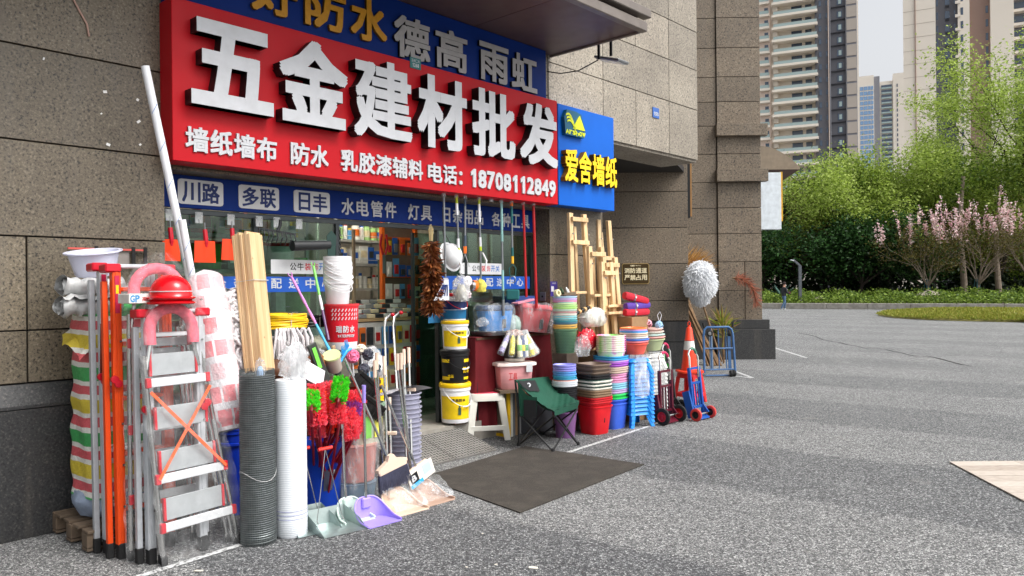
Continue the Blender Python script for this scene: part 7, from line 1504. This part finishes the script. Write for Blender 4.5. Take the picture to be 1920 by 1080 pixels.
def sc_(u, w): return v + DU * ((u - .5) * (.05 + .15 * w) - .07 * w) + DN * (.01 + .04 * (u - .5) ** 2) + Vector((0, 0, -.02 - .20 * w))
m.grid(sc_, 9, 9); m.to('scoop', plas('scoop_white', (214, 216, 220), .4), t)
for k in range(5): MB().bar(sc_(.2 + .15 * k, .25) + DN * .004, sc_(.14 + .18 * k, .8) + DN * .004, .012, .003, up=DN).to('slot', INK, t)
t, v = hang('white pole with lime grips and knotted bag', 856, 860, 478, [(.12, LIMEP, 1.2), (.32, PVC, 1.3), (.72, GREYP, 1), (.88, PVC, 1.3), (1, LIMEP, 1.3)])
MB().tube([v, v + Vector((.01, 0, -.06)), v + Vector((.03, 0, -.12)), v + Vector((.02, -.01, -.18))], [.008, .012, .009, .02], 8).to('twisted_bag', WP, t); o = blob(.085, .06, .26, .25, 1.7, s=2.2).to('clear_bag', FILMH, t, smooth=60); o.location = v + Vector((.02, 0, -.46)); o = blob(.05, .045, .16, .3, 3.7).to('bag_filling', M('fill_cream', (206, 200, 176), .7, 0, .3, 20), t, smooth=60); o.location = v + Vector((.02, 0, -.45))
t, v = hang('slate pole with orange collar and wire hook', 872, 872, 462, [(.18, M('pole_slate', (70, 84, 100), .4), 1.1), (.78, GREYP, 1), (1, M('pole_slate'), 1.2)])
MB().tube([v, v + Vector((0, 0, -.07))], [.018, .014], 10).to('collar', ORP, t); MB().tube([v + Vector((0, 0, -.07)), v + Vector((-.04, 0, -.19)), v + Vector((.04, 0, -.20)), v + Vector((0, 0, -.08))], .004, 6).to('wire_hook', STEEL, t)
t, v = hang('pale pole with lime collar and yellow mesh pouch', 898, 901, 470, [(.10, LIMEP, 1.2), (.45, PVC, 1.2), (.74, GREYP, 1), (.92, PVC, 1.2), (1, LIMEP, 1.3)])
MB().tube([v, v + Vector((.0, 0, -.30))], .010, 8).to('pole_section', GREYP, t); MB().tube([v + Vector((.02, -.02, -.02)), v + Vector((.06, -.02, -.10)), v + Vector((.05, -.02, -.2))], .008, 8).to('strap', WP, t); o = blob(.055, .04, .13, .25, 2.3, s=2.5).to('pouch', M('pouch_yellow', (222, 210, 90), .5, 0, .25, 16), t, smooth=60); o.location = v + Vector((.0, -.01, -.42))
t, v = hang('pale teal pole with long teal grips', 940, 944, 592, [(.35, PTEAL, 1.25), (.60, GREYP, 1), (.78, PTEAL, 1.25), (.86, M('pole_dark_teal', (60, 92, 96), .4), 1.25), (1, GREYP, 1.4)])
t, v = hang('teal pole with orange tip, amber collar and hanging pulley', 959, 961, 494, [(.06, ORP, 1.5), (.34, TEALP, 1.25), (.74, GREYP, 1), (.88, TEALP, 1.3), (1, YLP, 1.35)])
MB().tube([v + Vector((0, 0, -.01)), v + Vector((.035, 0, -.05)), v + Vector((.03, 0, -.13)), v + Vector((-.03, 0, -.13)), v + Vector((-.035, 0, -.05))], .006, 6, closed=True).to('clip', TEALP, t); MB().tube([v + Vector((.03 * cos(a_), 0, -.17 + .035 * sin(a_))) for a_ in [2 * pi * i / 12 for i in range(12)]], .006, 6, closed=True).to('ring', STEEL, t); MB().box(v + Vector((0, 0, -.33)), (.14, .07, .11)).to('block', TEALP, t, bev=.012)
hang('slim red pole hanging second from the column', 981, 987, 557, [(1, REDP, 1.25)]); hang('slim red pole hanging nearest the column', 1000, 1006, 578, [(1, REDP, 1.45)])
for x in (921,): single(MB().box((0, 0, .03), (.045, .02, .09)), 'clear_hook', HOOK, 'empty clear hook under the red sign between the poles', 'hook', Vector((at(x, 376, .09).x, at(x, 376, .09).y, 2.455)))
t = thing('white_helmet', 'white safety helmet hung by its strap among the poles', 'helmet', at(849, 503, .02), rot=(radians(70), 0, RZ)); MB().lathe([(.125, 0), (.13, .006), (.112, .016)] + [(.11 * cos(q * pi / 2), .02 + .12 * sin(q * pi / 2)) for q in (.1, .3, .5, .7, .85, 1)], 28, sy=1.2).to('shell', plas('helmet_white', (226, 228, 230), .25), t, loc=(0, .12, 0)); MB().tube([(-.04, .25, .02), (0, .42, .0), (.04, .25, .02)], .006, 6).to('strap', BLACK, t)
t = thing('steel_canister', 'steel canister with orange label hanging among the poles', 'canister', at(886, 545, .05)); MB().cyl((-.04, 0, .05), (.07, 0, .05), .055, seg=20).to('drum', CHROME, t); MB().cyl((-.005, 0, .05), (.04, 0, .05), .0555, seg=20).to('label', ORP, t); MB().lathe([(0, 0), (.05, 0), (.05, .008), (0, .008)], 20).to('pink_disc', plas('disc_pink', (216, 206, 210), .4), t, loc=(-.08, -.02, .10), rot=(radians(80), 0, 0))
single(blob(.10, .05, .09, .3, 9.3, s=2.4), 'plastic_bag', film('pink_bag_film', (226, 206, 210), .6, .2), 'pinkish plastic bag lying under the hanging knotted bag', 'bag', at(868, 560, .06), smooth=60)
FEA = leafmat('feather_brown', [(70, 34, 18), (110, 56, 28), (146, 84, 42), (88, 44, 24), (176, 118, 70)], .2, .5)
A, B = at(808, 452, .0), at(812, 582, .03); t = thing('feather_broom', 'brown rooster feather broom hanging in the doorway', 'feather broom', A, 0); L_ = B - A
link('feathers', fringe_mesh('feathers', (0, 0, 0), L_[:], .06, 900, .10, FEA, .55, .2), t)
link('feathers', fringe_mesh('feathers', L_ * .3, L_, .08, 700, .12, FEA, .65, .2), t)
for k in range(7): MB().tube([(.012 * cos(k), .012 * sin(k), -.02), (.022 * cos(k), .022 * sin(k), .12 + .02 * (k % 3))], .004, 5).to('cane', M('cane_pale', (196, 176, 130), .7), t)
MB().tube([(0, 0, 0), L_ * .9], .02, 6).to('core', M('feather_core', (60, 32, 20), .9), t)
single(MB().box((.0, 0, 0), (.20, .002, .24)), 'blue_notice', M('notice_sky', (70, 150, 206), .5), 'light blue paper notice on the glass below the feather broom', 'notice', at(817, 583, -.23))
# ================================================================== tools hanging before the left window
OSH = M('shovel_orange', (232, 66, 20), .35, 0, .08, 8, coat=.15)
def shovel(label, px, py, w, h, n=-.12, rt=0.0):
    c = at(px, py, n); t = thing('orange_shovel', label, 'shovel', c, rot=(0, rt, RZ), group='orange shovels hanging at the window')
    m = MB(); m.grid(lambda u, v: Vector(((u - .5) * w * (1 - .06 * v), -.03 * cos((u - .5) * 2.4) - .0 - .012 * math.exp(-((u - .5) / .12) ** 2) * v, -h + h * v)), 15, 8); m.grid(lambda u, v: Vector(((u - .5) * w * (1 - .06 * v), .004 - .03 * cos((u - .5) * 2.4), -h + h * v)), 15, 8); m.to('blade', OSH, t, smooth=50)
    MB().tube([(0, -.02, -h * .55), (0, -.03, -.02), (0, -.025, .02), (0, -.012, .085)], [.008, .016, .018, .017], 10).to('socket', RCAP, t); MB().tube([(0, -.012, .085), (0, -.01, .14)], .005, 8).to('hanger', STEEL, t); return t
shovel('orange shovel hanging in the middle beside the white pipe', 383, 452, .17, .165); shovel('orange shovel partly hidden by the pine boards', 433, 449, .16, .165, rt=.04); shovel('orange shovel at the window edge behind the long pipe', 318, 449, .15, .16)
for k, (px, py) in enumerate(((318, 403), (373, 408), (433, 412), (486, 415), (519, 417), (561, 420))): single(MB().box((0, 0, 0), (.06, .003, .085)).tube([(0, -.004, -.01), (0, -.02, -.03), (0, -.02, -.045)], .003, 6), 'clear_hook', HOOK, 'clear adhesive hook plate below the blue strip, %s from the left' % ('first', 'second', 'third', 'fourth', 'fifth', 'sixth')[k], 'hook', at(px, py, -.195))
DST = M('tool_black', (40, 42, 44), .45, .3)
t = thing('rake_head', 'black steel rake head hanging teeth down before the window', 'rake', at(520, 434, -.10), rot=(0, radians(6), RZ)); MB().bar((-.17, 0, 0), (.17, 0, 0), .012, .016).to('bar', DST, t)
for k in range(9): MB().tube([(-.165 + .041 * k, 0, 0), (-.17 + .041 * k, -.03, -.05), (-.18 + .041 * k, -.02, -.11)], [.006, .005, .003], 6).to('tooth', DST, t)
MB().tube([(0, 0, .0), (.02, 0, .05), (.02, 0, .10)], .014, 8).to('socket', DST, t)
single(MB().cyl((-.18, 0, 0), (.18, 0, .02), .045, .04, 18), 'black_roll', M('roll_black', (46, 48, 50), .35, 0, .15, 10), 'dark rolled sheet hanging sideways below the rake', 'roll', at(583, 462, -.10))
t = thing('hand_saw', 'green and black saw blade with chain hanging by the white pails', 'saw', at(622, 490, -.08)); MB().prism([(-.035, 0), (.035, 0), (.05, .22), (.0, .27), (-.05, .22)], .004).to('blade', M('saw_green', (34, 62, 56), .4), t); MB().box((0, .002, -.03), (.07, .02, .06)).to('handle', M('saw_grey', (170, 176, 176), .4), t, bev=.006)
for k in range(12): MB().tube([(.085 + .012 * cos(a_) * (1 if k % 2 else .3), .012 * sin(a_) * (.3 if k % 2 else 1), .0 + k * .026 + .018 * sin(a_ * 1) * .6) for a_ in [2 * pi * i / 8 for i in range(8)]], .004, 5, closed=True).to('chain_link', BLACK, t)
# ================================================================== shop interior: shelves and goods
RACK = M('rack_grey_white', (188, 188, 182), .5); OR2 = M('rack_orange', (214, 98, 26), .45)
COLS = {'white': (222, 222, 216), 'green': (70, 150, 60), 'pale green': (150, 190, 120), 'cream': (222, 208, 170), 'yellow': (226, 190, 50), 'red': (186, 34, 36), 'blue': (40, 90, 170), 'grey': (140, 144, 146), 'dark': (50, 54, 56), 'orange': (224, 110, 36), 'brown': (132, 96, 66), 'sky blue': (90, 160, 210)}
IMAT = {k: M('stock_' + k.replace(' ', '_'), v, .45, 0, .15, 12) for k, v in COLS.items()}
ORDW = ['first', 'second', 'third', 'fourth', 'fifth', 'sixth', 'seventh', 'eighth', 'ninth', 'tenth', 'eleventh', 'twelfth', 'thirteenth', 'fourteenth', 'fifteenth', 'sixteenth', 'seventeenth', 'eighteenth', 'nineteenth', 'twentieth']
BOXM, CANM = {}, {}
def shelf_row(where, u0, u1, n, z, kinds, cols, hmax, rd, depth=.2, gap=.01, group='stock on the shelves'):
    u = u0; k = 0
    while u < u1 - .03 and k < 20:
        kd = rd.choice(kinds); c = rd.choice(cols)
        if kd == 'can':
            r = rd.uniform(.026, .036); h = min(hmax, rd.uniform(.14, .21)); t = thing('spray_can', '%s can, %s from the left on the %s' % (c, ORDW[k], where), 'can', F(u + r, n, z), RZ, group)
            MB().lathe([(0, 0), (r, 0), (r, h * .78), (r * .7, h * .84), (r * .35, h * .86)], 12).to('can', IMAT[c], t); MB().lathe([(r * .8, h * .80), (r * .8, h * .98), (r * .6, h), (0, h)], 12).to('cap', IMAT[rd.choice(['white', 'red', 'blue', 'yellow', 'dark'])], t); u += 2 * r + gap
        elif kd == 'box':
            w = rd.uniform(.06, .15); h = rd.uniform(.45, .95) * hmax; t = thing('stock_box', '%s carton, %s from the left on the %s' % (c, ORDW[k], where), 'carton', F(u + w / 2, n, z), RZ + rd.uniform(-.06, .06), group)
            MB().box((0, 0, h / 2), (w, depth, h)).to('carton', IMAT[c], t, bev=.002); MB().box((0, -depth / 2 - .001, h * .55), (w * .7, .002, h * .4)).to('print', IMAT[rd.choice(['white', 'green', 'red', 'dark', 'blue', 'cream'])], t); u += w + gap
        elif kd == 'jar':
            r = rd.uniform(.04, .055); h = min(hmax, rd.uniform(.16, .24)); t = thing('stock_jar', '%s jar, %s from the left on the %s' % (c, ORDW[k], where), 'jar', F(u + r, n, z), RZ, group); MB().lathe([(0, 0), (r, 0), (r, h * .8), (r * .8, h * .88), (r * .8, h), (0, h)], 14).to('jar', IMAT[c], t); MB().lathe([(r * 1.01, h * .2), (r * 1.01, h * .65)], 14).to('label', IMAT[rd.choice(['white', 'cream', 'blue', 'orange'])], t); u += 2 * r + gap
        elif kd == 'tub':
            r = rd.uniform(.12, .15); h = min(hmax, .34); t = thing('stock_tub', '%s tub, %s from the left on the %s' % (c, ORDW[k], where), 'tub', F(u + r, n, z), RZ, group); MB().lathe([(0, 0), (r * .9, 0), (r, h * .9)], 24).to('tub', IMAT[c], t); MB().lathe([(r * 1.03, h * .88), (r * 1.05, h * .9), (r * 1.05, h * .97), (r, h), (0, h)], 24).to('lid', IMAT['red'], t); u += 2 * r + gap
        k += 1
def rack(label, u0, u1, n0, n1, levels, H, post=RACK):
    t = thing('shop_shelf', label, 'shelf', F(u0, n1)); W2 = u1 - u0; D2 = n1 - n0
    for x in (0, W2):
        for y in (0, D2): MB().box((x, y, H / 2 + .12), (.03, .03, H)).to('post', post, t)
    for z in levels: MB().box((W2 / 2, D2 / 2, z), (W2, D2, .03)).to('shelf_board', RACK, t); MB().tube([(0, -.01, z + .06), (W2, -.01, z + .06)], .004, 6).to('guard_wire', RACK, t)
    return t
rd = random.Random(5)
rack('grey shelf unit with wire guards seen through the door', 4.12, 4.95, -2.75, -2.35, [.75, 1.20, 1.55, 1.86, 2.16], 2.5)
for z, kn, cs_, nm, hm in ((.767, ['box', 'can'], ['red', 'white', 'yellow', 'dark', 'blue'], 'lowest shelf through the door', .3), (1.217, ['box'], ['dark', 'white', 'red', 'grey'], 'second lowest shelf through the door', .24), (1.567, ['can'], ['white', 'grey', 'cream', 'white'], 'middle shelf through the door', .24), (1.877, ['box', 'box', 'jar'], ['white', 'cream', 'blue', 'green'], 'second highest shelf through the door', .26), (2.177, ['jar', 'can'], ['cream', 'pale green', 'yellow', 'sky blue', 'white'], 'top shelf through the door', .3)): shelf_row(nm, 4.15, 4.92, -2.45, z, kn, cs_, hm, rd)
rack('stock shelf standing close behind the left window', 1.15, 2.62, -.95, -.65, [.55, .95, 1.34, 1.72, 2.02], 2.1)
for z, kn, cs_, nm, hm in ((.965, ['tub'], ['white', 'grey'], 'low shelf behind the left window', .34), (1.355, ['tub', 'tub', 'box'], ['white', 'grey', 'pale green'], 'middle shelf behind the left window', .32), (1.735, ['box', 'tub', 'box'], ['pale green', 'white', 'grey', 'green'], 'upper shelf behind the left window', .24), (2.035, ['box', 'can', 'jar'], ['green', 'white', 'red', 'yellow', 'cream'], 'top shelf behind the left window', .2)): shelf_row(nm, 1.18, 2.60, -.72, z, kn, cs_, hm, rd, .22)
# orange peg rack just inside the door
t = thing('orange_rack', 'orange steel peg rack hung with small hardware inside the door', 'rack', F(4.20, -1.55))
for x in (0, .50): MB().box((x, 0, 1.25), (.04, .05, 2.26)).to('post', OR2, t)
for z in (.3, .8, 1.25, 1.7, 2.15): MB().box((.25, .03, z), (.50, .02, .03)).to('rail', OR2, t)
MB().box((.25, .05, 1.25), (.49, .012, 2.1)).to('back_panel', M('peg_panel', (120, 104, 88), .7), t)
CARD = ['white', 'red', 'blue', 'dark', 'cream', 'sky blue', 'orange', 'yellow']
for j in range(7):
    for i in range(5):
        c = rd.choice(CARD); h = rd.uniform(.13, .22); w = rd.uniform(.07, .10); p = F(4.24 + i * .105, -1.50 + .03 * rd.random(), .42 + j * .255)
        tt = thing('blister_pack', '%s card, %s from the left in the %s row of the orange rack' % (c, ORDW[i], ('lowest', 'second', 'third', 'fourth', 'fifth', 'sixth', 'topmost')[j]), 'blister pack', p, RZ, 'hardware cards on the orange rack')
        MB().box((0, 0, h / 2), (w, .006, h)).to('card', IMAT[c], tt); MB().box((0, -.012, h * .4), (w * .6, .022, h * .5)).to('blister', rd.choice([STEEL, IMAT['dark'], IMAT['white'], IMAT['red'], IMAT['grey']]), tt, bev=.004)
# counter with small part trays left in the doorway
t = thing('parts_counter', 'low counter with slanting small part trays inside the door', 'counter', F(3.38, -1.05)); MB().box((.45, .2, .70), (.9, .4, 1.0)).to('counter_body', M('counter_white', (206, 202, 194), .5), t, bev=.004); MB().box((.45, .2, 1.225), (.94, .44, .03)).to('counter_top', M('counter_wood', (186, 156, 112), .5), t)
for j in range(4):
    for i in range(8): MB().box((.06 + i * .112, .04 + j * .085, 1.265 + j * .05), (.10, .075, .04)).to('part_tray', IMAT[('white', 'grey', 'cream', 'dark')[(i + j * 3) % 4]], t, bev=.003)
for i in range(9):
    for j in range(4):
        c = CARD[(i * 5 + j * 3) % 8]; tt = thing('blister_pack', '%s card, %s from the left in the %s row of the counter' % (c, ORDW[i], ('lowest', 'second', 'third', 'upper')[j]), 'blister pack', F(3.43 + i * .098, -1.03, .26 + j * .235), RZ, 'cards on the counter front'); MB().box((0, 0, .09), (.08, .006, .19)).to('card', IMAT[c], tt); MB().box((0, -.01, .08), (.05, .018, .09)).to('blister', rd.choice([STEEL, IMAT['dark'], IMAT['red']]), tt, bev=.004)
# pliers card and tall pole in the doorway
t = thing('hanging_pliers', 'red handled shears hanging at the head of the doorway', 'shears', F(3.80, -1.0, 1.72)); MB().prism([(-.02, 0), (.02, 0), (.015, .22), (-.015, .22)], .008).to('blade', STEEL, t); MB().tube([(-.015, 0, .2), (-.05, 0, .3), (-.03, 0, .42)], .012, 8).tube([(.015, 0, .2), (.05, 0, .3), (.03, 0, .42)], .012, 8).to('handles', RCAP, t)
single(MB().cyl((0, 0, 0), (0, 0, 1.3), .02, seg=12), 'wooden_pole', M('pole_tan', (150, 132, 106), .6), 'tan pole standing in the doorway beside the shelves', 'pole', F(3.62, -1.3, .9))
single(MB().box((0, 0, .9), (.9, .4, 1.8)), 'stock_cabinet', M('cabinet_green', (60, 84, 72), .4), 'dark green cabinet behind the right window', 'cabinet', F(5.0, -1.9, .12), bev=.01)
# ================================================================== walking person
def person(loc, rz):
    t = thing('person', 'person in dark jacket, jeans and white mask walking along the low wall', 'person', loc, rz)
    def skin(edges, verts, rad, name, mat):
        me = bpy.data.meshes.new(name); me.from_pydata(verts, edges, []); o = bpy.data.objects.new(name, me); COL.objects.link(o)
        md = o.modifiers.new('skin', 'SKIN'); lay = me.skin_vertices[0].data
        for i, r in enumerate(rad): lay[i].radius = (r, r) if not isinstance(r, tuple) else r
        lay[0].use_root = True; o.modifiers.new('sub', 'SUBSURF').levels = 2
        m2 = bpy.data.meshes.new_from_object(o.evaluated_get(bpy.context.evaluated_depsgraph_get())); bpy.data.objects.remove(o); m2.materials.clear(); m2.materials.append(mat); m2.polygons.foreach_set('use_smooth', [True] * len(m2.polygons)); return link(name, m2, t)
    V = [(0, 0, .92), (.01, 0, 1.12), (.02, 0, 1.34), (.03, 0, 1.44), (.05, 0, 1.56), (.05, 0, 1.66), (.03, .19, 1.36), (-.02, .23, 1.12), (.10, .22, .92), (.03, -.19, 1.36), (.05, -.23, 1.12), (.24, -.20, 1.06), (.0, .09, .86), (.16, .10, .48), (.10, .10, .08), (.22, .10, .04), (0, -.09, .86), (-.04, -.10, .48), (-.26, -.10, .12), (-.16, -.10, .05)]
    E_ = [(0, 1), (1, 2), (2, 3), (3, 4), (4, 5), (2, 6), (6, 7), (7, 8), (2, 9), (9, 10), (10, 11), (0, 12), (12, 13), (13, 14), (14, 15), (0, 16), (16, 17), (17, 18), (18, 19)]
    rad = [(.13, .15), (.14, .16), (.13, .17), .06, .09, .08, .07, .055, .04, .07, .055, .04, .10, .07, .05, .04, .10, .07, .05, .04]
    a = N('person_clothes'); o_ = a.obj(); sp_ = a.n('ShaderNodeSeparateXYZ'); a.l(o_, sp_.inputs[0]); r = a.n('ShaderNodeValToRGB'); r.color_ramp.interpolation = 'CONSTANT'; e = r.color_ramp.elements
    mr2 = a.n('ShaderNodeMath'); mr2.operation = 'DIVIDE'; mr2.inputs[1].default_value = 2.0; a.l(sp_.outputs[2], mr2.inputs[0]); st = [(0, (206, 206, 206)), (.045, (66, 92, 120)), (.44, (32, 34, 40)), (.72, (196, 150, 126)), (.80, (196, 150, 126))]
    while len(e) < len(st): e.new(.5)
    for i, (q, c) in enumerate(st): e[i].position = q; e[i].color = lin(c)
    a.l(mr2.outputs[0], r.inputs[0]); a.l(r.outputs[0], a.b.inputs['Base Color']); a.b.inputs['Roughness'].default_value = .8
    skin(E_, V, rad, 'body', a.m)
    MB().lathe([(.105, 1.60), (.112, 1.66), (.09, 1.74), (.04, 1.77), (0, 1.775)], 16, c=(.04, 0, 0)).to('hair', M('hair_dark', (40, 28, 26), .8), t); MB().grid(lambda u, v: Vector((.05 + .10 * cos((u - .5) * 2.2), .10 * sin((u - .5) * 2.2), 1.50 + .09 * v)), 9, 4).to('mask', M('mask_white', (226, 228, 232), .7), t)
    MB().box((.27, -.16, 1.08), (.10, .16, .14)).to('held_bag', M('bag_maroon', (96, 40, 44), .7), t, bev=.02)
person(on(1470, 581.5), 0.25)
# crook-handled steel rods with red balls, standing by the counter
for k, (px, py) in enumerate(((736, 590), (752, 586))):
    A = at(px, py, -.15); Bs = at(px - 10 + k * 4, 760, .2); t = thing('crook_rod', ('bent steel rod with red ball end nearer the red bucket', 'bent steel rod with red ball end nearer the door')[k], 'rod', Bs, 0); v = A - Bs
    MB().tube([(0, 0, 0), v * .85 + Vector((-.07, 0, 0)), v * .95 + Vector((-.06, 0, 0)), v * 1.0 + Vector((-.02, 0, 0)), v], .012, 10).to('rod', CHROME, t); MB().lathe([(0, -.02), (.016, -.014), (.021, 0), (.016, .014), (0, .02)], 12).to('ball', RCAP, t, loc=v)

# loose bags and bottles that fill the gaps
for k, (px, py, n, rx, rz_, kk, lb) in enumerate(((600, 690, .62, .07, .13, 1.9, 'clear bag squeezed between tan sack and packed tool'), (572, 668, .60, .08, .12, 5.1, 'clear bag lying on the white rope loops'), (712, 708, .35, .06, .16, 6.6, 'clear bag hanging right of the red basins'), (905, 612, .02, .07, .09, 3.9, 'clear bag tucked beside the blue storage box'), (1044, 612, .12, .09, .10, 7.4, 'clear bag behind the red storage box by the column'), (1093, 668, .62, .10, .22, 2.7, 'crumpled clear bag above the brown square bins'))):
    single(blob(rx, rx * .7, rz_, .3, kk, s=2.4), 'plastic_bag', FILM if k % 2 else FILMH, lb, 'bag', at(px, py, n), smooth=60)
t = thing('yellow_carton', 'yellow carton with black print beside the red basins', 'carton', at(716, 752, .35), RZ); MB().box((0, 0, .10), (.07, .05, .21)).to('carton', PYE, t, bev=.002); words('胶47', -.03, .03, .05, .08, .001, [SWC[0], SWC[0]], t, -.0255, .02)
